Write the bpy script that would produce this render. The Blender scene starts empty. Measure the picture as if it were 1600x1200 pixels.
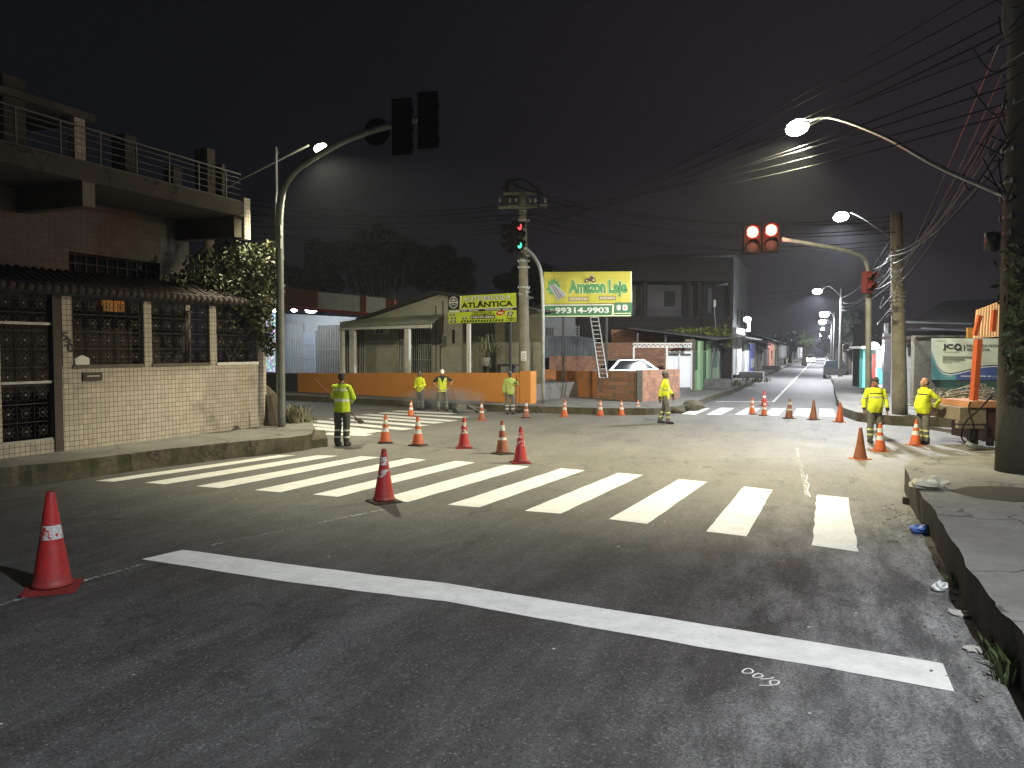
import bpy, bmesh, math, random
from mathutils import Vector as V, Matrix, Quaternion
random.seed(7)
R = math.radians
SC = bpy.context.scene
COL = SC.collection

# ------------------------------------------------------------------ camera
H = 2.35                      # eye height
PITCH = math.atan(53 / 1202)  # looking slightly down
cam = bpy.data.cameras.new('camera'); cam_o = bpy.data.objects.new('camera', cam); COL.objects.link(cam_o)
cam.sensor_width = 36; cam.lens = 36 * 1202 / 1600; cam.clip_start = 0.1; cam.clip_end = 3000
cam_o.location = (0, 0, H); cam_o.rotation_euler = (R(90) - PITCH, 0, 0)
SC.camera = cam_o

# ------------------------------------------------------------------ night sky: dark, with the town's glow low over the street
wd = bpy.data.worlds.new('World'); SC.world = wd; wd.use_nodes = True
nt = wd.node_tree; nt.nodes.clear()
def wn(t, **k):
    n = nt.nodes.new(t)
    for a, b in k.items(): setattr(n, a, b)
    return n
wo = wn('ShaderNodeOutputWorld'); wb = wn('ShaderNodeBackground')
tc = wn('ShaderNodeTexCoord')
sep = wn('ShaderNodeSeparateXYZ'); nt.links.new(tc.outputs['Generated'], sep.inputs[0])
rampz = wn('ShaderNodeValToRGB')
e = rampz.color_ramp.elements
e[0].position = 0.0; e[0].color = (.0085, .0088, .0112, 1)
e[1].position = 0.75; e[1].color = (.0030, .0030, .0042, 1)
m_ = rampz.color_ramp.elements.new(0.22); m_.color = (.0052, .0055, .0074, 1)
nt.links.new(sep.outputs['Z'], rampz.inputs['Fac'])
dotn = wn('ShaderNodeVectorMath', operation='DOT_PRODUCT'); dotn.inputs[1].default_value = (math.sin(R(27)), math.cos(R(27)), 0.05)
nt.links.new(tc.outputs['Generated'], dotn.inputs[0])
pw = wn('ShaderNodeMath', operation='POWER', use_clamp=True); pw.inputs[1].default_value = 9
mx0 = wn('ShaderNodeMath', operation='MAXIMUM'); mx0.inputs[1].default_value = 0
nt.links.new(dotn.outputs['Value'], mx0.inputs[0]); nt.links.new(mx0.outputs[0], pw.inputs[0])
glow = wn('ShaderNodeMix', data_type='RGBA', blend_type='ADD'); glow.inputs['Factor'].default_value = 1
gc = wn('ShaderNodeMix', data_type='RGBA'); gc.inputs['A'].default_value = (0, 0, 0, 1); gc.inputs['B'].default_value = (.015, .0100, .0120, 1)
nt.links.new(pw.outputs[0], gc.inputs['Factor'])
nt.links.new(rampz.outputs[0], glow.inputs['A']); nt.links.new(gc.outputs['Result'], glow.inputs['B'])
skyt = wn('ShaderNodeTexSky', sky_type='NISHITA', sun_disc=False, sun_elevation=R(-8), sun_rotation=R(200))
sky_mul = wn('ShaderNodeMix', data_type='RGBA', blend_type='ADD'); sky_mul.inputs['Factor'].default_value = .02
nt.links.new(glow.outputs['Result'], sky_mul.inputs['A']); nt.links.new(skyt.outputs[0], sky_mul.inputs['B'])
nt.links.new(sky_mul.outputs['Result'], wb.inputs['Color']); wb.inputs['Strength'].default_value = 1.0
nt.links.new(wb.outputs[0], wo.inputs[0])
SC.view_settings.view_transform = 'Standard'; SC.view_settings.look = 'None'
SC.view_settings.exposure = 0.0; SC.view_settings.gamma = 1.0
SC.render.engine = 'CYCLES'
SC.cycles.use_denoising = True
try: SC.cycles.denoiser = 'OPENIMAGEDENOISE'
except Exception: pass
SC.cycles.max_bounces = 5; SC.cycles.diffuse_bounces = 3; SC.cycles.glossy_bounces = 3
SC.cycles.transparent_max_bounces = 16; SC.cycles.volume_bounces = 0
SC.cycles.sample_clamp_indirect = 4.0

# ------------------------------------------------------------------ photograph pixel (1600 x 1200) -> place
CP, SP = math.cos(PITCH), math.sin(PITCH)
def ray(x, y):
    a, b = (x - 800) / 1202, (600 - y) / 1202
    return V((a, CP + b * SP, -SP + b * CP))
def g(x, y, z=0.0):
    r = ray(x, y); t = (z - H) / r.z
    return V((r.x * t, r.y * t, z))
def d(x, y, Y):
    r = ray(x, y); t = Y / r.y
    return V((r.x * t, Y, H + r.z * t))
UU = V((math.sin(R(22)), math.cos(R(22)), 0)); VV = V((math.cos(R(22)), -math.sin(R(22)), 0))
def st(s, t, z=0): return UU * s + VV * t + V((0, 0, z))

# ------------------------------------------------------------------ mesh builder
class MB:
    def __init__(self): self.v = []; self.f = []; self.m = []
    def add(self, vs, fs, m=0):
        o = len(self.v); self.v += [V(p) for p in vs]
        for f in fs: self.f.append([o + i for i in f]); self.m.append(m)
    def quad(self, a, b, c, e_, m=0): self.add([a, b, c, e_], [(0, 1, 2, 3)], m)
    def hexa(self, p, m=0):   # 8 points: bottom 4 (ccw), top 4
        self.add(p, [(3, 2, 1, 0), (4, 5, 6, 7), (0, 1, 5, 4), (1, 2, 6, 5), (2, 3, 7, 6), (3, 0, 4, 7)], m)
    def box(self, c, s, m=0, rot=None):
        c = V(c); hx, hy, hz = s[0] / 2, s[1] / 2, s[2] / 2
        p = [V((x, y, z)) for z in (-hz, hz) for x, y in ((-hx, -hy), (hx, -hy), (hx, hy), (-hx, hy))]
        if rot is not None: p = [rot @ q for q in p]
        self.hexa([c + q for q in p], m)
    def bar(self, a, b, w, h=None, m=0, up=V((0, 0, 1))):
        a, b = V(a), V(b); h = h or w; ax = (b - a)
        if ax.length < 1e-6: return
        ax.normalize()
        if abs(ax.dot(up)) > .98: up = V((1, 0, 0)) if abs(ax.x) < .9 else V((0, 1, 0))
        s = ax.cross(up).normalized() * w / 2; t = s.cross(ax).normalized() * h / 2
        self.hexa([a - s - t, a + s - t, a + s + t, a - s + t, b - s - t, b + s - t, b + s + t, b - s + t], m)
    def prism(self, poly, z0, z1, m=0, mside=None):
        n = len(poly); a = [V((p[0], p[1], z0)) for p in poly]; b = [V((p[0], p[1], z1)) for p in poly]
        o = len(self.v); self.v += a + b
        self.f.append([o + n + i for i in range(n)]); self.m.append(m)
        self.f.append([o + n - 1 - i for i in range(n)]); self.m.append(m)
        for i in range(n):
            j = (i + 1) % n
            self.f.append([o + i, o + j, o + n + j, o + n + i]); self.m.append(m if mside is None else mside)
    def tube(self, pts, r, seg=8, m=0, cap=True):
        pts = [V(p) for p in pts]; n = len(pts)
        rs = r if isinstance(r, (list, tuple)) else [r] * n
        o = len(self.v); prev = None
        for i, p in enumerate(pts):
            t = (pts[min(i + 1, n - 1)] - pts[max(i - 1, 0)])
            t = t.normalized() if t.length > 1e-9 else V((0, 0, 1))
            if prev is None:
                a = t.cross(V((0, 0, 1)))
                if a.length < .05: a = t.cross(V((1, 0, 0)))
                a.normalize()
            else:
                a = prev - t * prev.dot(t)
                if a.length < 1e-6: a = t.orthogonal()
                a.normalize()
            prev = a; b = t.cross(a)
            for k in range(seg):
                q = 2 * math.pi * k / seg
                self.v.append(p + (a * math.cos(q) + b * math.sin(q)) * rs[i])
        for i in range(n - 1):
            for k in range(seg):
                k2 = (k + 1) % seg
                self.f.append([o + i * seg + k, o + i * seg + k2, o + (i + 1) * seg + k2, o + (i + 1) * seg + k]); self.m.append(m)
        if cap:
            self.f.append([o + seg - 1 - k for k in range(seg)]); self.m.append(m)
            self.f.append([o + (n - 1) * seg + k for k in range(seg)]); self.m.append(m)
    def capsule(self, a, b, ra, rb, seg=12, m=0):
        a, b = V(a), V(b); ax = (b - a); L = ax.length
        ax = ax / L if L > 1e-6 else V((0, 0, 1))
        P, Q = [], []
        for i in range(5):
            q = math.pi / 2 * i / 4
            P.append(a - ax * ra * math.cos(q)); Q.append(max(ra * math.sin(q), ra * .04))
        for i in range(5):
            q = math.pi / 2 * i / 4
            P.append(b + ax * rb * math.sin(q)); Q.append(max(rb * math.cos(q), rb * .04))
        self.tube(P, Q, seg, m)
    def ell(self, c, r, m=0, rot=None, nu=14, nv=9):
        c = V(c); vs = []; fs = []
        for i in range(nv + 1):
            th = math.pi * i / nv
            for k in range(nu):
                ph = 2 * math.pi * k / nu
                sn = max(math.sin(th), .02)
                p = V((r[0] * sn * math.cos(ph), r[1] * sn * math.sin(ph), r[2] * math.cos(th)))
                vs.append(c + (rot @ p if rot is not None else p))
        for i in range(nv):
            for k in range(nu):
                k2 = (k + 1) % nu
                fs.append((i * nu + k, (i + 1) * nu + k, (i + 1) * nu + k2, i * nu + k2))
        fs.append(tuple(range(nu))); fs.append(tuple(nv * nu + nu - 1 - k for k in range(nu)))
        self.add(vs, fs, m)
    def lathe(self, prof, seg=24, c=(0, 0, 0), m=0, cap=True):   # prof: (r, z)
        c = V(c); o = len(self.v); n = len(prof)
        for r_, z in prof:
            for k in range(seg):
                q = 2 * math.pi * k / seg
                self.v.append(c + V((r_ * math.cos(q), r_ * math.sin(q), z)))
        for i in range(n - 1):
            for k in range(seg):
                k2 = (k + 1) % seg
                self.f.append([o + i * seg + k, o + i * seg + k2, o + (i + 1) * seg + k2, o + (i + 1) * seg + k]); self.m.append(m)
        if cap:
            self.f.append([o + seg - 1 - k for k in range(seg)]); self.m.append(m)
            self.f.append([o + (n - 1) * seg + k for k in range(seg)]); self.m.append(m)
    def build(self, name, mats, parent=None, local=False, smooth=False, origin=None):
        if not isinstance(mats, (list, tuple)): mats = [mats]
        vs = self.v
        if local: off = V((0, 0, 0))
        elif parent is not None: off = world_loc(parent)
        else:
            if origin is None:
                xs = [p.x for p in vs]; ys = [p.y for p in vs]; zs = [p.z for p in vs]
                origin = V(((min(xs) + max(xs)) / 2, (min(ys) + max(ys)) / 2, min(zs)))
            off = V(origin)
        me = bpy.data.meshes.new(name)
        me.from_pydata([tuple(p - off) for p in vs], [], self.f)
        for mt in mats: me.materials.append(mt)
        me.polygons.foreach_set('material_index', self.m)
        if smooth: me.polygons.foreach_set('use_smooth', [True] * len(me.polygons))
        me.update()
        o = bpy.data.objects.new(name, me); COL.objects.link(o)
        if parent is not None: o.parent = parent
        elif not local: o.location = off
        return o
def world_loc(o):
    p = V(o.location)
    while o.parent is not None: o = o.parent; p += V(o.location)
    return p
def tag(o, label=None, cat=None, group=None, kind=None):
    if label: o['label'] = label
    if cat: o['category'] = cat
    if group: o['group'] = group
    if kind: o['kind'] = kind
    return o
def thing(name, loc, label, cat, group=None, rz=0.0):
    o = bpy.data.objects.new(name, None); COL.objects.link(o); o.empty_display_size = .2
    o.location = loc; o.rotation_euler = (0, 0, rz)
    return tag(o, label, cat, group)
def copy_thing(o, parent=None):
    c = o.copy(); COL.objects.link(c)
    if parent is not None: c.parent = parent
    for ch in list(o.children): copy_thing(ch, c)
    return c

# a vertical plane through two ground points; pixels are read onto it
class Face:
    def __init__(self, A, B):
        self.A = V((A[0], A[1], 0)); b = V((B[0], B[1], 0)); self.L = (b - self.A).length
        self.t = (b - self.A).normalized(); n = V((self.t.y, -self.t.x, 0))
        if n.dot(-self.A) < 0: n = -n
        self.n = n
    def uz(self, x, y, dd=0.0):
        r = ray(x, y); o = V((0, 0, H)); k = (self.A + self.n * dd - o).dot(self.n) / r.dot(self.n)
        p = o + r * k
        return (p - self.A).dot(self.t), p.z
    def p(self, u, z, dd=0.0): return self.A + self.t * u + self.n * dd + V((0, 0, z))
    def slab(self, mb, u0, u1, z0, z1, d0, d1, m=0):
        P = self.p
        q = [P(u0, z0, d1), P(u1, z0, d1), P(u1, z0, d0), P(u0, z0, d0), P(u0, z1, d1), P(u1, z1, d1), P(u1, z1, d0), P(u0, z1, d0)]
        if self.t.cross(self.n).z > 0: q = [q[1], q[0], q[3], q[2], q[5], q[4], q[7], q[6]]
        mb.hexa(q, m)
    def rect(self, x0, y0, x1, y1, dd=0.0):
        xm, ym = (x0 + x1) / 2, (y0 + y1) / 2
        return self.uz(x0, ym, dd)[0], self.uz(x1, ym, dd)[0], self.uz(xm, y1, dd)[1], self.uz(xm, y0, dd)[1]
    def pbox(self, mb, x0, y0, x1, y1, d0, d1, m=0):
        u0, u1, z0, z1 = self.rect(x0, y0, x1, y1, d1); self.slab(mb, u0, u1, z0, z1, d0, d1, m)

# ------------------------------------------------------------------ materials
MATS = {}
class N:
    def __init__(self, name):
        self.mat = bpy.data.materials.new(name); self.mat.use_nodes = True
        self.nt = self.mat.node_tree; self.b = self.nt.nodes['Principled BSDF']; self.o = self.nt.nodes['Material Output']
    def n(self, t, ins=None, **k):
        x = self.nt.nodes.new(t)
        for a, b in k.items(): setattr(x, a, b)
        for a, b in (ins or {}).items():
            if isinstance(b, bpy.types.NodeSocket): self.nt.links.new(b, x.inputs[a])
            else: x.inputs[a].default_value = b
        return x
    def l(self, a, b): self.nt.links.new(a, b)
    def pos(self): return self.n('ShaderNodeTexCoord').outputs['Object']
    def world(self): return self.n('ShaderNodeNewGeometry').outputs['Position']
    def noise(self, vec, scale, detail=5, rough=.6): return self.n('ShaderNodeTexNoise', {'Vector': vec, 'Scale': scale, 'Detail': detail, 'Roughness': rough}).outputs['Fac']
    def ramp(self, fac, a, b):
        return self.n('ShaderNodeMapRange', {'Value': fac, 'From Min': a, 'From Max': b}).outputs['Result']
    def mix(self, f, a, b, bt='MIX'):
        x = self.n('ShaderNodeMix', data_type='RGBA', blend_type=bt)
        for k, s in (('Factor', f), ('A', a), ('B', b)):
            if isinstance(s, bpy.types.NodeSocket): self.l(s, x.inputs[k])
            elif isinstance(s, (int, float)): x.inputs[k].default_value = s
            else: x.inputs[k].default_value = (*s[:3], 1)
        return x.outputs['Result']
    def math(self, op, a, b=0.0, clamp=False):
        x = self.n('ShaderNodeMath', operation=op, use_clamp=clamp)
        for i, s in enumerate((a, b)):
            if isinstance(s, bpy.types.NodeSocket): self.l(s, x.inputs[i])
            else: x.inputs[i].default_value = s
        return x.outputs[0]
    def bump(self, h, strength=.3, dist=.02):
        x = self.n('ShaderNodeBump', {'Height': h, 'Strength': strength, 'Distance': dist}); self.l(x.outputs[0], self.b.inputs['Normal'])
def M(name, col, rough=.8, var=.3, scale=6, bump=.15, metal=0.0, dirt=0.0, dcol=(.03, .028, .022), fine=40):
    if name in MATS: return MATS[name]
    k = N(name); p = k.world()
    f = k.ramp(k.noise(p, scale), .3, .7); f2 = k.noise(p, fine, 3)
    c = k.mix(f, [x * (1 - var) for x in col], [min(1, x * (1 + var * .6)) for x in col])
    c = k.mix(k.ramp(f2, .35, .7), c, [x * (1 - var * .6) for x in col])
    if dirt: c = k.mix(k.math('MULTIPLY', k.ramp(k.noise(p, scale * .45, 8, .7), .62 - dirt * .3, .72), dirt, True), c, dcol)
    k.l(c, k.b.inputs['Base Color']); k.b.inputs['Metallic'].default_value = metal
    k.l(k.n('ShaderNodeMapRange', {'Value': f2, 'To Min': max(rough - .12, .05), 'To Max': min(rough + .12, 1)}).outputs[0], k.b.inputs['Roughness'])
    if bump: k.bump(f2, bump, .01)
    MATS[name] = k.mat; return k.mat
def E(name, col, s):
    if name in MATS: return MATS[name]
    k = N(name); k.b.inputs['Base Color'].default_value = (*col, 1)
    k.b.inputs['Emission Color'].default_value = (*col, 1); k.b.inputs['Emission Strength'].default_value = s
    MATS[name] = k.mat; return k.mat
def tiles(name, col, grout, dirv, w, h, mort=.012, rough=.35, offset=0.0, var=.1, dirt=0.0, bias=0.0):
    if name in MATS: return MATS[name]
    k = N(name); p = k.world()
    u = k.n('ShaderNodeVectorMath', {0: p, 1: tuple(dirv)}, operation='DOT_PRODUCT').outputs['Value']
    z = k.n('ShaderNodeSeparateXYZ', {0: p}).outputs['Z']
    vec = k.n('ShaderNodeCombineXYZ', {'X': u, 'Y': z}).outputs[0]
    br = k.n('ShaderNodeTexBrick', {'Vector': vec, 'Color1': (*[x * (1 - var) for x in col], 1), 'Color2': (*[min(1, x * (1 + var)) for x in col], 1), 'Mortar': (*grout, 1), 'Scale': 1.0,
        'Mortar Size': mort, 'Mortar Smooth': .2, 'Brick Width': w, 'Row Height': h, 'Bias': bias}, offset=offset, squash=1.0)
    c = br.outputs['Color']
    nz = k.noise(p, 2.2, 8, .7)
    c = k.mix(k.math('MULTIPLY', k.ramp(nz, .45, .75), .45, True), c, [x * .45 for x in col])
    if dirt: c = k.mix(k.math('MULTIPLY', k.ramp(k.noise(p, .9, 8, .75), .55, .7), dirt, True), c, (.035, .03, .022))
    k.l(c, k.b.inputs['Base Color']); k.b.inputs['Roughness'].default_value = rough
    k.bump(k.math('SUBTRACT', 1.0, br.outputs['Fac']), .5, .01)
    MATS[name] = k.mat; return k.mat
FONT = None
def text_mb(s, bold=0.0, space=1.0):
    """flat letters as a list of polygons in a unit height box, via the built-in font"""
    c = bpy.data.curves.new('txt', 'FONT'); c.body = s; c.size = 1.0; c.offset = bold; c.space_character = space; c.resolution_u = 3; c.extrude = 0
    o = bpy.data.objects.new('txt', c); COL.objects.link(o)
    dg = bpy.context.evaluated_depsgraph_get(); dg.update()
    me = bpy.data.meshes.new_from_object(o.evaluated_get(dg))
    vs = [V(v.co) for v in me.vertices]; fs = [list(p.vertices) for p in me.polygons]
    bpy.data.objects.remove(o); bpy.data.curves.remove(c); bpy.data.meshes.remove(me)
    return vs, fs
class Flat:
    """a drawing on a board: u to the right, w upwards, on an origin + axes in space"""
    def __init__(self, o, ux, uy, n, W, Hh): self.o, self.ux, self.uy, self.n, self.W, self.H = V(o), V(ux), V(uy), V(n), W, Hh
    def P(self, u, w, k): return self.o + self.ux * (u * self.W) + self.uy * (w * self.H) + self.n * (.004 * k)
    def rect(self, mb, u0, w0, u1, w1, m, k=1): mb.quad(self.P(u0, w0, k), self.P(u1, w0, k), self.P(u1, w1, k), self.P(u0, w1, k), m)
    def poly(self, mb, pts, m, k=1): mb.add([self.P(a, b, k) for a, b in pts], [tuple(range(len(pts)))], m)
    def disc(self, mb, u, w, r, m, k=1, n=24, ry=None):
        a = self.W / self.H
        self.poly(mb, [(u + r * math.cos(2 * math.pi * i / n), w + (ry if ry else r * a) * math.sin(2 * math.pi * i / n)) for i in range(n)], m, k)
    def ring(self, mb, u, w, r0, r1, m, k=1, n=28):
        a = self.W / self.H; P = []
        for i in range(n):
            q = 2 * math.pi * i / n; P.append((u + r0 * math.cos(q), w + r0 * a * math.sin(q), u + r1 * math.cos(q), w + r1 * a * math.sin(q)))
        for i in range(n):
            A, B = P[i], P[(i + 1) % n]
            mb.quad(self.P(A[0], A[1], k), self.P(A[2], A[3], k), self.P(B[2], B[3], k), self.P(B[0], B[1], k), m)
    def text(self, mb, s, u0, w0, u1, w1, m, k=2, bold=0.02, skew=0.0, space=1.0):
        vs, fs = text_mb(s, bold, space)
        x0 = min(p.x for p in vs); x1 = max(p.x for p in vs); y0 = min(p.y for p in vs); y1 = max(p.y for p in vs)
        out = []
        for p in vs:
            a = (p.x - x0) / (x1 - x0); b = (p.y - y0) / (y1 - y0)
            out.append(self.P(u0 + (u1 - u0) * a, w0 + (w1 - w0) * b + skew * a, k))
        mb.add(out, fs, m)
# ------------------------------------------------------------------ ground, road and pavements
def asphalt():
    k = N('asphalt'); p = k.world()
    s = k.n('ShaderNodeVectorMath', {0: p, 1: tuple(UU)}, operation='DOT_PRODUCT').outputs['Value']
    t = k.n('ShaderNodeVectorMath', {0: p, 1: tuple(VV)}, operation='DOT_PRODUCT').outputs['Value']
    big = k.noise(p, .35, 6, .65); mid = k.noise(p, 2.2, 7, .7); fine = k.noise(p, 60, 3, .7); grit = k.noise(p, 190, 2, .6)
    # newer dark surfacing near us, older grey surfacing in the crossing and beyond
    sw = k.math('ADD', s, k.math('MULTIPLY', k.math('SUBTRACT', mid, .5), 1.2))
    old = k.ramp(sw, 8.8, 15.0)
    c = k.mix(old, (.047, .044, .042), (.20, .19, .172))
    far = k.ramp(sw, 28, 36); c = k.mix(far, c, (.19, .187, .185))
    c = k.mix(k.math('MULTIPLY', k.ramp(big, .42, .68), .35), c, (.06, .057, .052))
    strip = k.math('MULTIPLY', k.ramp(k.math('ADD', t, k.math('MULTIPLY', mid, .25)), .02, .10), k.ramp(sw, 14, 11)); c = k.mix(k.math('MULTIPLY', strip, .75), c, (.105, .106, .106))
    patch = k.math('MULTIPLY', k.math('MULTIPLY', k.math('GREATER_THAN', s, 7.0), k.math('LESS_THAN', s, 9.2)), k.math('MULTIPLY', k.math('GREATER_THAN', t, -2.6), k.math('LESS_THAN', t, .05))); c = k.mix(k.math('MULTIPLY', patch, .45), c, (.026, .024, .022))
    # wheel tracks along the main road
    tr = k.math('SINE', k.math('ADD', k.math('MULTIPLY', t, 3.4), k.math('MULTIPLY', big, 2.0)))
    c = k.mix(k.math('MULTIPLY', k.ramp(tr, .2, 1.0), .22), c, (.10, .098, .094))
    # pale dust in the lane and along the kerb, there brightened as painted lamp light
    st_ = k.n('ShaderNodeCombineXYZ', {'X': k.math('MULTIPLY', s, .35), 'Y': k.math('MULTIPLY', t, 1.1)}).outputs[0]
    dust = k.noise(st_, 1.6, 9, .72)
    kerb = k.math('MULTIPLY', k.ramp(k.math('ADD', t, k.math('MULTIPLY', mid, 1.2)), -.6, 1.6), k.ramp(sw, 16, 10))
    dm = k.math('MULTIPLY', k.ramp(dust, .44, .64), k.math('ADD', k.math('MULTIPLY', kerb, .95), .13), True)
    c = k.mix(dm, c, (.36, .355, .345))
    lane = k.math('MULTIPLY', k.ramp(k.math('ABSOLUTE', k.math('ADD', t, 3.9)), 1.5, .1), k.ramp(sw, 8.5, 5))
    c = k.mix(k.math('MULTIPLY', k.math('MULTIPLY', lane, k.ramp(dust, .4, .7)), .45, True), c, (.13, .13, .135))
    # thin cracks
    vo = k.n('ShaderNodeTexVoronoi', {'Vector': k.n('ShaderNodeVectorMath', {0: p, 1: k.n('ShaderNodeTexNoise', {'Vector': p, 'Scale': 1.5, 'Detail': 4}).outputs['Color']}, operation='ADD').outputs[0], 'Scale': .22}, feature='DISTANCE_TO_EDGE').outputs['Distance']
    c = k.mix(k.math('MULTIPLY', k.math('MULTIPLY', k.ramp(vo, .012, .004), k.ramp(mid, .45, .6)), .6), c, (.02, .02, .018))
    c = k.mix(k.math('MULTIPLY', k.ramp(fine, .42, .7), .6), c, (.008, .008, .008))
    mott = k.noise(p, 9, 8, .8); c = k.mix(k.math('MULTIPLY', k.ramp(mott, .5, .72), .35), c, (.085, .083, .08))
    c = k.mix(k.math('MULTIPLY', k.ramp(grit, .60, .72), .4), c, (.14, .14, .13))
    # coarse aggregate: every stone its own shade
    ag = k.n('ShaderNodeTexVoronoi', {'Vector': p, 'Scale': 75.0}); sx = k.n('ShaderNodeSeparateXYZ', {0: ag.outputs['Color']}).outputs['X']
    c = k.mix(.85, c, k.mix(k.ramp(sx, .0, 1.0), (.5, .5, .5), (1.5, 1.49, 1.48)), 'MULTIPLY')
    c = k.mix(k.math('MULTIPLY', k.math('GREATER_THAN', sx, .975), .4), c, (.24, .235, .22))
    # dull oil drips down the middle of the lane and paler scuffs along the driving direction
    oil = k.math('MULTIPLY', k.ramp(k.noise(st_, 2.4, 7, .75), .56, .68), .5); c = k.mix(oil, c, (.014, .014, .014))
    scf = k.n('ShaderNodeCombineXYZ', {'X': k.math('MULTIPLY', s, .12), 'Y': k.math('MULTIPLY', t, 4.0)}).outputs[0]
    c = k.mix(k.math('MULTIPLY', k.ramp(k.noise(scf, 1.8, 8, .8), .55, .72), .30), c, (.16, .158, .15))
    # small bright chips and flecks of paper on the surface
    vf = k.n('ShaderNodeTexVoronoi', {'Vector': p, 'Scale': 2.6, 'Randomness': 1.0}).outputs['Distance']
    c = k.mix(k.math('MULTIPLY', k.ramp(vf, .045, .03), k.ramp(mid, .48, .54)), c, (.55, .55, .52))
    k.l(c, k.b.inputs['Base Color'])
    k.l(k.n('ShaderNodeMapRange', {'Value': mid, 'To Min': .55, 'To Max': .85}).outputs[0], k.b.inputs['Roughness'])
    k.bump(k.math('ADD', fine, k.math('MULTIPLY', grit, .7)), .55, .012)
    return k.mat
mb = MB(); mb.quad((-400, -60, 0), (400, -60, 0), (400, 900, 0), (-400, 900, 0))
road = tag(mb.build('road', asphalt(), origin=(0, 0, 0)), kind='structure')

def paint():
    k = N('road_paint'); p = k.world()
    a = k.noise(p, 90, 3, .7); b = k.noise(p, 3.5, 7, .7)
    c = k.mix(k.ramp(b, .35, .7), (.78, .77, .73), (.60, .59, .55)); c = k.mix(k.math('MULTIPLY', k.ramp(k.noise(p, 11, 7, .8), .52, .70), .35), c, (.36, .35, .33)); c = k.mix(k.math('MULTIPLY', k.ramp(a, .58, .72), .4), c, (.45, .44, .4))
    k.l(c, k.b.inputs['Base Color']); k.b.inputs['Roughness'].default_value = .6; k.bump(a, .4, .006); return k.mat
def old_paint():
    k = N('worn_road_paint'); p = k.world()
    a = k.noise(p, 26, 8, .8); b = k.noise(p, 1.3, 6, .7)
    f = k.ramp(k.math('ADD', a, k.math('MULTIPLY', b, .4)), .62, .74)
    tr = k.n('ShaderNodeBsdfTransparent'); mx = k.n('ShaderNodeMixShader'); k.b.inputs['Base Color'].default_value = (.5, .5, .47, 1); k.b.inputs['Roughness'].default_value = .8
    k.l(f, mx.inputs[0]); k.l(k.b.outputs[0], mx.inputs[1]); k.l(tr.outputs[0], mx.inputs[2]); k.l(mx.outputs[0], k.o.inputs[0]); return k.mat
def arc_(pts, n=5):
    out = []
    for p, q in zip(pts, pts[1:]): out += [p.lerp(q, k / n) for k in range(n)]
    return out + [pts[-1]]
PAINT = paint(); OLDP = old_paint()
def ragged(mb, A, B, wd_, z=.004, step=.25, jit=.012):
    """a painted bar from A to B, wd_ wide, with slightly uneven edges"""
    A = V(A); B = V(B); ax = (B - A); L = ax.length; ax.normalize(); s = V((-ax.y, ax.x, 0)); n = max(2, int(L / step)); prev = None
    for i in range(n + 1):
        c = A + ax * (L * i / n); a = c + s * (wd_ / 2 + random.uniform(-jit, jit)); b = c - s * (wd_ / 2 + random.uniform(-jit, jit))
        a.z = b.z = z
        if prev: mb.quad(prev[1], b, a, prev[0])
        prev = (a, b)
mb = MB()
quads = [((149, 751.5), (178, 753), (463, 711.3), (435, 711.3)), ((226, 754.5), (259, 757), (529, 712.3), (495, 711.6)), ((306, 760), (345, 763), (594, 714.5), (565, 713)), ((398, 766), (437, 769.5), (667, 718.5), (636, 716)),
    ((489, 773), (528, 776.5), (743, 723), (712, 720.3)), ((589, 780.5), (638, 784.5), (828, 729), (789, 726.5)), ((700, 789), (749, 793), (914, 735), (877, 732)), ((819, 798.5), (876, 803), (1005, 742.3), (966, 739)),
    ((951.5, 811.5), (1011, 819), (1105, 753), (1061, 749)), ((1103, 830.6), (1166, 838.5), (1207, 765.6), (1162.5, 760.3)), ((1269, 852.5), (1341, 862.5), (1324.5, 778), (1276.5, 773))]
for q in quads:
    a, b, c, e_ = [g(*p) for p in q]; n = 14; prev = None
    for i in range(n + 1):
        f = i / n; l = a.lerp(e_, f); r = b.lerp(c, f); ax = (r - l).normalized(); w = .012 if q[0][0] > 1200 else .008
        l = l + ax * random.uniform(-w, w); r = r + ax * random.uniform(-w, w); l.z = r.z = .004
        if prev: mb.quad(prev[0], prev[1], r, l)
        prev = (l, r)
mk = tag(mb.build('crosswalk_stripes', PAINT, road), 'freshly painted cream zebra stripes of the near crossing'); mk['kind'] = 'structure'
mb = MB()
for a in [(616, 642, 708, 646.5), (595.5, 645, 728, 652.5), (571, 647.5, 709, 658), (548, 650.5, 687, 661), (519, 654, 662.5, 665.5), (488, 657.5, 638, 671), (474, 662, 594, 674.5), (487, 668.5, 577, 677), (506.5, 677.5, 577, 680)]:
    ragged(mb, g(a[0], a[1]), g(a[2], a[3]), .50)
mk = tag(mb.build('crosswalk_stripes', PAINT, road), 'zebra stripes across the side street in front of the orange wall'); mk['kind'] = 'structure'
mb = MB()
for a in [(1075.5, 647.5, 1099.5, 638), (1115, 648, 1137, 637.5), (1160, 648, 1178, 637.8), (1205, 649, 1217, 638), (1251, 650, 1256, 638.5), (1294, 651, 1291, 639)]:
    ragged(mb, g(a[0], a[1]), g(a[2], a[3]), .52)
mk = tag(mb.build('crosswalk_stripes', PAINT, road), 'zebra stripes at the mouth of the street with the lamps'); mk['kind'] = 'structure'
mb = MB(); up_ = [(286, 859.3), (437, 880), (586, 899), (696, 911.7), (873, 940), (1070, 971), (1291, 1007), (1473, 1037)]; lo_ = [(222, 874), (431, 907), (586, 927), (696, 940), (873, 972), (1092, 1011), (1291, 1044), (1491, 1081)]
ua_ = arc_([g(*p) for p in up_]); la_ = arc_([g(*p) for p in lo_]); prev = None
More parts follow.
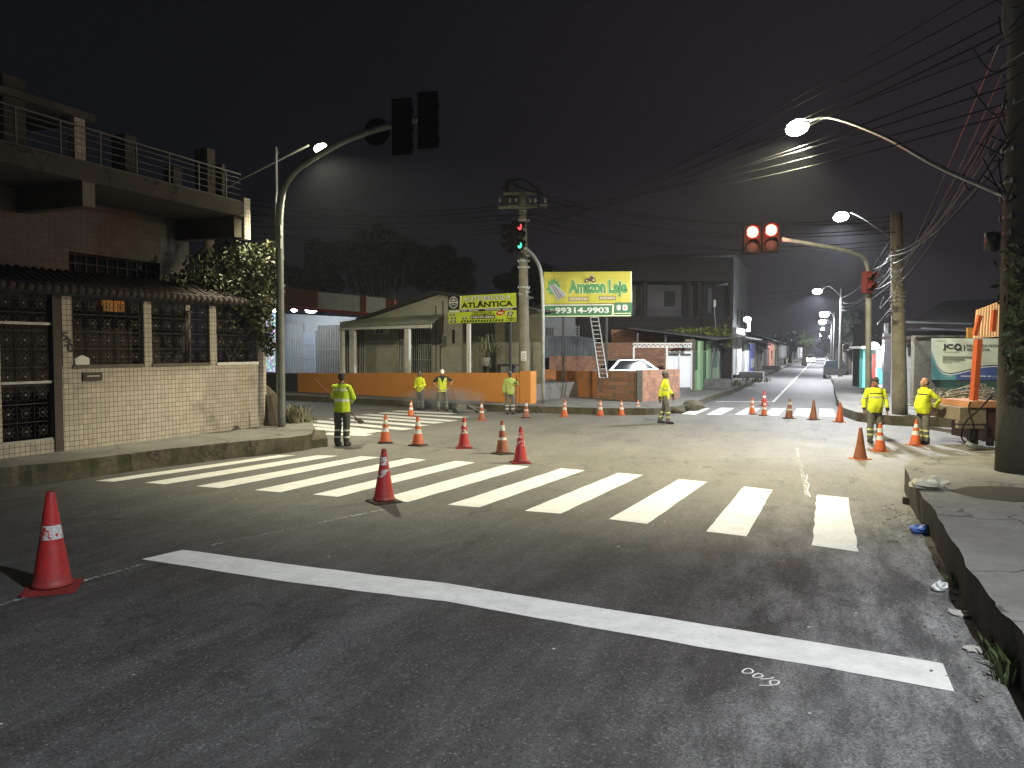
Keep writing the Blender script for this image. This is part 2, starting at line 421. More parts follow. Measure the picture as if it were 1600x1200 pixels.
for a, b in zip(ua_, la_):
    a = a + UU * random.uniform(-.006, .006); b = b + UU * random.uniform(-.006, .006); a.z = b.z = .004
    if prev: mb.quad(prev[1], b, a, prev[0])
    prev = (a, b)
mk = tag(mb.build('stop_line', PAINT, road)); mk['kind'] = 'structure'
mb = MB()
ragged(mb, g(1118, 627.5), g(1209, 628), .32); ragged(mb, g(1208, 628), g(1238, 597), .14); ragged(mb, g(1238, 597), g(1270, 563), .14)
mk = tag(mb.build('street_lines', PAINT, road)); mk['kind'] = 'structure'
mb = MB(); ragged(mb, g(-60, 962), g(222, 882), .055, .003); ragged(mb, g(330, 852), g(600, 796), .045, .003); ragged(mb, g(1245, 700), g(1262, 778), .06, .003)
mk = tag(mb.build('worn_lane_lines', OLDP, road)); mk['kind'] = 'structure'
# chalk scribble: two loops, a bar and a hooked nine
mb = MB()
def chalk(pts, close=False):
    pts = [(1130 + a * .075, 1020 + b * .075) for a, b in pts]
    if close: pts.append(pts[0])
    for a, b in zip(pts, pts[1:]): ragged(mb, g(*a), g(*b), .014, .0035, .05, .002)
chalk([(395, 395), (440, 355), (520, 330), (580, 345), (630, 395), (590, 430), (500, 437), (420, 425)], True)
chalk([(625, 480), (680, 450), (745, 435), (800, 455), (832, 490), (780, 515), (690, 522), (625, 515)], True)
chalk([(770, 553), (900, 550), (990, 545), (1060, 515)])
chalk([(750, 685), (900, 688), (1050, 678), (1150, 655), (1165, 600), (1110, 578), (1020, 580), (965, 605), (990, 665)])
mk = tag(mb.build('chalk_scribble', PAINT, road), 'white chalk loops and strokes on the dark asphalt'); mk['kind'] = 'structure'
mb = MB()
chalk2 = [(1262, 742), (1259, 752), (1264, 757), (1261, 766), (1266, 776)]
for a, b in zip(chalk2, chalk2[1:]): ragged(mb, g(*a), g(*b), .02, .0035, .05, .003)
mk = tag(mb.build('chalk_mark', PAINT, road)); mk['kind'] = 'structure'

def concrete(name, col, moss=.0, bump=.4):
    k = N(name); p = k.world()
    a = k.noise(p, 1.4, 8, .7); b = k.noise(p, 14, 6, .7); c_ = k.noise(p, 90, 2)
    c = k.mix(k.ramp(a, .35, .7), [x * .6 for x in col], col); c = k.mix(k.math('MULTIPLY', k.ramp(b, .5, .7), .5), c, [x * .5 for x in col])
    if moss: c = k.mix(k.math('MULTIPLY', k.ramp(k.noise(p, 2.6, 8, .75), .42, .6), moss, True), c, (.05, .05, .022))
    c = k.mix(k.math('MULTIPLY', k.ramp(k.noise(p, 4.5, 7, .75), .6, .68), .5, True), c, [min(1, x * 1.5) for x in col])
    vo = k.n('ShaderNodeTexVoronoi', {'Vector': k.n('ShaderNodeVectorMath', {0: p, 1: k.n('ShaderNodeTexNoise', {'Vector': p, 'Scale': 2.2, 'Detail': 4}).outputs['Color']}, operation='ADD').outputs[0], 'Scale': .55}, feature='DISTANCE_TO_EDGE').outputs['Distance']
    c = k.mix(k.math('MULTIPLY', k.ramp(vo, .02, .006), 0.0 if 'pole' in name else .8), c, [x * .2 for x in col])
    c = k.mix(k.math('MULTIPLY', k.ramp(k.noise(p, 120, 2, .6), .5, .7), .35), c, [x * .45 for x in col])
    k.l(c, k.b.inputs['Base Color']); k.b.inputs['Roughness'].default_value = .9
    k.bump(k.math('ADD', b, k.math('MULTIPLY', c_, .4)), bump, .03); return k.mat
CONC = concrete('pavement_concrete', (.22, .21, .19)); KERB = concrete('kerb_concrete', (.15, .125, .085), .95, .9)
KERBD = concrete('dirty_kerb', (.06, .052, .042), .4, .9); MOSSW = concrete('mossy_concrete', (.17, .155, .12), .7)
def jag(pts, n=6, a=.03):
    out = []
    for p, q in zip(pts, pts[1:]):
        for i in range(n): 
            c = V(p).lerp(V(q), i / n)
            if i: c += V((random.uniform(-a, a), random.uniform(-a, a), 0))
            out.append(c)
    out.append(V(pts[-1])); return out
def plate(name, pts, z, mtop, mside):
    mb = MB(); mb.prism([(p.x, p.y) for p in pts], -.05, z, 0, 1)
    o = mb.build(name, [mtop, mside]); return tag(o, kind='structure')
# left corner pavement
edge = jag([g(-420, 812), g(0, 763), g(120, 749), g(250, 730), g(380, 714), g(460, 706), g(487, 701)], 8, .035)
plate('left_pavement', [V((-30, -10, 0)), V((-12, 0, 0))] + edge + [g(492, 688), g(484, 676), g(470, 662), V((-34, 42, 0)), V((-60, 30, 0))], .35, CONC, KERB)
mb = MB(); q = [g(488, 700.5), g(512, 697.5), g(507, 683), g(489, 686)]
mb.prism([(p.x, p.y) for p in q], -.02, .2); tag(mb.build('kerb_step', KERB), kind='structure')
# far pavement, under the orange wall and along the left side of the street
fe = jag([V((-60, 66, 0)), g(300, 616), g(417, 624), g(560, 631), g(640, 636), g(731, 641), g(829, 645), g(956, 648.5), g(1022, 648.5)], 5, .05)
fe2 = [g(1056, 645), g(1080, 640.5)] + jag([g(1107, 628), g(1156, 611), g(1192, 590), st(110, -4.5), st(260, -4.5)], 7, .06)
plate('far_pavement', fe + fe2 + [st(260, -40), V((-60, 150, 0))], .25, CONC, KERB)
# far right corner
re = jag([st(260, .7), st(110, .6), g(1307, 630), g(1310, 641)], 8, .06) + [g(1319, 651), g(1338, 658)] + jag([g(1366, 662), g(1405, 665), g(1500, 668), g(1660, 668)], 6, .03)
plate('far_right_pavement', re + [V((60, 23, 0)), V((120, 200, 0))], .30, CONC, KERB)
# near right pavement
ne = jag([V((-.5 + 0.9, -2.5, 0)), g(1600, 1087), g(1539, 1000), g(1464, 862), g(1419, 782)], 8, .03) + [g(1413, 768), g(1420, 755), g(1440, 748)] + jag([g(1500, 745), g(1620, 740)], 4, .02)
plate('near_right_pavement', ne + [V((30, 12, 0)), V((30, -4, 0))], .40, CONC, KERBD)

# ------------------------------------------------------------------ street lamps
METAL = M('galvanised_metal', (.32, .33, .33), .5, .25, 5, .1, .7); DKMETAL = M('dark_painted_metal', (.035, .035, .038), .55, .3, 6, .1)
GREYP = M('grey_painted_pole', (.17, .18, .17), .6, .4, 4, .15, 0, .5)
def lamp_head(parent, p, dirh, size, col, strength, watts, warm, ang=168, blend=.3, tilt=0, tdir=None):
    """flat luminaire seen from below with its lens; the light it gives hangs under the lens"""
    dirh = V(dirh).normalized(); s = V((-dirh.y, dirh.x, 0)); p = V(p)
    mb = MB(); L, W = size, size * .5
    prof = [(-.5, .35, .05), (-.3, .8, .08), (0, 1, .10), (.35, .9, .08), (.5, .5, .05)]
    prev = None
    for a, w, h in prof:
        c = p + dirh * (a * L); q = [c - s * (W / 2 * w), c + s * (W / 2 * w), c + s * (W / 2 * w * .7) + V((0, 0, h * L * 1.4)), c - s * (W / 2 * w * .7) + V((0, 0, h * L * 1.4))]
        if prev:
            for i in range(4): mb.quad(prev[i], prev[(i + 1) % 4], q[(i + 1) % 4], q[i])
        else: mb.quad(q[3], q[2], q[1], q[0])
        prev = q
    mb.quad(*prev)
    mb.build('lamp_housing', DKMETAL, parent)
    mb = MB(); mb.ell(p - V((0, 0, .015)), (L * .48, W * .55, L * .27), 0, Matrix(((dirh.x, s.x, 0), (dirh.y, s.y, 0), (0, 0, 1))))
    mb.build('lamp_lens', E('lens_%s' % warm, col, strength), parent, smooth=True)
    ld = bpy.data.lights.new('lamp_light', 'SPOT'); ld.energy = watts; ld.color = col; ld.spot_size = R(ang); ld.spot_blend = blend; ld.shadow_soft_size = .12
    lo = bpy.data.objects.new('lamp_light', ld); COL.objects.link(lo); lo.parent = parent; lo.location = p - world_loc(parent) - V((0, 0, L * .2 + .15))
    td = V(tdir).normalized() if tdir else dirh; lo.rotation_euler = (td * math.sin(R(tilt)) - V((0, 0, math.cos(R(tilt))))).to_track_quat('-Z', 'Y').to_euler()
    # what the bowl spills sideways and upwards
    pd = bpy.data.lights.new('bowl_light', 'POINT'); pd.energy = watts * .02; pd.color = col; pd.shadow_soft_size = .2
    po = bpy.data.objects.new('bowl_light', pd); COL.objects.link(po); po.parent = parent; po.location = lo.location - V((0, 0, .15))
    return lo
def arc(pts, n=10):
    """smooth curve through points (Catmull-Rom)"""
    pts = [V(p) for p in pts]; P = [pts[0] * 2 - pts[1]] + pts + [pts[-1] * 2 - pts[-2]]; out = []
    for i in range(1, len(P) - 2):
        for k in range(n):
            t = k / n; a, b, c, e_ = P[i - 1], P[i], P[i + 1], P[i + 2]
            out.append(.5 * ((2 * b) + (c - a) * t + (2 * a - 5 * b + 4 * c - e_) * t * t + (3 * b - a - 3 * c + e_) * t ** 3))
    out.append(pts[-1]); return out
POLEC = concrete('pole_concrete', (.24, .22, .17), .3, .3); POLEF = concrete('far_pole_concrete', (.20, .19, .18), .2, .3)
def pole(name, base, top_z, r0, r1, label, cat, mat, group=None, lean=(0, 0)):
    t = thing(name, base, label, cat, group)
    mb = MB(); b = V(base); n = 10
    mb.tube([b + V((lean[0] * i / n, lean[1] * i / n, (top_z - b.z) * i / n)) for i in range(n + 1)], [r0 + (r1 - r0) * i / n for i in range(n + 1)], 16)
    mb.build('post', mat, t, smooth=True); return t
WARM = (1.0, .935, .62); WHITE = (.90, .94, 1.0); COOL = (.88, .94, 1.0); CREAM = (1.0, .95, .68)

# the big near pole on the right with the warm lamp
PN = g(1592, 737, .40)
near_pole = pole('utility_pole', PN, 11.0, .34, .20, 'thick dark concrete pole on the near right pavement carrying the warm yellow lamp', 'utility pole', concrete('dark_pole_concrete', (.085, .072, .05), .5, .4), lean=(-.12, 0))
LP1 = d(1246, 198, 16.6)
mb = MB(); a0 = V((PN.x - .25, PN.y, d(1545, 310, PN.y).z)); mb.tube(arc([a0, d(1470, 262, PN.y + .8), d(1380, 213, PN.y + 2.2), d(1300, 184, 15.9), d(1262, 189, 16.5)], 6), .035, 8)
mb.build('lamp_arm', METAL, near_pole, smooth=True)
dr = (LP1 - a0); dr.z = 0
WARM_W = 6300
lamp_head(near_pole, LP1, dr, .62, WARM, 60, WARM_W, 'warm', 150, .45, 25)
# steel brackets, clamps and a cable drum on the pole
for zz in (4.2, 4.45, 4.75, 5.0, 5.5, 6.2):
    mb = MB(); mb.lathe([(.335 - .012 * zz, -.03), (.35 - .012 * zz, -.03), (.35 - .012 * zz, .03), (.335 - .012 * zz, .03)], 16, (PN.x - .012 * zz, PN.y, zz))
    for sg in (-1, 1): mb.box((PN.x - .30, PN.y - .14 * sg, zz), (.08, .05, .09))
    mb.build('clamp_band', DKMETAL, near_pole)
mb = MB(); mb.tube([d(1545, 363, 12.2), d(1552, 392, 12.2)], .07, 12); mb.tube([d(1552, 365, 12.2), d(1549, 390, 12.3)], .11, 12)
mb.build('splice_case', M('black_plastic', (.015, .015, .016), .45, .2, 8, .05), near_pole, smooth=True)

# utility pole on the far right corner, with the white lamp
PF = g(1406, 647, .30)
corner_pole = pole('utility_pole', PF, 6.7, .235, .175, 'grey concrete pole behind the two men in yellow on the far right corner', 'utility pole', POLEC, lean=(-.25, 0))
LP2 = d(1314, 338, PF.y + 3.2)
mb = MB(); a0 = V((PF.x - .2, PF.y, d(1388, 378, PF.y).z)); mb.tube(arc([a0, d(1352, 343, PF.y + 1.6), d(1330, 332, PF.y + 2.8)], 6), .03, 8)
mb.build('lamp_arm', METAL, corner_pole, smooth=True)
lamp_head(corner_pole, LP2, (-.6, 1, 0), .62, WHITE, 90, 7500, 'white', 168, .3, 14, (-.1, 1, 0))
for yy in (425, 435, 458, 464, 470, 486): 
    mb = MB(); zz = d(1400, yy, PF.y).z; mb.lathe([(.20, -.02), (.215, -.02), (.215, .02), (.20, .02)], 16, (PF.x - .17, PF.y, zz))
    for xx in (-.18, 0, .18): mb.box((PF.x - .17 + xx * .7, PF.y - .2, zz), (.05, .06, .05))
    mb.build('clamp_band', METAL, corner_pole)

# left lamp: grey bracket arm on a pole hidden behind the tiled house
PL = V((-9.2, 23.5, .35))
left_pole = pole('utility_pole', PL, 7.1, .2, .15, 'pole behind the tiled house carrying the lamp over the left corner', 'utility pole', POLEC)
LP3 = d(502, 231, 20.5)
mb = MB(); mb.tube([V((PL.x, PL.y, 6.9)), d(374, 281, 23.2), d(482, 227, 20.8)], .03, 8); mb.build('lamp_arm', METAL, left_pole, smooth=True)
lamp_head(left_pole, LP3, (1, -.5, 0), .46, CREAM, 60, 3000, 'cream', 150, .3, 24, (.8, .6, 0))

# lamps down the street on their own poles
spec = [(1277, 455, 60, 9000), (1288, 491, 95, 9000), (1285, 503, 125, 9000), (1287, 515, 160, 9000), (1284, 523, 200, 12000), (1292, 524, 230, 12000)]
names = ['nearest', 'second nearest', 'third nearest', 'fourth', 'fifth', 'farthest']
for i, (px, py, Y, w) in enumerate(spec):
    L = d(px, py, Y); s_ = L.dot(UU); b = st(s_, 1.25, .3)
    t = pole('street_lamp', b, L.z + .2, .16, .11, 'lit white lamp on the long street, %s of the row past the red signals' % names[i], 'street lamp', POLEF, 'street lamps along the street')
    mb = MB(); mb.tube(arc([b + V((0, 0, L.z - .8)), (b + V((0, 0, L.z - .1))).lerp(L, .5) + V((0, 0, .25)), L + V((.3, 0, .08))], 5), .03, 6); mb.build('lamp_arm', METAL, t)
    lamp_head(t, L, (-1, -.2, 0), .8 if i == 0 else 1.3, WHITE, 90, w, 'white')
# lamp standing behind the photographer's right shoulder (its cool pool lies on the near road)
bl = V((7.0, 1.2, .4))
t = pole('street_lamp', bl, 8.6, .15, .10, 'cool white street lamp on the near right pavement behind the viewer', 'street lamp', POLEF)
mb = MB(); mb.tube(arc([bl + V((0, 0, 8.0)), bl + V((-1.2, .1, 8.6)), bl + V((-2.9, .2, 8.75))], 5), .035, 8); mb.build('lamp_arm', METAL, t)
lamp_head(t, bl + V((-3.2, .2, 8.7)), (-1, .1, 0), .6, COOL, 60, 5200, 'cool', 128, .45, 10, (-.7, .7, 0))
# ------------------------------------------------------------------ left corner: tiled wall, gate and house
random.seed(11)
F1 = Face(g(100.6, 704.6, .35), g(416.6, 665, .35))
SU = tuple(UU + VV)    # runs along both kinds of wall of the street grid
TILEW = tiles('cream_wall_tile', (.46, .405, .33), (.10, .08, .065), SU, .105, .105, .006, .4, var=.11, dirt=.65)
TILEH = tiles('house_wall_tile', (.13, .11, .085), (.08, .07, .055), SU, .16, .16, .008, .45, var=.08, dirt=.6)
IRON = M('wrought_iron', (.045, .036, .032), .45, .3, 8, .1, .4); ROOFT = M('old_roof_tile', (.065, .050, .042), .9, .4, 5, .4, 0, .6)
WHITEM = M('white_paint', (.62, .61, .58), .6, .15, 4, .1, 0, .3); RAILM = M('bright_rail', (.42, .42, .41), .4, .2, 5, .05, .5); RAILD = M('dull_rail', (.13, .12, .11), .7, .3, 5, .05)
DARKIN = M('dark_interior', (.02, .018, .016), .9)
wall = thing('boundary_wall', F1.p(2.5, .35), 'cream tiled front wall with three ironwork openings, house number and tiled coping', 'wall')
SILL = 2.03; WT = 3.42
def ux(x, y=600): return F1.uz(x, y)[0]
mb = MB()
F1.slab(mb, ux(97), ux(416), .30, SILL, -.16, 0)
for a, b in ((97, 113), (225, 237), (328, 338), (403, 416)): F1.slab(mb, ux(a, 520), ux(b, 520), SILL + .001, WT, -.16, 0)
F1.slab(mb, ux(-330, 600), ux(2), .30, WT, -.16, 0)
mb.build('tiled_wall', TILEW, wall)
mb = MB(); F1.slab(mb, ux(-330), ux(420), WT + .002, WT + .14, -.30, .06); mb.build('lintel', DKMETAL, wall)
for a, b in ((113, 225), (237, 328), (338, 403)):
    mb = MB(); F1.slab(mb, ux(a, 570) , ux(b, 570), SILL - .05, SILL + .02, -.17, .035); mb.build('window_sill', WHITEM if a == 338 else M('dark_sill', (.10, .08, .06), .6), wall)
# coping of old roof tiles sloping to the street
mb = MB(); L0, L1 = ux(-330), ux(425); u = L0
while u < L1:
    z0 = WT + .10 + random.uniform(-.01, .01); P = lambda dd, z: F1.p(u, z, dd)
    mb.tube([F1.p(u, z0, .38), F1.p(u, z0 + .16, .0), F1.p(u, z0 + .42, -.55)], [.085, .08, .075], 8)
    F1.slab(mb, u + .085, u + .125, z0 - .02, z0 + .02, -.1, .34)
    u += .17
F1.slab(mb, L0, L1, WT + .142, WT + .22, -.6, .3)
mb.build('tiled_coping', ROOFT, wall, smooth=True)
def grille(u0, u1, z0, z1, dd, cell, name, parent, mat):
    mb = MB(); nu = max(1, round((u1 - u0) / cell)); nz = max(1, round((z1 - z0) / cell)); cu = (u1 - u0) / nu; cz = (z1 - z0) / nz; w = .014
    P = lambda a, b: F1.p(a, b, dd)
    for i in range(nu + 1): mb.bar(P(u0 + i * cu, z0), P(u0 + i * cu, z1), w)
    for j in range(nz + 1): mb.bar(P(u0, z0 + j * cz), P(u1, z0 + j * cz), w)
    for i in range(nu):
        for j in range(nz):
            cx, cy = u0 + (i + .5) * cu, z0 + (j + .5) * cz
            for q in (45, 135, 0, 90):
                a, b = math.cos(R(q)), math.sin(R(q)); k = .48 if q % 90 else .40
                mb.bar(P(cx - a * cu * k, cy - b * cz * k), P(cx + a * cu * k, cy + b * cz * k), .009)
            pr = None
            for s_ in range(9):
                q = 2 * math.pi * s_ / 8; c = P(cx + math.cos(q) * cu * .26, cy + math.sin(q) * cz * .26)
                if pr: mb.bar(pr, c, .009)
                pr = c
            mb.box(P(cx, cy), (.035, .035, .035), 1)
    return mb.build(name, [mat, RAILM], parent)
for a, b in ((113, 225), (237, 328), (338, 403)):
    grille(ux(a, 520), ux(b, 520), SILL, WT, -.08, .36, 'window_grille', wall, IRON)
gate = grille(ux(2), ux(84), .62, WT, -.10, .36, 'gate', wall, IRON)
mb = MB()
for y in (505, 598, 690):
    z = F1.uz(45, y)[1]; F1.slab(mb, ux(2), ux(84), z - .025, z + .025, -.07, -.03)
mb.build('gate_rail', RAILM, gate)
mb = MB(); F1.slab(mb, ux(84), ux(97), .33, WT, -.14, .015); mb.build('gate_post', M('rust_brown_paint', (.06, .042, .034), .6), wall)
mb = MB(); F1.slab(mb, ux(2), ux(84), .30, .60, -.3, -.02); mb.build('gate_step', TILEW, wall)
# number 530 stepping down the first pillar, letter slot, white house-shaped box
mb = MB()
for ch, px, py in (('5', 100.5, 525.5), ('3', 105.5, 534.5), ('0', 110, 543.5)):
    u, z = F1.uz(px, py); fl = Flat(F1.p(u - .075, z - .085, .012), F1.t, V((0, 0, 1)), F1.n, .15, .17); fl.text(mb, ch, 0, 0, 1, 1, 0, 1, .03)
mb.build('house_number', M('black_number', (.012, .011, .01), .4, .1, 5, 0), wall)
mb = MB(); F1.pbox(mb, 130, 582, 160, 595, 0, .035); sl = mb.build('letter_slot', M('bronze_box', (.05, .04, .035), .45, .2, 8, .05, .5), wall)
mb = MB(); F1.pbox(mb, 136, 586.5, 156, 588.5, .037, .045); mb.build('slot_flap', RAILM, sl)
mb = MB(); u0, u1, z0, z1 = F1.rect(118, 560, 140, 570, .02)
pts = [(u0, z0), (u1, z0), (u1, z1), ((u0 + u1) / 2, z1 + .07), (u0, z1)]
mb.add([F1.p(a, b, -.06) for a, b in pts] + [F1.p(a, b, .02) for a, b in pts], [(0, 1, 2, 3, 4), (9, 8, 7, 6, 5)] + [(i, i + 5, (i + 1) % 5 + 5, (i + 1) % 5) for i in range(5)])
mb.build('meter_box', M('meter_white', (.7, .68, .62), .5, .1, 4, 0), wall)

# the house behind: upper wall, balcony slab, parapet, railing, posts, canopy
house = thing('tiled_house', st(8, -18, .35), 'two storey tiled house with railed upper balcony behind the cream front wall', 'house')
def sbox(mb, s0, s1, t0, t1, z0, z1, m=0):
    q = [st(s0, t0, z0), st(s0, t1, z0), st(s1, t1, z0), st(s1, t0, z0)]
    mb.hexa([q[3], q[2], q[1], q[0]] + [V((p.x, p.y, z1)) for p in (q[3], q[2], q[1], q[0])], m)
TW = -15.8
FU = Face(st(0, TW), st(16, TW))
mb = MB(); w0, w1, wz0, wz1 = FU.rect(108, 402, 250, 432)
S = lambda u: u
sbox(mb, -10, w0, TW - 7, TW, .35, 5.74); sbox(mb, w1, 16.0, TW - 7, TW, .35, 5.74); sbox(mb, w0, w1, TW - 7, TW, .35, wz0); sbox(mb, w0, w1, TW - 7, TW, wz1, 5.74)
mb.build('wall', TILEH, house)
mb = MB(); sbox(mb, -10, 15.9, TW + .01, TW + .06, .36, 3.4); mb.build('shade_wall', M('shade_wall_tone', (.05, .04, .033), .9, .4, 2, .2, 0, .5), house)  # shade behind the openings is put into this dark wall colour
mb = MB(); sbox(mb, -10, 15.9, TW + .061, -14.45, 3.62, 3.72); mb.build('porch_roof', ROOFT, house)
mb = MB(); sbox(mb, w0, w1, TW - .4, TW - .22, wz0, wz1); win = mb.build('window', N('window_glass').mat, house)
k_ = win.data.materials[0].node_tree.nodes['Principled BSDF']; k_.inputs['Base Color'].default_value = (.03, .035, .04, 1); k_.inputs['Roughness'].default_value = .08; k_.inputs['Metallic'].default_value = .6
mb = MB(); n = 9
for i in range(n + 1): 
    a = w0 + (w1 - w0) * i / n; sbox(mb, a - .015, a + .015, TW - .21, TW - .17, wz0, wz1)
for zz in (wz0 + .02, (wz0 + wz1) / 2, wz1 - .02): sbox(mb, w0, w1, TW - .16, TW - .13, zz - .015, zz + .015)
mb.build('window_bars', IRON, win)
mb = MB(); a, b, c_, e_ = F1.rect(158, 470, 190, 487, -2.0); F1.slab(mb, a, b, c_, e_, -1.98, -1.90)
mb.build('lit_window', E('amber_window', (1, .42, .10), .12), house)
SLAB = concrete('balcony_concrete', (.085, .07, .055), .4)
mb = MB(); sbox(mb, -10, 15.85, TW - 1, -13.8, 5.75, 5.93); mb.build('balcony_slab', SLAB, house)
mb = MB(); sbox(mb, -10, 15.85, -13.95, -13.80, 5.932, 6.12); sbox(mb, 15.7, 15.85, TW - 3, -13.952, 5.932, 6.12); mb.build('parapet', SLAB, house)
mb = MB(); sbox(mb, 15.55, 15.84, TW, -13.86, 5.22, 5.748); mb.build('end_beam', SLAB, house)
u, z = FU.uz(135, 300); 
mb = MB(); s135 = F1.uz(135, 305)[0] + F1.A.dot(UU); sbox(mb, s135 - .14, s135 + .14, TW, -13.83, 5.25, 5.748); mb.build('bracket_beam', TILEH, house)
mb = MB(); s0 = F1.uz(130, 240)[0] + F1.A.dot(UU); sbox(mb, s0 - .12, s0 + .12, -14.2, -13.98, 5.94, 7.02); mb.build('tiled_column', TILEW, house)
mb = MB(); sbox(mb, 15.86, 16.08, -14.0, -13.80, 5.2, 6.25); mb.build('tiled_column', TILEW, house)
mb = MB(); sbox(mb, -10, s0 + .3, TW - 3, -13.9, 7.02, 7.16); mb.build('canopy', SLAB, house)
mb = MB(); sbox(mb, -10, 15.84, -13.91, -13.87, 6.125, 6.165); sbox(mb, -10, 15.84, -13.90, -13.88, 6.82, 6.85)
for zz in (6.3, 6.45, 6.6, 6.72): sbox(mb, -10, 15.84, -13.897, -13.885, zz, zz + .012)
s_ = -9.0
while s_ < 15.8: sbox(mb, s_, s_ + .03, -13.905, -13.875, 6.166, 6.82); s_ += .9
mb.build('railing', RAILD, house)
for px, py, tp, ww in ((24, 150, 7.42, .42), (213, 240, 7.0, .30), (344, 260, 7.28, .26), (364, 268, 7.0, .12)):
    s_ = F1.uz(px, py)[0] + F1.A.dot(UU); mb = MB(); sbox(mb, s_ - ww / 2, s_ + ww / 2, -14.4, -14.0, 5.94, tp); mb.build('roof_column', SLAB, house)
s_ = F1.uz(289, 285)[0] + F1.A.dot(UU); mb = MB(); sbox(mb, s_ - .12, s_ + .12, -14.3, -14.0, 5.94, 6.6); mb.build('roof_column', SLAB, house)

# ------------------------------------------------------------------ foliage
def leafmat(name, col, var=.5):
    if name in MATS: return MATS[name]
    k = N(name); p = k.world()
    c = k.mix(k.ramp(k.noise(p, 3.0, 3), .35, .65), [x * (1 - var) for x in col], [x * (1 + var) for x in col])
    c = k.mix(k.math('MULTIPLY', k.ramp(k.noise(p, 40, 2), .5, .7), .5), c, [x * 1.7 for x in col])
    k.l(c, k.b.inputs['Base Color']); k.b.inputs['Roughness'].default_value = .55
    MATS[name] = k.mat; return k.mat
def leaf(mb, c, size, m=0):
    q = Quaternion((random.gauss(0, 1), random.gauss(0, 1), random.gauss(0, 1), random.gauss(0, 1))); q.normalize(); r = q.to_matrix(); w = size * random.uniform(.3, .5); s = size * random.uniform(.7, 1.3)
    mb.add([c + r @ V((0, -s, 0)), c + r @ V((w, 0, w * .2)), c + r @ V((0, s, 0)), c + r @ V((-w, 0, w * .2))], [(0, 1, 2, 3)], m)
def clump(mb, c, r, n, size):
    c = V(c)
    for _ in range(n):
        v = V((random.gauss(0, 1), random.gauss(0, 1), random.gauss(0, 1))); v.normalize(); v *= random.uniform(.25, 1) ** .5
        leaf(mb, c + V((v.x * r[0], v.y * r[1], v.z * r[2])), size)
BARK = M('bark', (.06, .045, .03), .9, .4, 6, .5)
def tree(name, base, hgt, crown, label, col, nclump=26, per=150, leafs=.22, cat='tree', group=None, mname=None, tr=.22, trunk_top=None):
    """crown: (centre offset z, rx, ry, rz)"""
    t = thing(name, base, label, cat, group); b = V(base); cz, rx, ry, rz = crown
    mb = MB(); tt = trunk_top or cz; top = b + V((0, 0, tt)); mb.tube(arc([b, b + V((.1, .05, tt * .5)), top], 5), [tr - tr * .6 * i / 10 for i in range(11)], 10)
    cents = []
    for i in range(nclump):
        v = V((random.gauss(0, 1), random.gauss(0, 1), random.gauss(0, 1))); v.normalize(); v *= random.uniform(.15, 1) ** .45
        cents.append(b + V((v.x * rx, v.y * ry, cz + v.z * rz)))
    for c in cents[::3]: mb.tube(arc([b + V((0, 0, tt * random.uniform(.55, .95))), (top + c) / 2 + V((0, 0, .2)), c], 4), [tr * .35, tr * .32, tr * .28, tr * .25, tr * .22, tr * .18, tr * .14, tr * .1, tr * .06], 6)
    mb.build('trunk', BARK, t, smooth=True)
    mb = MB(); k = (rx + ry + rz) / 3
    for c in cents: 
        q = random.uniform(.22, .42) * k; clump(mb, c, (q * 1.2, q * 1.2, q * .8), per, leafs)
    mb.build('crown', leafmat(mname or ('leaf_' + name), col), t)
    return t
# vine-like bush leaning over the corner of the tiled wall
bush = thing('corner_bush', F1.p(F1.L - .6, .35, -.5), 'dark leafy bush spilling over the right end of the tiled wall', 'bush')
mb = MB(); bb = F1.p(F1.L - .7, .35, -.6)
for a, b, c_ in ((350, 430, -.8), (400, 440, .2), (300, 440, -.6), (415, 500, .3)): mb.tube(arc([bb, bb + V((.05, 0, 1.6)), F1.p(*F1.uz(a, b, c_), c_)], 5), [.07, .065, .06, .055, .05, .045, .04, .035, .03, .025, .02], 8)
mb.build('trunk', BARK, bush, smooth=True)
mb = MB()
for px, py, dd, rx, rz, n in [(330, 420, -.7, .75, .55, 420), (375, 410, -.4, .75, .6, 520), (405, 435, 0, .6, .7, 520), (350, 455, -.2, .8, .5, 520), (395, 475, .2, .55, .55, 460), (300, 438, -.6, .7, .3, 260), (262, 445, -.5, .5, .2, 130), (412, 510, .25, .28, .5, 230), (420, 540, .25, .22, .3, 130), (380, 500, -.3, .5, .5, 260), (350, 510, -.5, .5, .5, 160), (370, 545, -.5, .35, .3, 90), (420, 400, -.2, .4, .45, 220), (428, 455, 0, .3, .5, 160), (355, 392, -.6, .5, .3, 160)]:
    u, z = F1.uz(px, py, dd); clump(mb, F1.p(u, z, dd), (rx, rx * .8, rz), n, .085)
mb.build('crown', leafmat('leaf_bush', (.055, .06, .022)), bush)
# weeds and a dead clump behind the signal pole
def tuft(name, base, n, h, r, label, col, mname):
    mb = MB(); b = V(base)
    for _ in range(n):
        a = random.uniform(0, 6.28); rr = r * random.random() ** .5; p = b + V((math.cos(a) * rr, math.sin(a) * rr, 0)); hh = h * random.uniform(.4, 1); ln = V((random.gauss(0, .3), random.gauss(0, .3), 1)) * hh
        s = V((-math.sin(a), math.cos(a), 0)) * hh * .06
        mb.add([p - s, p + s, p + ln * .6 + s * .8, p + ln + V((0, 0, -.1 * hh)), p + ln * .6 - s * .8], [(0, 1, 2, 3, 4)])
    o = mb.build(name, leafmat(mname, col)); return tag(o, label, 'weeds')
tuft('weed_tuft', g(462, 660, .35), 160, .62, .35, 'pale dry weeds growing beside the base of the left signal pole', (.14, .13, .08), 'leaf_dry')
tuft('weed_tuft', g(480, 662, .3), 70, .3, .3, 'low weeds on the corner kerb just right of the signal pole', (.10, .11, .05), 'leaf_weed')
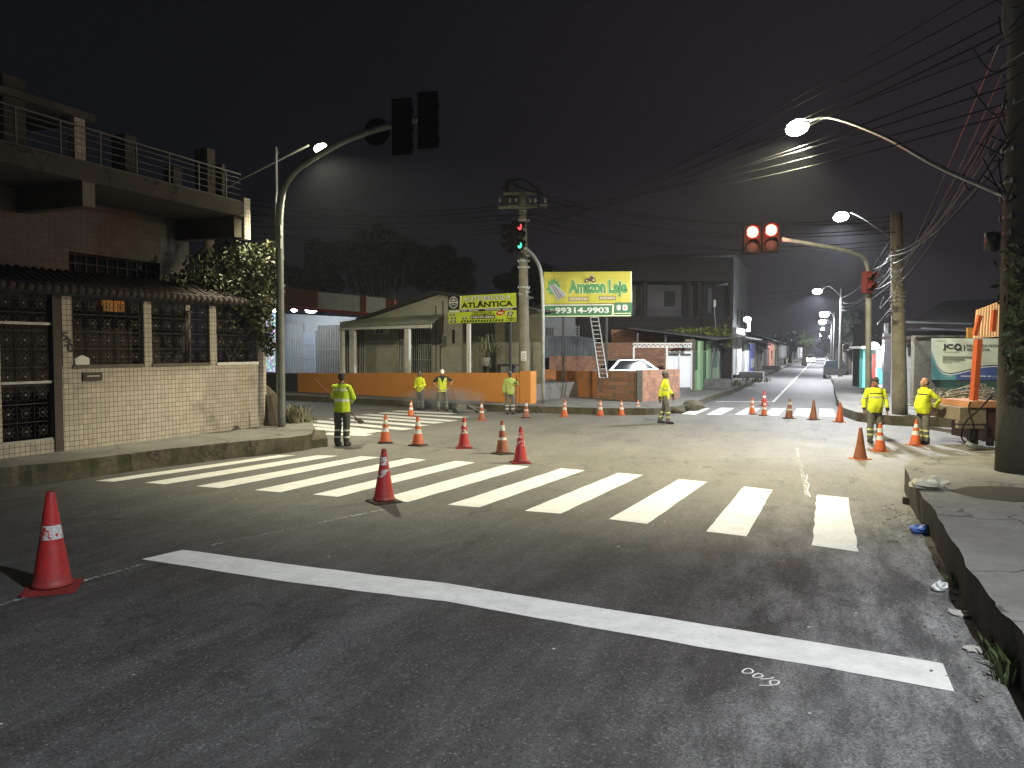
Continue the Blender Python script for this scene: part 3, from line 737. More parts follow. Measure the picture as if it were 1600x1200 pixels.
st_ = thing('tree_stump', g(426, 664, .35), 'dark broken stump between the tiled wall and the left signal pole', 'stump')
mb = MB(); b = V(st_.location); mb.tube([b, b + V((-.03, 0, .35)), b + V((-.1, 0, .8)), b + V((-.16, 0, 1.05))], [.34, .26, .2, .04], 10); mb.tube([b + V((.05, 0, .2)), b + V((.25, -.1, .35))], [.12, .05], 8); mb.build('stump_wood', BARK, st_)

# ------------------------------------------------------------------ orange wall and the house with the awning
random.seed(5)
F2 = Face(g(465, 612, .25), g(786, 628.5, .25))
ORANGE = M('orange_wall_paint', (.62, .25, .055), .75, .10, 1.6, .2, 0, .12, (.25, .12, .04)); ORANGE2 = M('worn_orange_paint', (.50, .19, .05), .8, .3, 3, .3, 0, .6, (.10, .05, .025))
ow = thing('orange_wall', F2.p(6, .25), 'long low orange painted wall across the crossing behind the workers', 'wall')
def wedge(F, mb, x0, x1, yt0, yt1, d0, d1, zb=.2, m=0):
    u0, z0 = F.uz(x0, yt0, d1); u1, z1 = F.uz(x1, yt1, d1)
    q = [F.p(u0, zb, d1), F.p(u1, zb, d1), F.p(u1, zb, d0), F.p(u0, zb, d0), F.p(u0, z0, d1), F.p(u1, z1, d1), F.p(u1, z1, d0), F.p(u0, z0, d0)]
    mb.hexa(q, m)
mb = MB(); wedge(F2, mb, 465, 812, 583, 582.5, -.16, 0); mb.build('wall_panel', ORANGE, ow)
mb = MB(); wedge(F2, mb, 812.5, 829, 580, 580, -.35, .05); mb.build('corner_pillar', ORANGE, ow)
gw = MB(); wedge(F2, gw, 380, 464, 583.5, 583, -.2, -.02); tag(gw.build('grey_wall', M('slate_grey_paint', (.055, .065, .062), .7, .2, 3, .2, 0, .3)), 'short dark grey wall at the left end of the orange wall', 'wall')
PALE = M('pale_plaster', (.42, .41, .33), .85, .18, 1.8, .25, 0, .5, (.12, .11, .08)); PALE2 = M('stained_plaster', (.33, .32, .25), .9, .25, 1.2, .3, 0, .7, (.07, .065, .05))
AWN = M('awning_sheet', (.30, .31, .24), .7, .2, 3, .15, 0, .4); BARS = M('pale_bars', (.50, .50, .46), .5, .2, 5, .05); DOORD = M('dark_doorway', (.035, .034, .03), .8)
ah = thing('awning_house', F2.p(8, .25, -4), 'pale single storey house with gable, barred doors and sheet awning behind the orange wall', 'house')
D3 = -2.8
def fpoly(F, mb, pts, dd, th, m=0):
    q = [F.uz(x, y, dd) for x, y in pts]; n = len(q)
    mb.add([F.p(a, b, dd - th) for a, b in q] + [F.p(a, b, dd) for a, b in q], [tuple(range(n))[::-1], tuple(range(n, 2 * n))] + [(i, (i + 1) % n, (i + 1) % n + n, i + n) for i in range(n)], m)
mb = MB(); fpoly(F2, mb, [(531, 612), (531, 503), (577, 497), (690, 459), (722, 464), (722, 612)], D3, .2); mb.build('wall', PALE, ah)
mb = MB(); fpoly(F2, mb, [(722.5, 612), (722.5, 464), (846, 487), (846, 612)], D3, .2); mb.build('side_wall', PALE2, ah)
mb = MB()
def roofstrip(x0, y0, x1, y1, back, mat, name, over=.45, th=.06):
    mb = MB(); a = F2.uz(x0, y0, D3); b = F2.uz(x1, y1, D3)
    q = [F2.p(a[0], a[1], D3 + over), F2.p(b[0], b[1], D3 + over), F2.p(b[0], b[1], D3 - back), F2.p(a[0], a[1], D3 - back)]
    mb.hexa(q + [p + V((0, 0, th)) for p in q]); return mb.build(name, mat, ah)
roofstrip(566, 499.5, 690.5, 457.5, 4, ROOFT, 'roof'); roofstrip(690.5, 457.5, 848, 487, 1.2, ROOFT, 'roof')
# awning: ribbed sheet
mb = MB(); a0 = F2.uz(529, 512, -.7); a1 = F2.uz(674, 506.5, -.7); b0 = F2.uz(556, 499, D3 + .02); b1 = F2.uz(694, 491.5, D3 + .02); n = 70
for i in range(n):
    f0, f1 = i / n, (i + 1) / n; h0 = .03 * (i % 2); h1 = .03 * ((i + 1) % 2)
    P = lambda f, s, h: F2.p((a0[0] + (a1[0] - a0[0]) * f) if s == 0 else (b0[0] + (b1[0] - b0[0]) * f), ((a0[1] + (a1[1] - a0[1]) * f) if s == 0 else (b0[1] + (b1[1] - b0[1]) * f)) + h, -.7 if s == 0 else D3 + .02)
    mb.quad(P(f0, 0, h0), P(f1, 0, h1), P(f1, 1, h1), P(f0, 1, h0))
mb.build('awning', AWN, ah)
mb = MB(); wedge(F2, mb, 529, 674, 512.5, 507, -.74, -.70, F2.uz(600, 514, -.7)[1]); mb.build('awning_edge', WHITEM, ah)
for x0, x1, y in ((531, 535, 513), (546, 553, 514), (632, 638.5, 512)):
    mb = MB(); F2.pbox(mb, x0, y, x1, 592, -.95, -.78); mb.build('awning_post', WHITEM, ah)
def barred(F, x0, y0, x1, y1, dd, parent, n, mat_in=None, horiz=1, name='barred_door'):
    u0, u1, z0, z1 = F.rect(x0, y0, x1, y1, dd); mb = MB(); F.slab(mb, u0, u1, z0, z1, dd - .02, dd + .004); o = mb.build(name, mat_in or DOORD, parent)
    mb = MB()
    for i in range(n + 1): a = u0 + (u1 - u0) * i / n; F.slab(mb, a - .014, a + .014, z0, z1, dd + .03, dd + .055)
    for j in range(horiz + 1): zz = z0 + (z1 - z0) * j / max(1, horiz); F.slab(mb, u0, u1, zz - .015, zz + .015, dd + .057, dd + .075)
    mb.build('bars', BARS, o); return o
barred(F2, 534, 514, 546.5, 588, D3, ah, 4); barred(F2, 554, 513, 570, 588, D3, ah, 6); barred(F2, 624, 515, 631.5, 588, D3, ah, 3); barred(F2, 639, 514, 675, 586, D3, ah, 11, None, 3)
ac = thing('air_conditioner', F2.p(*F2.uz(592, 519, D3), D3), 'white air conditioner box under the awning of the pale house', 'air conditioner')
mb = MB(); F2.pbox(mb, 584, 512, 601, 522, D3, D3 + .35); mb.build('casing', WHITEM, ac)
mb = MB(); F2.pbox(mb, 588, 513.5, 592, 520.5, D3 + .352, D3 + .36); F2.pbox(mb, 594, 513.5, 598, 520.5, D3 + .352, D3 + .36); mb.build('vent_grille', DOORD, ac)
mb = MB(); F2.pbox(mb, 686, 525, 694, 541, D3, D3 + .15); mb.build('meter_box', M('meter_grey', (.2, .2, .18), .6), ah)
mb = MB()
for px, y0, y1 in ((681, 478, 580), (692, 470, 522), (688, 541, 578)): u, z = F2.uz(px, y0, D3 + .03); u2, z2 = F2.uz(px, y1, D3 + .03); mb.tube([F2.p(u, z, D3 + .03), F2.p(u, z2, D3 + .03)], .025, 6)
mb.build('conduit', DKMETAL, ah)
mb = MB(); F2.pbox(mb, 706, 515, 709.5, 536, D3, D3 + .06); mb.build('wall_stain_pipe', DKMETAL, ah)
# clutter on the porch: dark bench, bucket and the potted plant with long leaves
pt = thing('potted_plant', F2.p(*F2.uz(757, 572, -1.6), -1.6), 'potted plant with long drooping leaves against the stained wall', 'plant')
b = V(pt.location); b.z = max(b.z, .9); pt.location = b
mb = MB(); mb.lathe([(.14, 0), (.2, .02), (.24, .35), (.26, .37), (.2, .36)], 16, b); mb.build('pot', PALE2, pt, smooth=True)
mb = MB()
for i in range(46):
    a = random.uniform(0, 6.28); r = random.uniform(.3, .75); h = random.uniform(.5, 1.3); P = [b + V((0, 0, .35)), b + V((math.cos(a) * r * .35, math.sin(a) * r * .35, .35 + h * .8)), b + V((math.cos(a) * r * .8, math.sin(a) * r * .8, .35 + h * .85)), b + V((math.cos(a) * r * 1.15, math.sin(a) * r * 1.15, .35 + h * .4))]
    s = V((-math.sin(a), math.cos(a), 0)) * .03
    for p, q, k in zip(P, P[1:], (1, .8, .5)): mb.quad(p - s * k, p + s * k, q + s * k * .7, q - s * k * .7)
mb.build('leaves', leafmat('leaf_pot', (.12, .12, .05)), pt)
bench = thing('porch_bench', F2.p(F2.uz(790, 575, -1.5)[0], .95, -1.5), 'dark low bench in front of the stained wall beside the middle pole', 'bench')
mb = MB(); F2.pbox(mb, 776, 569, 803, 572.5, -1.75, -1.3); mb.build('seat', DKMETAL, bench)
for x in (778, 801): mb = MB(); F2.pbox(mb, x - 1, 572.6, x + 1, 590, -1.6, -1.45); mb.build('leg', DKMETAL, bench)
mb = MB(); F2.slab(mb, -5, F2.L + .4, .2, .92, -9, -.6); tag(mb.build('porch_floor', CONC), kind='structure')

# ------------------------------------------------------------------ lit corner shop left of the pale house
shop = thing('corner_shop', F2.p(0, .25, -5), 'lit shop with rust red fascia, corrugated parapet and barred front left of the awning house', 'shop')
DS = -5.0; BRICKR = M('rust_red_fascia', (.30, .10, .05), .8, .2, 3, .2, 0, .3); CORR = M('corrugated_zinc', (.30, .32, .33), .5, .25, 3, .1, .5, .4)
BLUEW = M('bluish_white_wall', (.42, .45, .46), .8, .15, 2, .2, 0, .3)
mb = MB(); fpoly(F2, mb, [(405, 600), (405, 488), (560, 496), (560, 600)], DS - 2, .2); mb.build('wall', BLUEW, shop)
mb = MB(); fpoly(F2, mb, [(440, 481), (440, 449), (495.5, 455), (495.5, 484)], DS, .2); mb.build('fascia', BRICKR, shop)
mb = MB(); u0, _ = F2.uz(496, 470, DS); u1, _ = F2.uz(602, 478, DS); n = 44; zt0 = F2.uz(496, 456, DS)[1]; zt1 = F2.uz(602, 466, DS)[1]; zb0 = F2.uz(496, 485, DS)[1]; zb1 = F2.uz(602, 494, DS)[1]
for i in range(n * 2):
    f0, f1 = i / (2 * n), (i + 1) / (2 * n); a, b = (DS, DS - .09) if i % 2 else (DS - .09, DS)
    L = lambda f, x, y: x + (y - x) * f
    mb.quad(F2.p(L(f0, u0, u1), L(f0, zb0, zb1), a), F2.p(L(f1, u0, u1), L(f1, zb0, zb1), b), F2.p(L(f1, u0, u1), L(f1, zt0, zt1), b), F2.p(L(f0, u0, u1), L(f0, zt0, zt1), a))
mb.build('corrugated_parapet', CORR, shop)
mb = MB(); fpoly(F2, mb, [(602.5, 494), (602.5, 467), (616, 468), (616, 494)], DS, .15); mb.build('fascia_post', BRICKR, shop)
mb = MB(); fpoly(F2, mb, [(563, 490), (563, 461), (572, 462), (572, 491)], DS + .03, .1); mb.build('fascia_post', BRICKR, shop)
mb = MB(); q0 = F2.uz(420, 480, DS + .9); q1 = F2.uz(578, 493, DS + .9)
Q = [F2.p(q0[0], q0[1], DS + .9), F2.p(q1[0], q1[1], DS + .9), F2.p(q1[0], q1[1] + .1, DS - 2), F2.p(q0[0], q0[1] + .1, DS - 2)]
mb.hexa(Q + [p + V((0, 0, .12)) for p in Q]); mb.build('canopy', WHITEM, shop)
mb = MB(); Q2 = [Q[0] + F2.n * .01, Q[1] + F2.n * .01]; Q3 = [p + F2.n * .05 for p in Q2]
mb.hexa([Q2[0], Q2[1], Q3[1], Q3[0]] + [p + V((0, 0, .15)) for p in (Q2[0], Q2[1], Q3[1], Q3[0])]); mb.build('canopy_edge', M('red_trim', (.45, .05, .05), .5, .15, 4, .05), shop)
barred(F2, 440, 505, 474, 583, DS - 1.9, shop, 9, BLUEW, 3, 'barred_front'); barred(F2, 474, 517, 494, 582, DS - 1.88, shop, 6, M('pale_blue_door', (.45, .52, .62), .6, .1, 4), 3, 'barred_front'); barred(F2, 497, 508, 531, 583, DS - 1.9, shop, 13, M('shaded_wall', (.16, .16, .15), .8, .4, 6), 2, 'barred_front')
for px, py, w in ((430, 484, 80), (459.5, 483.5, 60), (486, 484, 150)):
    p = F2.p(*F2.uz(px, py + 1.5, DS + .6), DS + .6); mb = MB(); mb.ell(p, (.17, .12, .08) if px < 480 else (.34, .16, .12)); l = mb.build('flood_lamp', E('flood_white', (.9, .95, 1), 60), shop, smooth=True)
    ld = bpy.data.lights.new('flood_light', 'POINT'); ld.energy = w; ld.color = (.86, .92, 1); ld.shadow_soft_size = .15; lo = bpy.data.objects.new('flood_light', ld); COL.objects.link(lo); lo.parent = shop; lo.location = p + V((0, 0, -.35)) - world_loc(shop)
sw = thing('shop_window', F2.p(*F2.uz(425, 580, DS - .5), DS - .5), 'brightly lit shop window showing past the end of the tiled wall', 'shop window')
def litstock():
    k = N('lit_shelves'); p = k.world(); v = k.n('ShaderNodeTexVoronoi', {'Vector': p, 'Scale': 5.0}); f = k.ramp(v.outputs['Distance'], .1, .5)
    c = k.mix(f, (.85, .93, 1), (.12, .2, .3)); c = k.mix(.25, c, v.outputs['Color']); k.l(c, k.b.inputs['Base Color']); k.l(c, k.b.inputs['Emission Color']); k.b.inputs['Emission Strength'].default_value = 1.4; return k.mat
mb = MB(); F2.pbox(mb, 408, 490, 434, 581, DS - .6, DS - .45); mb.build('display', litstock(), sw)
mb = MB()
for a, b, c_, e_ in ((406.5, 488, 408, 582), (434, 488, 435.5, 582), (408, 531, 434, 532.5)): F2.pbox(mb, a, b, c_, e_, DS - .6, DS - .40)
mb.build('window_frame', WHITEM, sw)
# ------------------------------------------------------------------ middle pole, signals and signal masts
random.seed(21)
BLACKP = M('black_signal_housing', (.008, .006, .006), .9, .2, 8, .05); BLACKP.node_tree.nodes['Principled BSDF'].inputs['Specular IOR Level'].default_value = .0; LENSD = M('dark_lens', (.03, .012, .012), .8, .1, 8, 0)
RED_E = E('red_signal_light', (1, .05, .035), 26); RED_S = E('red_signal_dim', (1, .06, .08), 1.6); GRN_E = E('green_signal_light', (.08, .85, .62), 1.3)
def signal_head(parent, c, face, n, w, h, lit=None, lit_mat=None, board=.0, visor=True, mat=None):
    """vertical housing with n lenses facing `face`; the board is a flat back plate round it"""
    f = V(face).normalized(); s = V((-f.y, f.x, 0)); up = V((0, 0, 1)); c = V(c); rot = Matrix(((s.x, f.x, 0), (s.y, f.y, 0), (0, 0, 1)))
    mb = MB(); mb.box(c, (w, .2, h), 0, rot)
    if board: mb.box(c - f * .06, (w + board, .03, h + board), 0, rot)
    hd = mb.build('signal_head', mat or BLACKP, parent)
    for i in range(n):
        z = h / 2 - h * (i + .5) / n; p = c + up * z + f * .105; r = min(w, h / n) * .40
        mb = MB(); N_ = 18
        ring = [p + s * (r * math.cos(2 * math.pi * k / N_)) + up * (r * math.sin(2 * math.pi * k / N_)) for k in range(N_)]
        dome = [p + f * .035 + s * (r * .5 * math.cos(2 * math.pi * k / N_)) + up * (r * .5 * math.sin(2 * math.pi * k / N_)) for k in range(N_)]
        mb.add(ring + dome, [(k, (k + 1) % N_, (k + 1) % N_ + N_, k + N_) for k in range(N_)] + [tuple(range(N_, 2 * N_))])
        on = lit is not None and i in lit
        mb.build('signal_lens', (lit_mat if not isinstance(lit_mat, dict) else lit_mat[i]) if on else LENSD, hd)
        if visor:
            mb = MB(); prev = None
            for k in range(13):
                q = R(-20) + R(220) * k / 12; a = p + s * (r * 1.08 * math.cos(q)) + up * (r * 1.08 * math.sin(q)); b = a + f * (.22 if 2 < k < 10 else .15)
                if prev: mb.quad(prev[0], a, b, prev[1]); mb.quad(prev[1] * 1 + up * .004, b + up * .004, a + up * .004, prev[0] + up * .004)
                prev = (a, b)
            mb.build('visor', mat or BLACKP, hd)
    return hd
PM = F2.p(*F2.uz(820, 622, -.5), -.5); PM.z = .25
mid_pole = pole('utility_pole', PM, d(818, 300, PM.y).z, .23, .16, 'tall concrete pole at the orange wall corner with crossarms and a notice', 'utility pole', POLEC, lean=(-.1, 0))
for yy, hw, dd in ((321, 1.0, -.1), (325, .95, .14), (303, .75, .1)):
    mb = MB(); zz = d(818, yy, PM.y).z; mb.bar((PM.x - .1 - hw, PM.y - dd - .2, zz - .06), (PM.x - .1 + hw, PM.y - dd + .25, zz + .06), .10, .10); mb.build('crossarm', POLEC, mid_pole)
for sx in (-.9, -.5, .5, .9, -.25, .3):
    mb = MB(); zz = d(818, 319, PM.y).z + .06; mb.lathe([(.03, 0), (.06, .04), (.04, .07), (.06, .10), (.035, .16), (.02, .18)], 10, (PM.x - .1 + sx, PM.y - .05, zz)); mb.build('insulator', M('porcelain', (.35, .33, .3), .3, .1, 5, 0), mid_pole)
mb = MB(); zz = d(800, 295, PM.y).z; mb.lathe([(.18, -.35), (.24, -.32), (.24, .3), (.2, .35)], 16, (PM.x - .55, PM.y, zz)); mb.build('transformer', DKMETAL, mid_pole)
mb = MB(); zz = d(830, 292, PM.y).z; mb.tube(arc([(PM.x - .9, PM.y - .2, zz - .1), (PM.x - .3, PM.y - .25, zz + .25), (PM.x + .2, PM.y - .2, zz + .1), (PM.x + .7, PM.y - .1, zz - .35)], 6), .035, 6); mb.tube(arc([(PM.x - .5, PM.y - .2, zz + .1), (PM.x + .1, PM.y - .3, zz - .2), (PM.x + .5, PM.y - .2, zz - .3), (PM.x + .55, PM.y - .2, zz - .9)], 6), .03, 6)
mb.build('jumper_cables', M('cable_black', (.010, .010, .011), .95, .2, 8, 0), mid_pole)
for yy in (345, 400, 408, 418, 449):
    mb = MB(); zz = d(818, yy, PM.y).z; mb.lathe([(.20, -.03), (.215, -.03), (.215, .03), (.20, .03)], 14, (PM.x - .05, PM.y, zz)); mb.box((PM.x - .25, PM.y - .05, zz), (.06, .08, .08)); mb.box((PM.x + .16, PM.y - .05, zz), (.06, .08, .08)); mb.build('clamp_band', METAL, mid_pole)
mb = MB(); zz = d(818, 461, PM.y - .3).z
for a in range(14):
    q = random.uniform(0, 6.28); c = V((PM.x, PM.y - .28, zz)); mb.bar(c + V((math.cos(q) * .05, 0, math.sin(q) * .05)), c + V((math.cos(q) * random.uniform(.2, .4), random.uniform(-.1, .1), math.sin(q) * random.uniform(.15, .4))), .018)
mb.build('cable_knot', METAL, mid_pole)
FN = Face((0, PM.y - .24), (10, PM.y - .24))
mb = MB(); u0, u1, z0, z1 = FN.rect(814, 549, 822.5, 563.5); FN.slab(mb, u0, u1, z0, z1, -.01, .01); fl = Flat(FN.p(u0, z0, .012), FN.t, V((0, 0, 1)), FN.n, u1 - u0, z1 - z0)
fl.rect(mb, .15, .12, .85, .2, 1); fl.rect(mb, .15, .3, .6, .36, 1); fl.rect(mb, .2, .45, .75, .8, 1); fl.rect(mb, .3, .52, .65, .72, 0, 2)
mb.build('paper_notice', [WHITEM, M('ink_grey', (.12, .12, .12), .7)], mid_pole)

# curved mast in front of the middle pole, carrying the side street signal
B = g(849, 630, .25); mast = thing('signal_mast', B, 'thin curved grey mast in front of the middle pole holding the red and green signal', 'signal mast')
mb = MB(); Y = B.y
mb.tube(arc([B, d(848.5, 560, Y), d(848, 470, Y), d(845, 425, Y), d(836, 403, Y - .2), d(820, 386, Y - .6)], 6), .075, 10); mb.build('mast_pole', METAL, mast, smooth=True)
FM = Face((0, Y - .6), (10, Y - .6)); cc = d(808.5, 368.5, Y - .7)
signal_head(mast, cc, (.75, -.62, 0), 3, .42, 1.05, {0, 2}, {0: RED_S, 2: GRN_E}, .10)
signal_head(mast, d(797, 372, Y - .5), (-.9, -.45, 0), 3, .34, 1.0, None, None, .12)

# left mast: long arm over the road, the heads face away from us
B = g(440, 667, .35); lm = thing('signal_mast', B, 'long armed signal mast on the left corner with two signals seen from behind', 'signal mast')
Y = B.y; tipd = lambda k: Y - .375 * k
def armp(px, py, k): return d(px, py, Y - .37 * k)
mb = MB()
mb.tube(arc([B, d(439, 560, Y), d(437, 420, Y), d(437, 330, Y), d(445, 292, Y - .15), d(470, 260, Y - .5), d(530, 224, Y - 1.0), d(572, 207, Y - 1.25), d(610, 196, Y - 1.45), d(650, 186, Y - 1.7)], 6), [.10] * 22 + [.08] * 33, 12)
mb.build('mast_pole', GREYP, lm, smooth=True)
aw = V((.25, .97, 0))
for px, py, k in ((629.5, 199, 1.62), (670, 189, 1.78)):
    Yk = Y - k - .05; sc = Yk / 1202
    signal_head(lm, d(px, py, Yk), aw, 3, 27 * sc, 80 * sc, None, None, 6 * sc)
mb = MB(); c = d(587, 205, Y - 1.3); mb.tube([c + aw * .05, c + aw * .08], .33, 28); mb.tube([c + aw * .02, c + aw * .05], .1, 10); mb.build('round_sign', BLACKP, lm)
for y0, y1 in ((352, 369), (372, 389)):
    mb = MB(); FB_ = Face((0, Y - .1), (10, Y - .1)); u0, u1, z0, z1 = FB_.rect(432.5, y0, 440, y1); FB_.slab(mb, u0, u1, z0, z1, -.1, .1); mb.build('control_box', GREYP, lm)
B2 = g(434, 660, .35); sp = thing('steel_post', B2, 'slender steel post standing right behind the left signal mast', 'post')
mb = MB(); mb.tube([B2, d(433, 420, B2.y), d(431.5, 230, B2.y)], [.06, .05, .035], 8); mb.build('post', METAL, sp); mb = MB(); mb.tube([d(431.5, 233, B2.y), d(434.5, 240, B2.y)], .03, 6); mb.build('bracket', METAL, sp)

# right mast with the two red signals
B = g(1357, 655, .30); rm = thing('signal_mast', B, 'grey signal mast at the right corner with two bright red lights', 'signal mast'); Y = B.y
mb = MB(); mb.tube(arc([B, d(1357, 560, Y), d(1357, 450, Y), d(1354, 412, Y), d(1342, 399, Y - .2), d(1305, 388, Y - .5), d(1222, 374, Y - 1.0)], 6), [.09] * 14 + [.06] * 24, 12); mb.build('mast_pole', GREYP, rm, smooth=True)
for px, py in ((1174.5, 374.5), (1203.5, 371.5)):
    sc = (Y - 1.1) / 1202; signal_head(rm, d(px, py, Y - 1.1), (-.12, -.99, 0), 2, 25 * sc, 44 * sc, {0}, RED_E, 1.5 * sc)
    ld = bpy.data.lights.new('signal_light', 'POINT'); ld.energy = 90; ld.color = (1, .02, .02); ld.shadow_soft_size = .12; lo = bpy.data.objects.new('signal_light', ld); COL.objects.link(lo); lo.parent = rm; lo.location = d(px, py - 11, Y - 1.1) + V((0, -.36, -.12)) - world_loc(rm)
signal_head(rm, d(1356, 441, Y - .25), (.3, -.95, 0), 2, .26, .62, None, None, .03, True, M('red_lit_housing', (.11, .02, .02), .5))  # the signals' red glow is put into this housing's colour

# ------------------------------------------------------------------ sign boards
YG = M('sign_lime', (.46, .56, .03), .5, .06, 2, .02); YL = M('sign_yellow', (.42, .38, .03), .5, .08, 2, .02, 0, .15, (.3, .3, .03)); GRN = M('sign_green', (.025, .13, .05), .5, .1, 3, .02); GRN2 = M('sign_mid_green', (.07, .26, .07), .5, .1, 3, .02)
WHT = M('sign_white', (.60, .61, .57), .5, .05, 3, 0); BLK = M('sign_black', (.012, .012, .012), .5, .05, 3, 0); GRY = M('sign_grey', (.36, .35, .36), .5, .12, 6, 0); REDS = M('sign_red', (.5, .04, .03), .5, .05, 3, 0); OUTL = M('sign_pale_lime', (.70, .74, .45), .5, .05, 3, 0); TAN = M('sign_tan', (.48, .42, .22), .5, .05, 3, 0); BRN = M('sign_dark_brown', (.05, .02, .02), .5, .05, 3, 0); ORY = M('sign_amber', (.66, .42, .05), .5, .06, 3, 0)
def board(name, loc_px, F, px, dd, label, mats, cat='sign'):
    (xa, ya), (xb, yb), (xc, yc), (xd, yd) = px   # tl, tr, br, bl
    a = F.uz(xd, yd, dd); b = F.uz(xc, yc, dd); c = F.uz(xa, ya, dd)
    o = F.p(a[0], a[1], dd); ux = F.p(b[0], b[1], dd) - o; uy = F.p(c[0], c[1], dd) - o; W, Hh = ux.length, uy.length; ux.normalize(); uy.normalize()
    t = thing(name, o + ux * W / 2, label, cat)
    mb = MB(); q = [o, o + ux * W, o + ux * W + uy * Hh, o + uy * Hh]; mb.hexa([p - F.n * .08 for p in q] + q); mb.build('back_panel', DKMETAL, t)
    return t, Flat(o, ux, uy, F.n, W, Hh)
t, fl = board('driving_school_sign', None, F2, ((700, 463.5), (806.5, 460), (807.5, 502.5), (701, 505.5)), -.45, 'lime and black banner sign with two lines of capitals on two thin posts', None)
mb = MB(); m_l = [YG, BLK, WHT, REDS, GRY, OUTL]
fl.rect(mb, 0, 0, 1, 1, 0, 1); fl.rect(mb, 0, .5, .185, 1, 1, 2); fl.ring(mb, .085, .77, .062, .07, 2, 3); fl.ring(mb, .085, .77, .05, .053, 2, 3)
fl.rect(mb, .02, .745, .15, .79, 2, 3); fl.rect(mb, .05, .83, .12, .86, 2, 3); fl.rect(mb, .05, .68, .12, .70, 2, 3); fl.disc(mb, .085, .89, .009, 2, 3)
fl.poly(mb, [(.165, .5), (.19, .5), (.215, 1), (.19, 1)], 5, 2)
fl.text(mb, 'AUTOESCOLA', .24, .78, .93, .96, 1, 3, .06); fl.text(mb, 'AUTOESCOLA', .243, .785, .927, .955, 2, 4, .025)
fl.text(mb, 'ATLÂNTICA', .205, .545, .955, .79, 1, 4, .035)
fl.rect(mb, .19, .49, 1, .515, 2, 2); fl.rect(mb, .0, .405, 1, .488, 1, 2); fl.rect(mb, .01, .41, .18, .475, 2, 3)
for a, b in ((.205, .29), (.32, .46), (.56, .78), (.81, .95)):
    x = a
    while x < b: w = random.uniform(.006, .016); fl.rect(mb, x, .425, min(x + w, b), .468, 2, 3); x += w + .006
fl.text(mb, 'CENTRO DE', .37, .335, .66, .39, 1, 3, .03); fl.text(mb, 'TREINAMENTO', .35, .265, .69, .325, 1, 3, .03)
fl.rect(mb, .335, .135, .70, .255, 1, 3); fl.text(mb, '98435-0866', .375, .155, .69, .235, 2, 4, .03); fl.disc(mb, .355, .195, .011, 2, 4)
for i in range(15):
    x = .19 + .042 * i; fl.poly(mb, [(x, .02), (x + .024, .02), (x + .044, .105), (x + .02, .105)], 1, 3)
fl.poly(mb, [(.78 + .065 * math.cos(q * .2618) , .325 + .085 * math.sin(q * .2618 + .35)) for q in range(24)], 3, 4); fl.rect(mb, .745, .30, .815, .345, 5, 5)
def car_glyph(u, w, s): # small side view of a car
    fl.poly(mb, [(u, w), (u + s, w), (u + s, w + .03), (u + s * .82, w + .04), (u + s * .66, w + .075), (u + s * .28, w + .075), (u + s * .14, w + .04), (u, w + .032)], 4, 3); fl.disc(mb, u + s * .22, w, s * .11, 1, 4, 12); fl.disc(mb, u + s * .78, w, s * .11, 1, 4, 12)
car_glyph(.02, .31, .09); car_glyph(.03, .18, .10); car_glyph(.02, .06, .11); car_glyph(.87, .30, .10); car_glyph(.86, .21, .09); car_glyph(.21, .16, .09)
for u in (.87, .93): 
    fl.ring(mb, u, .085, .012, .018, 1, 3, 14); fl.ring(mb, u + .045, .085, .012, .018, 1, 3, 14); fl.poly(mb, [(u, .085), (u + .02, .15), (u + .045, .085), (u + .025, .12)], 1, 3)
mb.build('sign_face', m_l, t)
for x, y0, m in ((732, 505, WHITEM), (797, 502, DKMETAL)):
    u, z = F2.uz(x, y0, -.56); mb = MB(); w = .09 if m is WHITEM else .04; F2.slab(mb, u - w, u + w, .25, z + .15, -.62, -.54); mb.build('sign_post', m, t)

FB = Face((0, 34), (10, 34))
t, fl = board('slab_maker_billboard', None, FB, ((849.5, 425), (986, 424), (988, 494), (851, 495)), 0, 'big yellow and green billboard with tractor, leaf and phone number', None, 'billboard')
mb = MB(); m_l = [YL, GRN, GRN2, WHT, GRY, OUTL, TAN, BRN, ORY, REDS]
fl.rect(mb, 0, 0, 1, 1, 0, 1); fl.poly(mb, [(.86, .3), (1, .3), (1, .86), (.93, .7)], 8, 2)
fl.rect(mb, 0, 0, 1, .245, 1, 2); fl.rect(mb, 0, .25, 1, .27, 3, 3); fl.rect(mb, 0, .275, 1, .29, 7, 3); fl.rect(mb, 0, .91, 1, .92, 8, 3); fl.rect(mb, 0, .0, 1, .02, 5, 4); fl.rect(mb, .985, 0, 1, 1, 5, 4)
fl.poly(mb, [(.02, .62), (.05, .66), (.05, .80), (.075, .78), (.085, .86), (.10, .82), (.12, .87), (.135, .79), (.165, .80), (.17, .72), (.19, .7), (.15, .55), (.10, .49), (.06, .5), (.05, .57)], 2, 3)
fl.poly(mb, [(.055, .70), (.115, .735), (.245, .49), (.23, .43), (.215, .45), (.205, .40), (.185, .42), (.175, .36), (.145, .38)], 4, 4)
fl.poly(mb, [(.115, .735), (.13, .725), (.255, .49), (.245, .49)], 3, 5)
for k in range(2): fl.poly(mb, [(.075 + .02 * k, .712 + .012 * k), (.08 + .02 * k, .714 + .012 * k), (.178 + .03 * k, .41 + .02 * k), (.172 + .03 * k, .40 + .02 * k)], 7, 5)
fl.rect(mb, .03, .57, .07, .58, 3, 4); fl.rect(mb, .05, .43, .11, .44, 4, 4)
def tw(s, a, b, c, e_): 
    fl.text(mb, s, a - .006, b - .012, c + .006, e_ + .012, 5, 4, .085); fl.text(mb, s, a - .002, b - .006, c + .002, e_ + .006, 1, 5, .055); fl.text(mb, s, a, b, c, e_, 2, 6, .018)
tw('Amazon', .285, .52, .70, .81); tw('Laje', .735, .425, .945, .81)
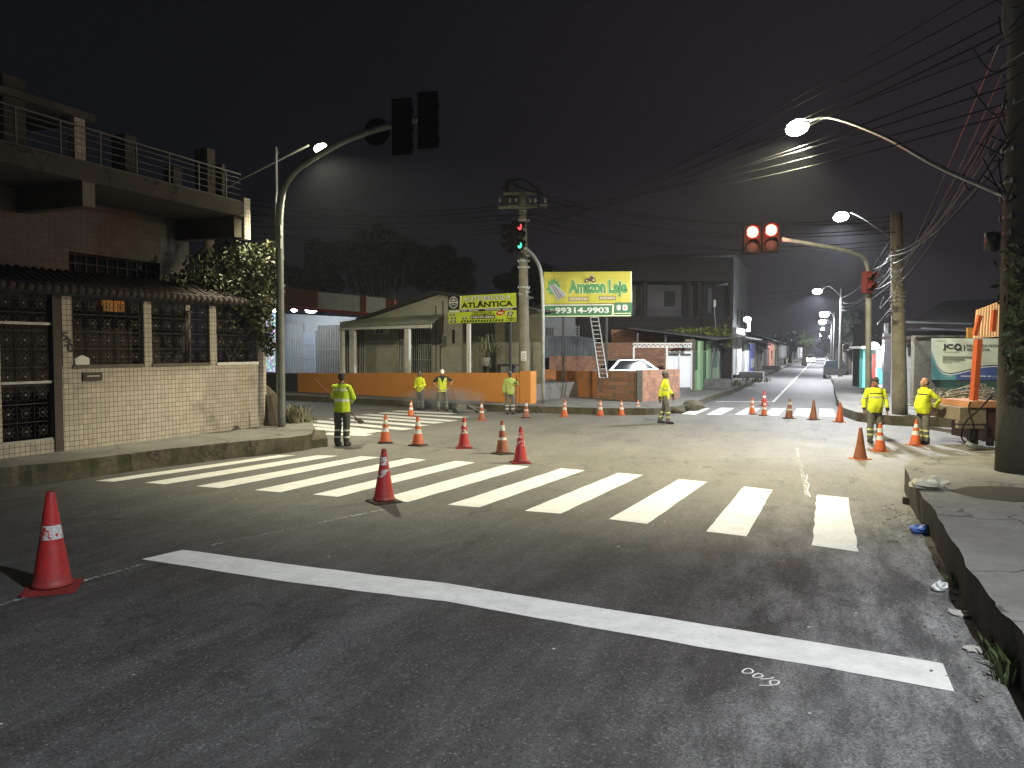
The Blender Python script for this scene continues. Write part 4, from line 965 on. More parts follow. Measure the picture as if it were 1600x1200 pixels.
# tractor silhouette above the letters
fl.poly(mb, [(.47, .79), (.58, .79), (.585, .84), (.56, .855), (.555, .90), (.53, .90), (.525, .855), (.48, .85)], 7, 7); fl.disc(mb, .487, .80, .020, 7, 8); fl.disc(mb, .565, .81, .024, 7, 8); fl.disc(mb, .487, .80, .009, 5, 9); fl.disc(mb, .565, .81, .010, 5, 9); fl.rect(mb, .535, .885, .56, .945, 4, 7)
def pill(a, b, c, e_):
    fl.rect(mb, a, b, c, e_, 7, 4); fl.rect(mb, a + .006, b + .014, c - .006, e_ - .014, 6, 5)
    x = a + .015
    while x < c - .02: w = random.uniform(.006, .014); fl.rect(mb, x, b + .035, x + w, e_ - .035, 4 if x % .03 < .015 else 7, 6); x += w + .005
pill(.275, .345, .505, .44); pill(.625, .365, .815, .455)
fl.ring(mb, .085, .13, .018, .023, 3, 4); fl.poly(mb, [(.075, .135), (.082, .15), (.088, .125), (.10, .12), (.097, .105), (.083, .112)], 3, 4); fl.poly(mb, [(.064, .09), (.075, .10), (.07, .115)], 3, 4)
fl.text(mb, '99314-9903', .12, .075, .735, .205, 3, 4, .03)
fl.poly(mb, [(.765, .02), (.785, .02), (.80, .30), (.775, .235)], 5, 3); fl.poly(mb, [(.785, .02), (1, .02), (1, .31), (.80, .31)], 1, 5)
def rrect(a, b, c, e_, m, k): fl.poly(mb, [(a + .008, b), (c - .008, b), (c, b + .016), (c, e_ - .016), (c - .008, e_), (a + .008, e_), (a, e_ - .016), (a, b + .016)], m, k)
rrect(.82, .13, .87, .255, 4, 6); rrect(.825, .14, .865, .245, 3, 7); rrect(.89, .13, .945, .255, 3, 6); fl.disc(mb, .918, .19, .015, 9, 7); fl.disc(mb, .918, .19, .008, 3, 8)
for a in (.83, .837, .85): fl.rect(mb, a, .15, a + .004, .23, 4, 8)
x = .79
while x < .97: w = random.uniform(.006, .013); fl.rect(mb, x, .05, x + w, .075, 5, 6); x += w + .004
mb.build('sign_face', m_l, t)
for x, y0 in ((880, 495), (948, 494)):
    u, z = FB.uz(x, y0, -.15); mb = MB(); FB.slab(mb, u - .05, u + .05, .2, z + .3, -.2, -.1); mb.build('sign_post', DKMETAL, t)

# ------------------------------------------------------------------ low walls, steps, driveway gate and car right of the middle pole
F4 = Face(g(869, 617, .25), g(997, 627, .25)); F5 = Face(g(1000, 628, .25), g(1062, 622, .25))
BRK = tiles('bare_brick', (.36, .17, .10), (.20, .17, .14), (F5.t.x + .5, F5.t.y + .2, 0), .24, .17, .015, .9, .5, .25, .35); 
w4 = MB(); wedge(F4, w4, 869, 932, 579, 580, -.16, 0); tag(w4.build('low_wall', ORANGE2), 'worn orange low wall below the billboard right of the steps', 'wall')
w4 = MB(); wedge(F4, w4, 932.5, 996, 579, 580, -.16, -.01); tag(w4.build('brick_wall', BRK), 'bare brick wall between the worn orange wall and the corner post', 'wall')
w4 = MB(); wedge(F5, w4, 1003, 1062, 578.5, 577, -.16, 0); tag(w4.build('brick_wall', BRK), 'bare brick wall right of the corner post behind the walking man', 'wall')
w4 = MB(); p = g(999.5, 628, .25); w4.box(p + V((0, .1, .63)), (.22, .22, 1.3)); tag(w4.build('corner_post', M('dark_concrete', (.10, .095, .085), .9, .3, 4, .3)), 'dark concrete post between the two brick walls', 'post')
stp = thing('garden_steps', g(848, 618, .25), 'orange painted steps in the gap between the curved mast and the worn orange wall', 'steps'); FS4 = Face((0, stp.location.y), (10, stp.location.y))
for i, (x0, x1, y0) in enumerate(((845, 868, 606), (836, 868, 599), (829, 858, 591))):
    mb = MB(); u0, u1, _, z1 = FS4.rect(x0, y0, x1, 618, -.6 * i); FS4.slab(mb, u0, u1, .2, z1, -.6 * i - .62, -.6 * i); mb.build('step', ORANGE2 if i else ORANGE, stp)
mb = MB(); u0, u1, _, z1 = FS4.rect(829, 577, 869, 600, -2.0); FS4.slab(mb, u0, u1, .2, z1, -2.2, -2.0); mb.build('back_wall', ORANGE2, stp)
lot = MB(); q = [g(869, 616, .25), g(997, 626, .25), g(1058, 621, .25), V((9.0, 38.2, 0)), V((9.2, 46, 0)), V((0, 48, 0)), V((1.6, 40, 0))]; lot.prism([(p.x, p.y + .25) for p in q], .2, .5); tag(lot.build('yard_ground', CONC), kind='structure')
ladder = thing('ladder', d(936, 578, 33), 'metal ladder leaning below the right half of the billboard', 'ladder'); mb = MB()
for a in (-.17, .17): mb.bar(d(943, 579, 32.6) + V((a, 0, -.3)), d(928.5, 496, 33.8) + V((a, 0, 0)), .045)
for i in range(15): f = i / 14; c = (d(943, 579, 32.6) + V((0, 0, -.3))).lerp(d(928.5, 496, 33.8), f); mb.bar(c - V((.17, 0, 0)), c + V((.17, 0, 0)), .03)
mb.build('ladder_frame', METAL, ladder)
FY = Face((0, 41), (10, 41))
cf = MB(); n = 60; u0, u1, z0, z1 = FY.rect(858, 525, 932, 556)
for i in range(n):
    f0, f1 = i / n, (i + 1) / n; a, b = (0, .06) if i % 2 else (.06, 0); zt = z1 - .45 * max(0, f0 - .6)
    cf.quad(FY.p(u0 + (u1 - u0) * f0, z0, a), FY.p(u0 + (u1 - u0) * f1, z0, b), FY.p(u0 + (u1 - u0) * f1, zt, b), FY.p(u0 + (u1 - u0) * f0, zt, a))
tag(cf.build('zinc_fence', CORR), 'corrugated zinc fence on a brick base behind the billboard posts', 'fence')
cf = MB(); FY.slab(cf, u0, u1, .6, z0, -.1, .02); tag(cf.build('brick_base_wall', BRK), 'brick wall under the corrugated zinc fence', 'wall')
bh = thing('small_white_house', V((3, 45, .25)), 'small white rendered house with window bars behind the zinc fence', 'house'); FH = Face((0, 45), (10, 45))
mb = MB(); u0, u1, z0, z1 = FH.rect(846, 496, 899, 560); FH.slab(mb, u0, u1, .2, z1, -3, 0); mb.build('wall', M('dull_white_wall', (.30, .31, .30), .85, .2, 2, .2, 0, .4), bh)
mb = MB(); FH.pbox(mb, 854, 512, 866, 524, 0, .03); wi = mb.build('window', DOORD, bh); mb = MB()
for x in (856, 859, 862, 865): FH.pbox(mb, x, 512, x + .7, 524, .04, .06)
mb.build('window_bars', BARS, wi)
mb = MB()
for y in (511, 515, 519, 523, 527): FH.pbox(mb, 900, y, 905, y + .8, -.6, -.5)
for x in (899.5, 904.5): FH.pbox(mb, x, 508, x + .8, 530, -.6, -.5)
mb.build('balcony_rail', BARS, bh)
# the white car in the yard: its roof and screen show over the brick wall
car = thing('parked_car', V((5.2, 36.4, .9)), 'white car parked in the yard behind the brick wall', 'car')
CARW = M('white_car_paint', (.62, .63, .64), .3, .05, 3, 0, .1); GLS = N('car_glass'); GLS.b.inputs['Base Color'].default_value = (.02, .025, .03, 1); GLS.b.inputs['Roughness'].default_value = .06; GLS = GLS.mat
RUB = M('rubber', (.015, .015, .015), .8, .2, 8, .1)
def car_body(t, c, L, W, Hc, ang, paint, glass):
    rot = Matrix.Rotation(ang, 3, 'Z'); c = V(c)
    prof = [(-.5, .22), (-.5, .52), (-.46, .60), (-.27, .66), (-.14, .98), (.18, 1.0), (.36, .68), (.48, .60), (.5, .45), (.5, .22)]
    mb = MB(); rows = []
    for x, z in prof:
        w = W / 2 * (.80 if z > .8 else .97 if z > .55 else 1); rows.append([c + rot @ V((x * L, -w, z * Hc)), c + rot @ V((x * L, w, z * Hc))])
    n = len(rows); vs = [p for r_ in rows for p in r_]
    fs = [(2 * i, 2 * i + 1, 2 * ((i + 1) % n) + 1, 2 * ((i + 1) % n)) for i in range(n)]
    fs += [tuple(2 * i for i in range(n))[::-1], tuple(2 * i + 1 for i in range(n))]
    mb.add(vs, fs); mb.build('body', paint, t)
    mb = MB(); 
    for i0, i1 in ((3, 4), (5, 6)):
        a, b = rows[i0], rows[i1]; up = rot @ V((-.012 if i0 == 3 else .012, 0, .008))
        q = [a[0].lerp(b[0], .12).lerp(a[1].lerp(b[1], .12), .06), a[0].lerp(b[0], .12).lerp(a[1].lerp(b[1], .12), .94), a[0].lerp(b[0], .9).lerp(a[1].lerp(b[1], .9), .94), a[0].lerp(b[0], .9).lerp(a[1].lerp(b[1], .9), .06)]; mb.quad(*[p + up for p in q])
    for sy in (0, 1):
        s = rot @ V((0, (-.012, .012)[sy], 0)); A = [rows[k][sy] for k in (3, 4, 5, 6)]; ctr = sum(A, V((0, 0, 0))) / 4
        mb.add([p.lerp(ctr, .14) + s for p in A], [(0, 1, 2, 3)])
    mb.build('window', glass, t)
    for x in (-.31, .31):
        for y in (-1, 1):
            p = c + rot @ V((x * L, y * (W / 2 - .09), .32)); ax = rot @ V((0, .1, 0)); mb = MB(); mb.tube([p - ax, p + ax], .31, 18); wl = mb.build('wheel', RUB, t); mb = MB(); mb.tube([p - ax * 1.05, p + ax * 1.05], .19, 14); mb.build('rim', METAL, wl)
car_body(car, (5.35, 36.6, .42), 3.9, 1.66, 1.50, R(12), CARW, GLS)
# white truss arch over the driveway, and the white sheet gate
FT = Face((0, 37.5), (10, 37.5)); tr = thing('truss_arch', FT.p(FT.uz(1035, 600)[0], .25), 'white steel truss on posts spanning the driveway beside the white gate', 'arch')
mb = MB(); u0, u1, z0, z1 = FT.rect(989, 536, 1081, 543); FT.slab(mb, u0, u1, z1 - .05, z1, -.04, .04); FT.slab(mb, u0, u1, z0, z0 + .05, -.04, .04); n = 26
for i in range(n):
    a, b = u0 + (u1 - u0) * i / n, u0 + (u1 - u0) * (i + 1) / n; zz = (z0 + .05, z1 - .05) if i % 2 else (z1 - .05, z0 + .05); mb.bar(FT.p(a, zz[0]), FT.p(b, zz[1]), .045)
mb.build('truss', WHITEM, tr)
for x in (990, 1041.5):
    mb = MB(); u = FT.uz(x, 560)[0]; FT.slab(mb, u - .045, u + .045, .25, z0 - .001, -.045, .045); mb.build('arch_post', WHITEM, tr)
FG = Face((0, 38.2), (10, 38.2)); gt = thing('driveway_gate', FG.p(FG.uz(1062, 610)[0], .35), 'tall white sheet metal gate left of the green house', 'gate')
mb = MB(); u0, u1, z0, z1 = FG.rect(1042, 549, 1080, 611); FG.slab(mb, u0, u1, .42, z1, -.03, .03); mb.build('gate_panel', M('gate_white', (.72, .73, .74), .45, .06, 2, .03, 0, .1), gt)
mb = MB()
for f in (0, .5, 1): a = u0 + (u1 - u0) * f; FG.slab(mb, a - .04, a + .04, .40, z1 + .05, .031, .06)
for zz in (z1 - .12, z1 - .28, .45): FG.slab(mb, u0, u1, zz, zz + .06, .032, .05)
mb.build('gate_frame', WHITEM, gt); mb = MB(); FG.slab(mb, u0, u1, z1 - .22, z1 - .13, .031, .04); mb.build('gate_slot', DOORD, gt)
for _m in ('cable_black', 'dark_lens'): MATS[_m].node_tree.nodes['Principled BSDF'].inputs['Specular IOR Level'].default_value = .1
# ------------------------------------------------------------------ left side of the long street
random.seed(33)
FS = Face(st(30, -6.1), st(160, -6.1))
def sface(x): return FS.uz(x, 580)[0]
LG = M('light_green_paint', (.32, .48, .26), .75, .15, 2.5, .15, 0, .3); DG = M('dark_green_gate', (.05, .15, .07), .6, .2, 4, .1, 0, .3); BRW = M('brown_post', (.16, .12, .09), .9, .3, 4, .3)
GREYW = M('grey_render', (.24, .24, .24), .9, .25, 1.5, .3, 0, .6); WHW = M('whitewash', (.55, .55, .54), .85, .15, 1.8, .2, 0, .45); BLU = M('blue_paint', (.12, .14, .42), .7, .15, 3, .1, 0, .3); BEI = M('beige_paint', (.38, .32, .22), .85, .2, 2, .2, 0, .4); YEL = M('yellow_paint', (.42, .38, .12), .85, .15, 2, .2, 0, .3); REDGLOW = M('red_glow_wall', (.34, .12, .08), .85, .2, 2, .2, 0, .4); DKB = M('dark_render', (.05, .04, .037), .95, .3, 1.2, .3, 0, .6); ZINC = M('old_zinc_sheet', (.16, .16, .15), .7, .3, 3, .2, .2, .5)  # terracotta wall: red glow of the signals is put into its colour
def body(parent, u0, u1, zt, depth, mat, name='wall', d1=0.0, zb=.2):
    mb = MB(); FS.slab(mb, u0, u1, zb, zt, d1 - depth, d1); return mb.build(name, mat, parent)
def panel(parent, px, mat, name, d0=.0, d1=.03, F=FS):
    mb = MB(); F.pbox(mb, *px, d0, d1); return mb.build(name, mat, parent)
gh = thing('green_house', FS.p(sface(1105), .25, -2), 'light green row house with dark green gates at the near left of the long street', 'house')
ua, ub = sface(1086), sface(1124); zt = FS.uz(1090, 532)[1]
body(gh, ua, ub, zt, .2, LG); body(gh, ua, ub, zt - .1, 6, BRK, 'side_wall', -.21)
panel(gh, (1087, 549, 1093, 578), DG, 'shutter'); panel(gh, (1100, 550, 1108.5, 608), DG, 'gate', .0, .05); panel(gh, (1111.5, 547, 1121, 574), DG, 'shutter'); panel(gh, (1087, 532, 1109, 548), DOORD, 'porch_opening', 0, .02)
for a, b in ((1094, 1098.5), (1106.5, 1110.5)): panel(gh, (a, 533, b, 612), LG, 'pillar', .0, .16)
panel(gh, (1113, 530, 1119, 547), GREYW, 'electric_panel', .02, .18)
bp = thing('brown_pillar', FS.p(sface(1083.5), .25), 'tall weathered brown pillar between the white gate and the green house', 'pillar')
mb = MB(); FS.pbox(mb, 1081, 530, 1085.7, 613, -.3, .05); mb.build('pillar_shaft', BRW, bp)
# sheet roof of the driveway shelter: one long dark sloping sheet
sh = thing('shelter_roof', V((9, 43, 3.5)), 'long dark sheet roof sloping down towards the green house', 'roof')
mb = MB(); P = [d(980, 513.5, 44), d(1122, 531, 41), d(1150, 528, 49), d(985, 508, 52)]; mb.hexa([p for p in P] + [p + V((0, 0, .07)) for p in P]); mb.build('roof_sheet', ZINC, sh)
for x in (996, 1040): mb = MB(); c = d(x, 520, 43.5); mb.tube([V((c.x, c.y, .3)), c], .06, 8); mb.build('roof_post', METAL, sh)
bk = MB(); FX = Face((0, 47), (10, 47)); FX.pbox(bk, 955, 515, 1085, 600, -.2, 0); tag(bk.build('back_wall', BRK), 'dim brick wall at the back of the driveway under the sheet roof', 'wall')
vine = thing('roof_creeper', FS.p(sface(1112), 3.0, -1), 'yellow green creeper spilling over the sheet roof of the green house', 'creeper')
mb = MB()
for px, py, Y, rx, rz in ((1085, 522, 46, 1.2, .35), (1100, 521, 46, 1.2, .45), (1115, 523, 47, 1.0, .55), (1127, 524, 48, .8, .7), (1132, 531, 48, .5, .5), (1070, 518, 46, .9, .25)): clump(mb, d(px, py, Y), (rx, .8, rz), 170, .14)
mb.build('crown', leafmat('leaf_creeper', (.16, .17, .03)), vine)
mb = MB(); c = d(1110, 530, 46); mb.tube(arc([V((c.x, c.y, .3)), c, d(1120, 522, 47)], 5), .06, 6); mb.build('stem', BARK, vine)
gs = thing('grey_house', FS.p(sface(1134), .25, -2), 'narrow grey rendered house with a dark doorway right of the green house', 'house')
body(gs, ub + .05, sface(1145), FS.uz(1135, 537)[1], 6, GREYW); panel(gs, (1130, 556, 1132.5, 594), DOORD, 'door', 0, .03); panel(gs, (1133.5, 553, 1137, 592), WHW, 'door_jamb', 0, .06); panel(gs, (1124.5, 537, 1145, 539), ZINC, 'eave', 0, .5); panel(gs, (1124.5, 541, 1145, 543), DKB, 'beam', 0, .2)
ws = thing('whitewashed_house', FS.p(sface(1158), .25, -2), 'whitewashed house with pale columns and a lit lamp above, right of the grey house', 'house')
body(ws, sface(1145.3), sface(1164), FS.uz(1155, 523)[1], 6, GREYW)
for a, b in ((1145.5, 1149.5), (1151, 1158.5)): panel(ws, (a, 528, b, 585), WHW, 'column', 0, .25)
panel(ws, (1145.3, 523, 1166, 527.5), GREYW, 'canopy', 0, .9); panel(ws, (1150, 513, 1164, 522.5), WHW, 'parapet', -.1, .3)
ll = d(1167.5, 499, 62); mb = MB(); mb.ell(ll, (.28, .1, .22)); mb.build('wall_lamp', E('flood_white', (.9, .95, 1), 60), ws, smooth=True)
mb = MB(); mb.box(d(1170, 509, 62), (.22, .1, .75)); mb.box(d(1169, 516, 62), (.3, .1, .22)); mb.build('lit_panel', E('lit_panel_white', (.85, .92, 1), 2.0), ws)
ld = bpy.data.lights.new('wall_light', 'POINT'); ld.energy = 260; ld.color = (.9, .94, 1); ld.shadow_soft_size = .2; lo = bpy.data.objects.new('wall_light', ld); COL.objects.link(lo); lo.parent = ws; lo.location = ll + V((.5, -.8, -.2)) - world_loc(ws)
bs = thing('blue_shop', FS.p(sface(1171), .25, -2), 'small shop with a blue front and white jambs on the left of the long street', 'shop')
body(bs, sface(1164.2), sface(1180), FS.uz(1172, 535)[1], 6, GREYW); panel(bs, (1164.5, 538, 1167, 583), WHW, 'jamb', 0, .1); panel(bs, (1168, 543, 1170.5, 582), WHW, 'jamb', 0, .1); panel(bs, (1171, 538, 1178.5, 581), BLU, 'shutter', 0, .05); panel(bs, (1173.5, 560, 1179, 574), WHW, 'poster', .051, .07); panel(bs, (1164.2, 528, 1192, 530), ZINC, 'awning', 0, 1.2)
specs = [(1180.3, 1193, 546, BEI, 'beige row house with plank door past the blue shop', 548, 580), (1193.3, 1198.5, 540, DKB, 'dark narrow house past the beige row house', 552, 578), (1198.8, 1208, 533, REDGLOW, 'red tinted house with pale post on the left of the long street', 545, 576), (1208.3, 1221, 536, BEI, 'cream house with white water tanks past the red tinted house', 545, 572), (1221.3, 1236.5, 540, YEL, 'yellow house far along the left of the long street', 548, 560), (1236.8, 1247, 541, DKB, 'dim brown house past the yellow house', 548, 557), (1247.3, 1256, 541, WHW, 'small pale house near the far end of the left row', 547, 554)]
for i, (a, b, yt, mt, lb, dy0, dy1) in enumerate(specs):
    h = thing('row_house', FS.p(sface((a + b) / 2), .25, -2), lb, 'house', 'row houses on the left of the long street')
    u0, u1 = sface(a), sface(b); zz = FS.uz((a + b) / 2, yt)[1]; body(h, u0, u1, zz, 7, mt)
    w = u1 - u0
    mb = MB(); FS.slab(mb, u0 + w * .15, u0 + w * .15 + 1.0, .26, 2.4, 0, .04); mb.build('door', DOORD if i % 2 else BRW, h)
    mb = MB(); FS.slab(mb, u0 + w * .6, u0 + w * .6 + 1.2, 1.2, 2.3, 0, .04); mb.build('window', DOORD, h)
    q = [FS.p(u0 - .2, zz, .6), FS.p(u1 + .2, zz, .6), FS.p(u1 + .2, zz + 1.2, -3.5), FS.p(u0 - .2, zz + 1.2, -3.5)]; q2 = [FS.p(u0 - .2, zz, -7.4), FS.p(u1 + .2, zz, -7.4)]
    mb = MB(); mb.hexa(q + [p + V((0, 0, .1)) for p in q]); mb.hexa([q[3], q[2], q2[1], q2[0]] + [p + V((0, 0, .1)) for p in (q[3], q[2], q2[1], q2[0])]); mb.build('roof', ROOFT, h)
for k, (px, py) in enumerate(((1213.5, 549), (1217.5, 549))):
    tk = thing('water_tank', FS.p(sface(px), .25, .7), 'white upright tank at the cream house, %s of the pair' % ('left one', 'right one')[k], 'tank', 'tanks at the cream house'); mb = MB(); c = FS.p(sface(px), .25, .7); mb.lathe([(.3, .9), (.62, .92), (.62, 2.6), (.5, 2.8), (.1, 2.85)], 16, c); mb.build('drum', WHW, tk, smooth=True); mb = MB(); mb.lathe([(.25, 0), (.3, .88)], 10, c); mb.build('stand', GREYW, tk)
fl_ = MB(); c = d(1180, 470, 70)
# raised door steps along the left pavement
for px, py, s, lb in ((1115, 606, (1.9, 1.2, .5), 'concrete door step in front of the green house'), (1165, 590, (2.6, 1.6, .45), 'concrete door step in front of the blue shop'), (1203, 577, (2.2, 2.0, .4), 'tiled door step in front of the red tinted house')):
    mb = MB(); c = g(px, py, .25); mb.box(c + V((0, 0, s[2] / 2)), s, 0, Matrix.Rotation(R(-22), 3, 'Z')); tag(mb.build('door_step', CONC), lb, 'step')
ps = thing('street_pole', g(1109, 603, .25), 'leaning thin grey pole in front of the green house', 'pole'); b = V(ps.location); mb = MB(); mb.tube([b, d(1113, 560, b.y), d(1119, 530, b.y)], .05, 8); mb.build('shaft', METAL, ps)
tuft('weed_tuft', g(1152, 604, .2), 120, .5, 1.0, 'weeds on the broken kerb below the grey house', (.10, .11, .05), 'leaf_weed'); tuft('weed_tuft', g(1178, 597, .2), 120, .5, 1.2, 'weeds on the kerb below the blue shop', (.12, .13, .05), 'leaf_weed')

# ------------------------------------------------------------------ dark two storey building behind the billboard
FD = Face((0, 50), (10, 50))
bd = thing('two_storey_building', V((9, 54, .25)), 'dark unlit two storey building with open upper floor behind the billboard', 'building')
def fd(px, mat, name, d0, d1, par=bd, F=FD): return panel(par, px, mat, name, d0, d1, F)
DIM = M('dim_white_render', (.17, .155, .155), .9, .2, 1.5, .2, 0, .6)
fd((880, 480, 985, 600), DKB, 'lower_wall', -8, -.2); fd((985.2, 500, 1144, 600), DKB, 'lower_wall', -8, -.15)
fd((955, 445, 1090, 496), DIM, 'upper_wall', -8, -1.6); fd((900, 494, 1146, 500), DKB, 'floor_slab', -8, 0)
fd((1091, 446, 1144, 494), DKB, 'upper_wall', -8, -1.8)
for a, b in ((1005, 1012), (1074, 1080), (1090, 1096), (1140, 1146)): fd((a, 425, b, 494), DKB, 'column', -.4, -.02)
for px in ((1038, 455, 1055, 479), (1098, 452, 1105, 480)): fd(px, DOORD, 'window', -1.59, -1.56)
fd((1106, 450, 1112, 490), DIM, 'wall_pier', -1.79, -1.6); fd((1120, 455, 1128, 490), DOORD, 'window', -1.79, -1.7)
mb = MB(); zt = [(862, 421), (993, 401.5), (1146, 402)]; q = [FD.uz(*p, 1.0) for p in zt]
for (a, za), (b, zb) in zip(q, q[1:]):
    P = [FD.p(a, za - 1.5, 1.0), FD.p(b, zb - 1.5, 1.0), FD.p(b, zb - 1.3, -9), FD.p(a, za - 1.3, -9)]; mb.hexa(P + [FD.p(a, za, 1.0), FD.p(b, zb, 1.0), FD.p(b, zb + .1, -9), FD.p(a, za + .1, -9)])
mb.build('roof_band', M('dark_roof_band', (.055, .045, .043), .95, .4, 1.0, .3, 0, .6), bd)
mb = MB(); 
for y in (483, 487, 491): FD.pbox(mb, 1012, y, 1140, y + .7, -.3, -.26)
mb.build('balcony_rail', DKMETAL, bd)
bt = thing('corner_block', st(54, -9, .25), 'tall plain grey block at the street end of the dark two storey building', 'building')
FK = Face(st(40, -7.0), st(80, -7.0)); u0, u1 = FK.uz(1147, 480)[0], FK.uz(1168, 480)[0]; z1 = FK.uz(1157, 408)[1]; mb = MB(); FK.slab(mb, u0, u1, .2, z1, -7, 0); mb.build('wall', GREYW, bt)
mb = MB(); FK.slab(mb, u0 - .1, u1 + .1, z1 + .002, z1 + .25, -7.2, .15); mb.build('parapet', DKB, bt)
for i in range(3): mb = MB(); a = u0 + (u1 - u0) * (.18 + .27 * i); FK.slab(mb, a, a + 1.4, 4.6, 6.0, 0, .03); mb.build('window', DOORD, bt)
fp = thing('thin_flood_pole', FS.p(sface(1116), .25, .4), 'thin pole with a small pale floodlight above the green house roof', 'pole'); b = V(fp.location); mb = MB(); mb.tube([b, d(1116.5, 490, b.y), d(1116.5, 473, b.y)], .035, 8); mb.build('shaft', METAL, fp); mb = MB(); mb.box(d(1116.5, 474, b.y), (.14, .12, .42)); mb.build('flood_case', WHITEM, fp)

# ------------------------------------------------------------------ right side of the long street
FR = Face(st(30, 2.3), st(160, 2.3))
def rface(x): return FR.uz(x, 575)[0]
TURQ = M('turquoise_paint', (.12, .42, .40), .75, .12, 2.5, .1, 0, .3); PINKW = M('pinkish_white_wall', (.46, .42, .43), .85, .15, 2, .2, 0, .4)
FQ = Face((0, 36), (10, 36))
kq = thing('turquoise_kiosk', V((FQ.uz(1366, 600)[0], 36, .3)), 'small turquoise kiosk lit by a bare bulb behind the signal mast', 'kiosk')
panel(kq, (1348, 546, 1362.5, 606), TURQ, 'wall', -.35, 0, FQ); panel(kq, (1363, 553, 1368, 606), M('bright_red_post', (.5, .06, .05), .6, .1, 4, .1), 'red_post', -.2, .04, FQ); panel(kq, (1368.3, 545, 1382, 606), WHW, 'side_wall', -.35, 0, FQ); panel(kq, (1346, 541, 1386, 544.5), WHITEM, 'awning', -.5, .8, FQ)
for p in ((1370, 556, 1378, 562), (1372, 566, 1379, 571)): panel(kq, p, M('poster_white', (.7, .7, .7), .6), 'poster', 0.001, .02, FQ)
panel(kq, (1371, 575, 1381, 600), TURQ, 'door', .001, .03, FQ)
lp = d(1366, 540.5, 34.6); mb = MB(); mb.ell(lp, (.2, .16, .16)); mb.build('bulb', E('flood_white', (.9, .95, 1), 60), kq, smooth=True)
ld = bpy.data.lights.new('bulb_light', 'POINT'); ld.energy = 380; ld.color = (.9, .95, 1); ld.shadow_soft_size = .15; lo = bpy.data.objects.new('bulb_light', ld); COL.objects.link(lo); lo.parent = kq; lo.location = lp + V((0, -.45, -.1)) - world_loc(kq)
gp_ = thing('grey_gate_pillar', d(1390, 600, 34), 'dark grey plank gate between the kiosk and the corner pole', 'gate'); FZ = Face((0, 34), (10, 34)); gp_.location.z = .3
panel(gp_, (1381, 521, 1396, 582), M('dark_plank', (.12, .11, .12), .85, .3, 3, .3), 'gate_leaf', -.15, 0, FZ); panel(gp_, (1382, 582.3, 1397, 612), M('dark_plank2', (.09, .085, .09), .85, .3, 3, .3), 'lower_leaf', -.15, .03, FZ); panel(gp_, (1383, 505, 1388, 520.8), GREYW, 'vent_pipe', -.12, 0, FZ)
wh = thing('white_side_house', V((16.2, 32, .3)), 'white rendered house end with small window behind the corner pole', 'house'); FW = Face((0, 32), (10, 32))
panel(wh, (1397.5, 531, 1430, 632), M('lilac_white_wall', (.30, .295, .31), .85, .15, 2, .2, 0, .45), 'wall', -.3, 0, FW); panel(wh, (1419, 538, 1423.5, 556), DOORD, 'window', .001, .03, FW); panel(wh, (1393, 525, 1432, 530.5), ROOFT, 'roof', -.6, .3, FW)
# houses further along on the right
rs = [(1325, 1337, 548, PINKW, 'pale pinkish house just beyond the kiosk on the right pavement'), (1316.5, 1324.6, 538, BRW, 'brown walled house beyond the pinkish one on the right'), (1310, 1316.2, 535, BEI, 'dim beige house far along the right pavement'), (1304, 1309.7, 537, DKB, 'dark house at the far right end of the long street')]
for a, b, yt, mt, lb in rs:
    h = thing('row_house', FR.p(rface((a + b) / 2), .3, -2), lb, 'house', 'row houses on the right of the long street'); u0, u1 = sorted((rface(a), rface(b))); zz = FR.uz((a + b) / 2, yt)[1]
    mb = MB(); FR.slab(mb, u0, u1, .25, zz, -6, 0); mb.build('wall', mt, h); w = u1 - u0
    mb = MB(); FR.slab(mb, u0 + w * .2, u0 + w * .2 + 1.1, .31, 2.4, 0, .04); mb.build('door', DOORD, h); mb = MB(); FR.slab(mb, u0 + w * .65, u0 + w * .65 + 1.2, 1.3, 2.3, 0, .04); mb.build('window', DOORD, h)
    q = [FR.p(u0 - .2, zz, .5), FR.p(u1 + .2, zz, .5), FR.p(u1 + .2, zz + .9, -6), FR.p(u0 - .2, zz + .9, -6)]; mb = MB(); mb.hexa(q + [p + V((0, 0, .1)) for p in q]); mb.build('roof', ROOFT, h)
# mossy wall with the printed banner, dark roofs behind it
FJ = Face((0, 29), (10, 29))
mw = thing('mossy_wall', V((17, 29, .3)), 'mossy concrete wall on the right carrying the printed banner', 'wall')
def mossmat():
    k = N('mossy_teal_wall'); p = k.world(); z = k.n('ShaderNodeSeparateXYZ', {0: p}).outputs['Z']
    a = k.noise(p, 3, 8, .75); b = k.noise(p, 14, 6, .7)
    c = k.mix(k.ramp(a, .35, .65), (.075, .065, .045), (.16, .15, .11)); teal = k.math('MULTIPLY', k.ramp(k.noise(p, 1.6, 6), .40, .5), k.math('MULTIPLY', k.ramp(z, 1.9, 1.2), k.ramp(k.n('ShaderNodeSeparateXYZ', {0: p}).outputs['X'], 15.8, 16.3)))
    c = k.mix(teal, c, (.05, .14, .13)); c = k.mix(k.math('MULTIPLY', k.ramp(b, .55, .66), .6), c, (.28, .25, .18)); k.l(c, k.b.inputs['Base Color']); k.b.inputs['Roughness'].default_value = .95; k.bump(b, .5, .02); return k.mat
mb = MB(); u0, u1, z0, z1 = FJ.rect(1428, 527, 1760, 640); FJ.slab(mb, u0, u1, .25, z1, -.25, 0); mb.build('wall_panel', mossmat(), mw)
mb = MB(); FJ.slab(mb, u0, u1, z1 + .002, z1 + .07, -.3, .04); mb.build('wall_cap', MOSSW, mw)
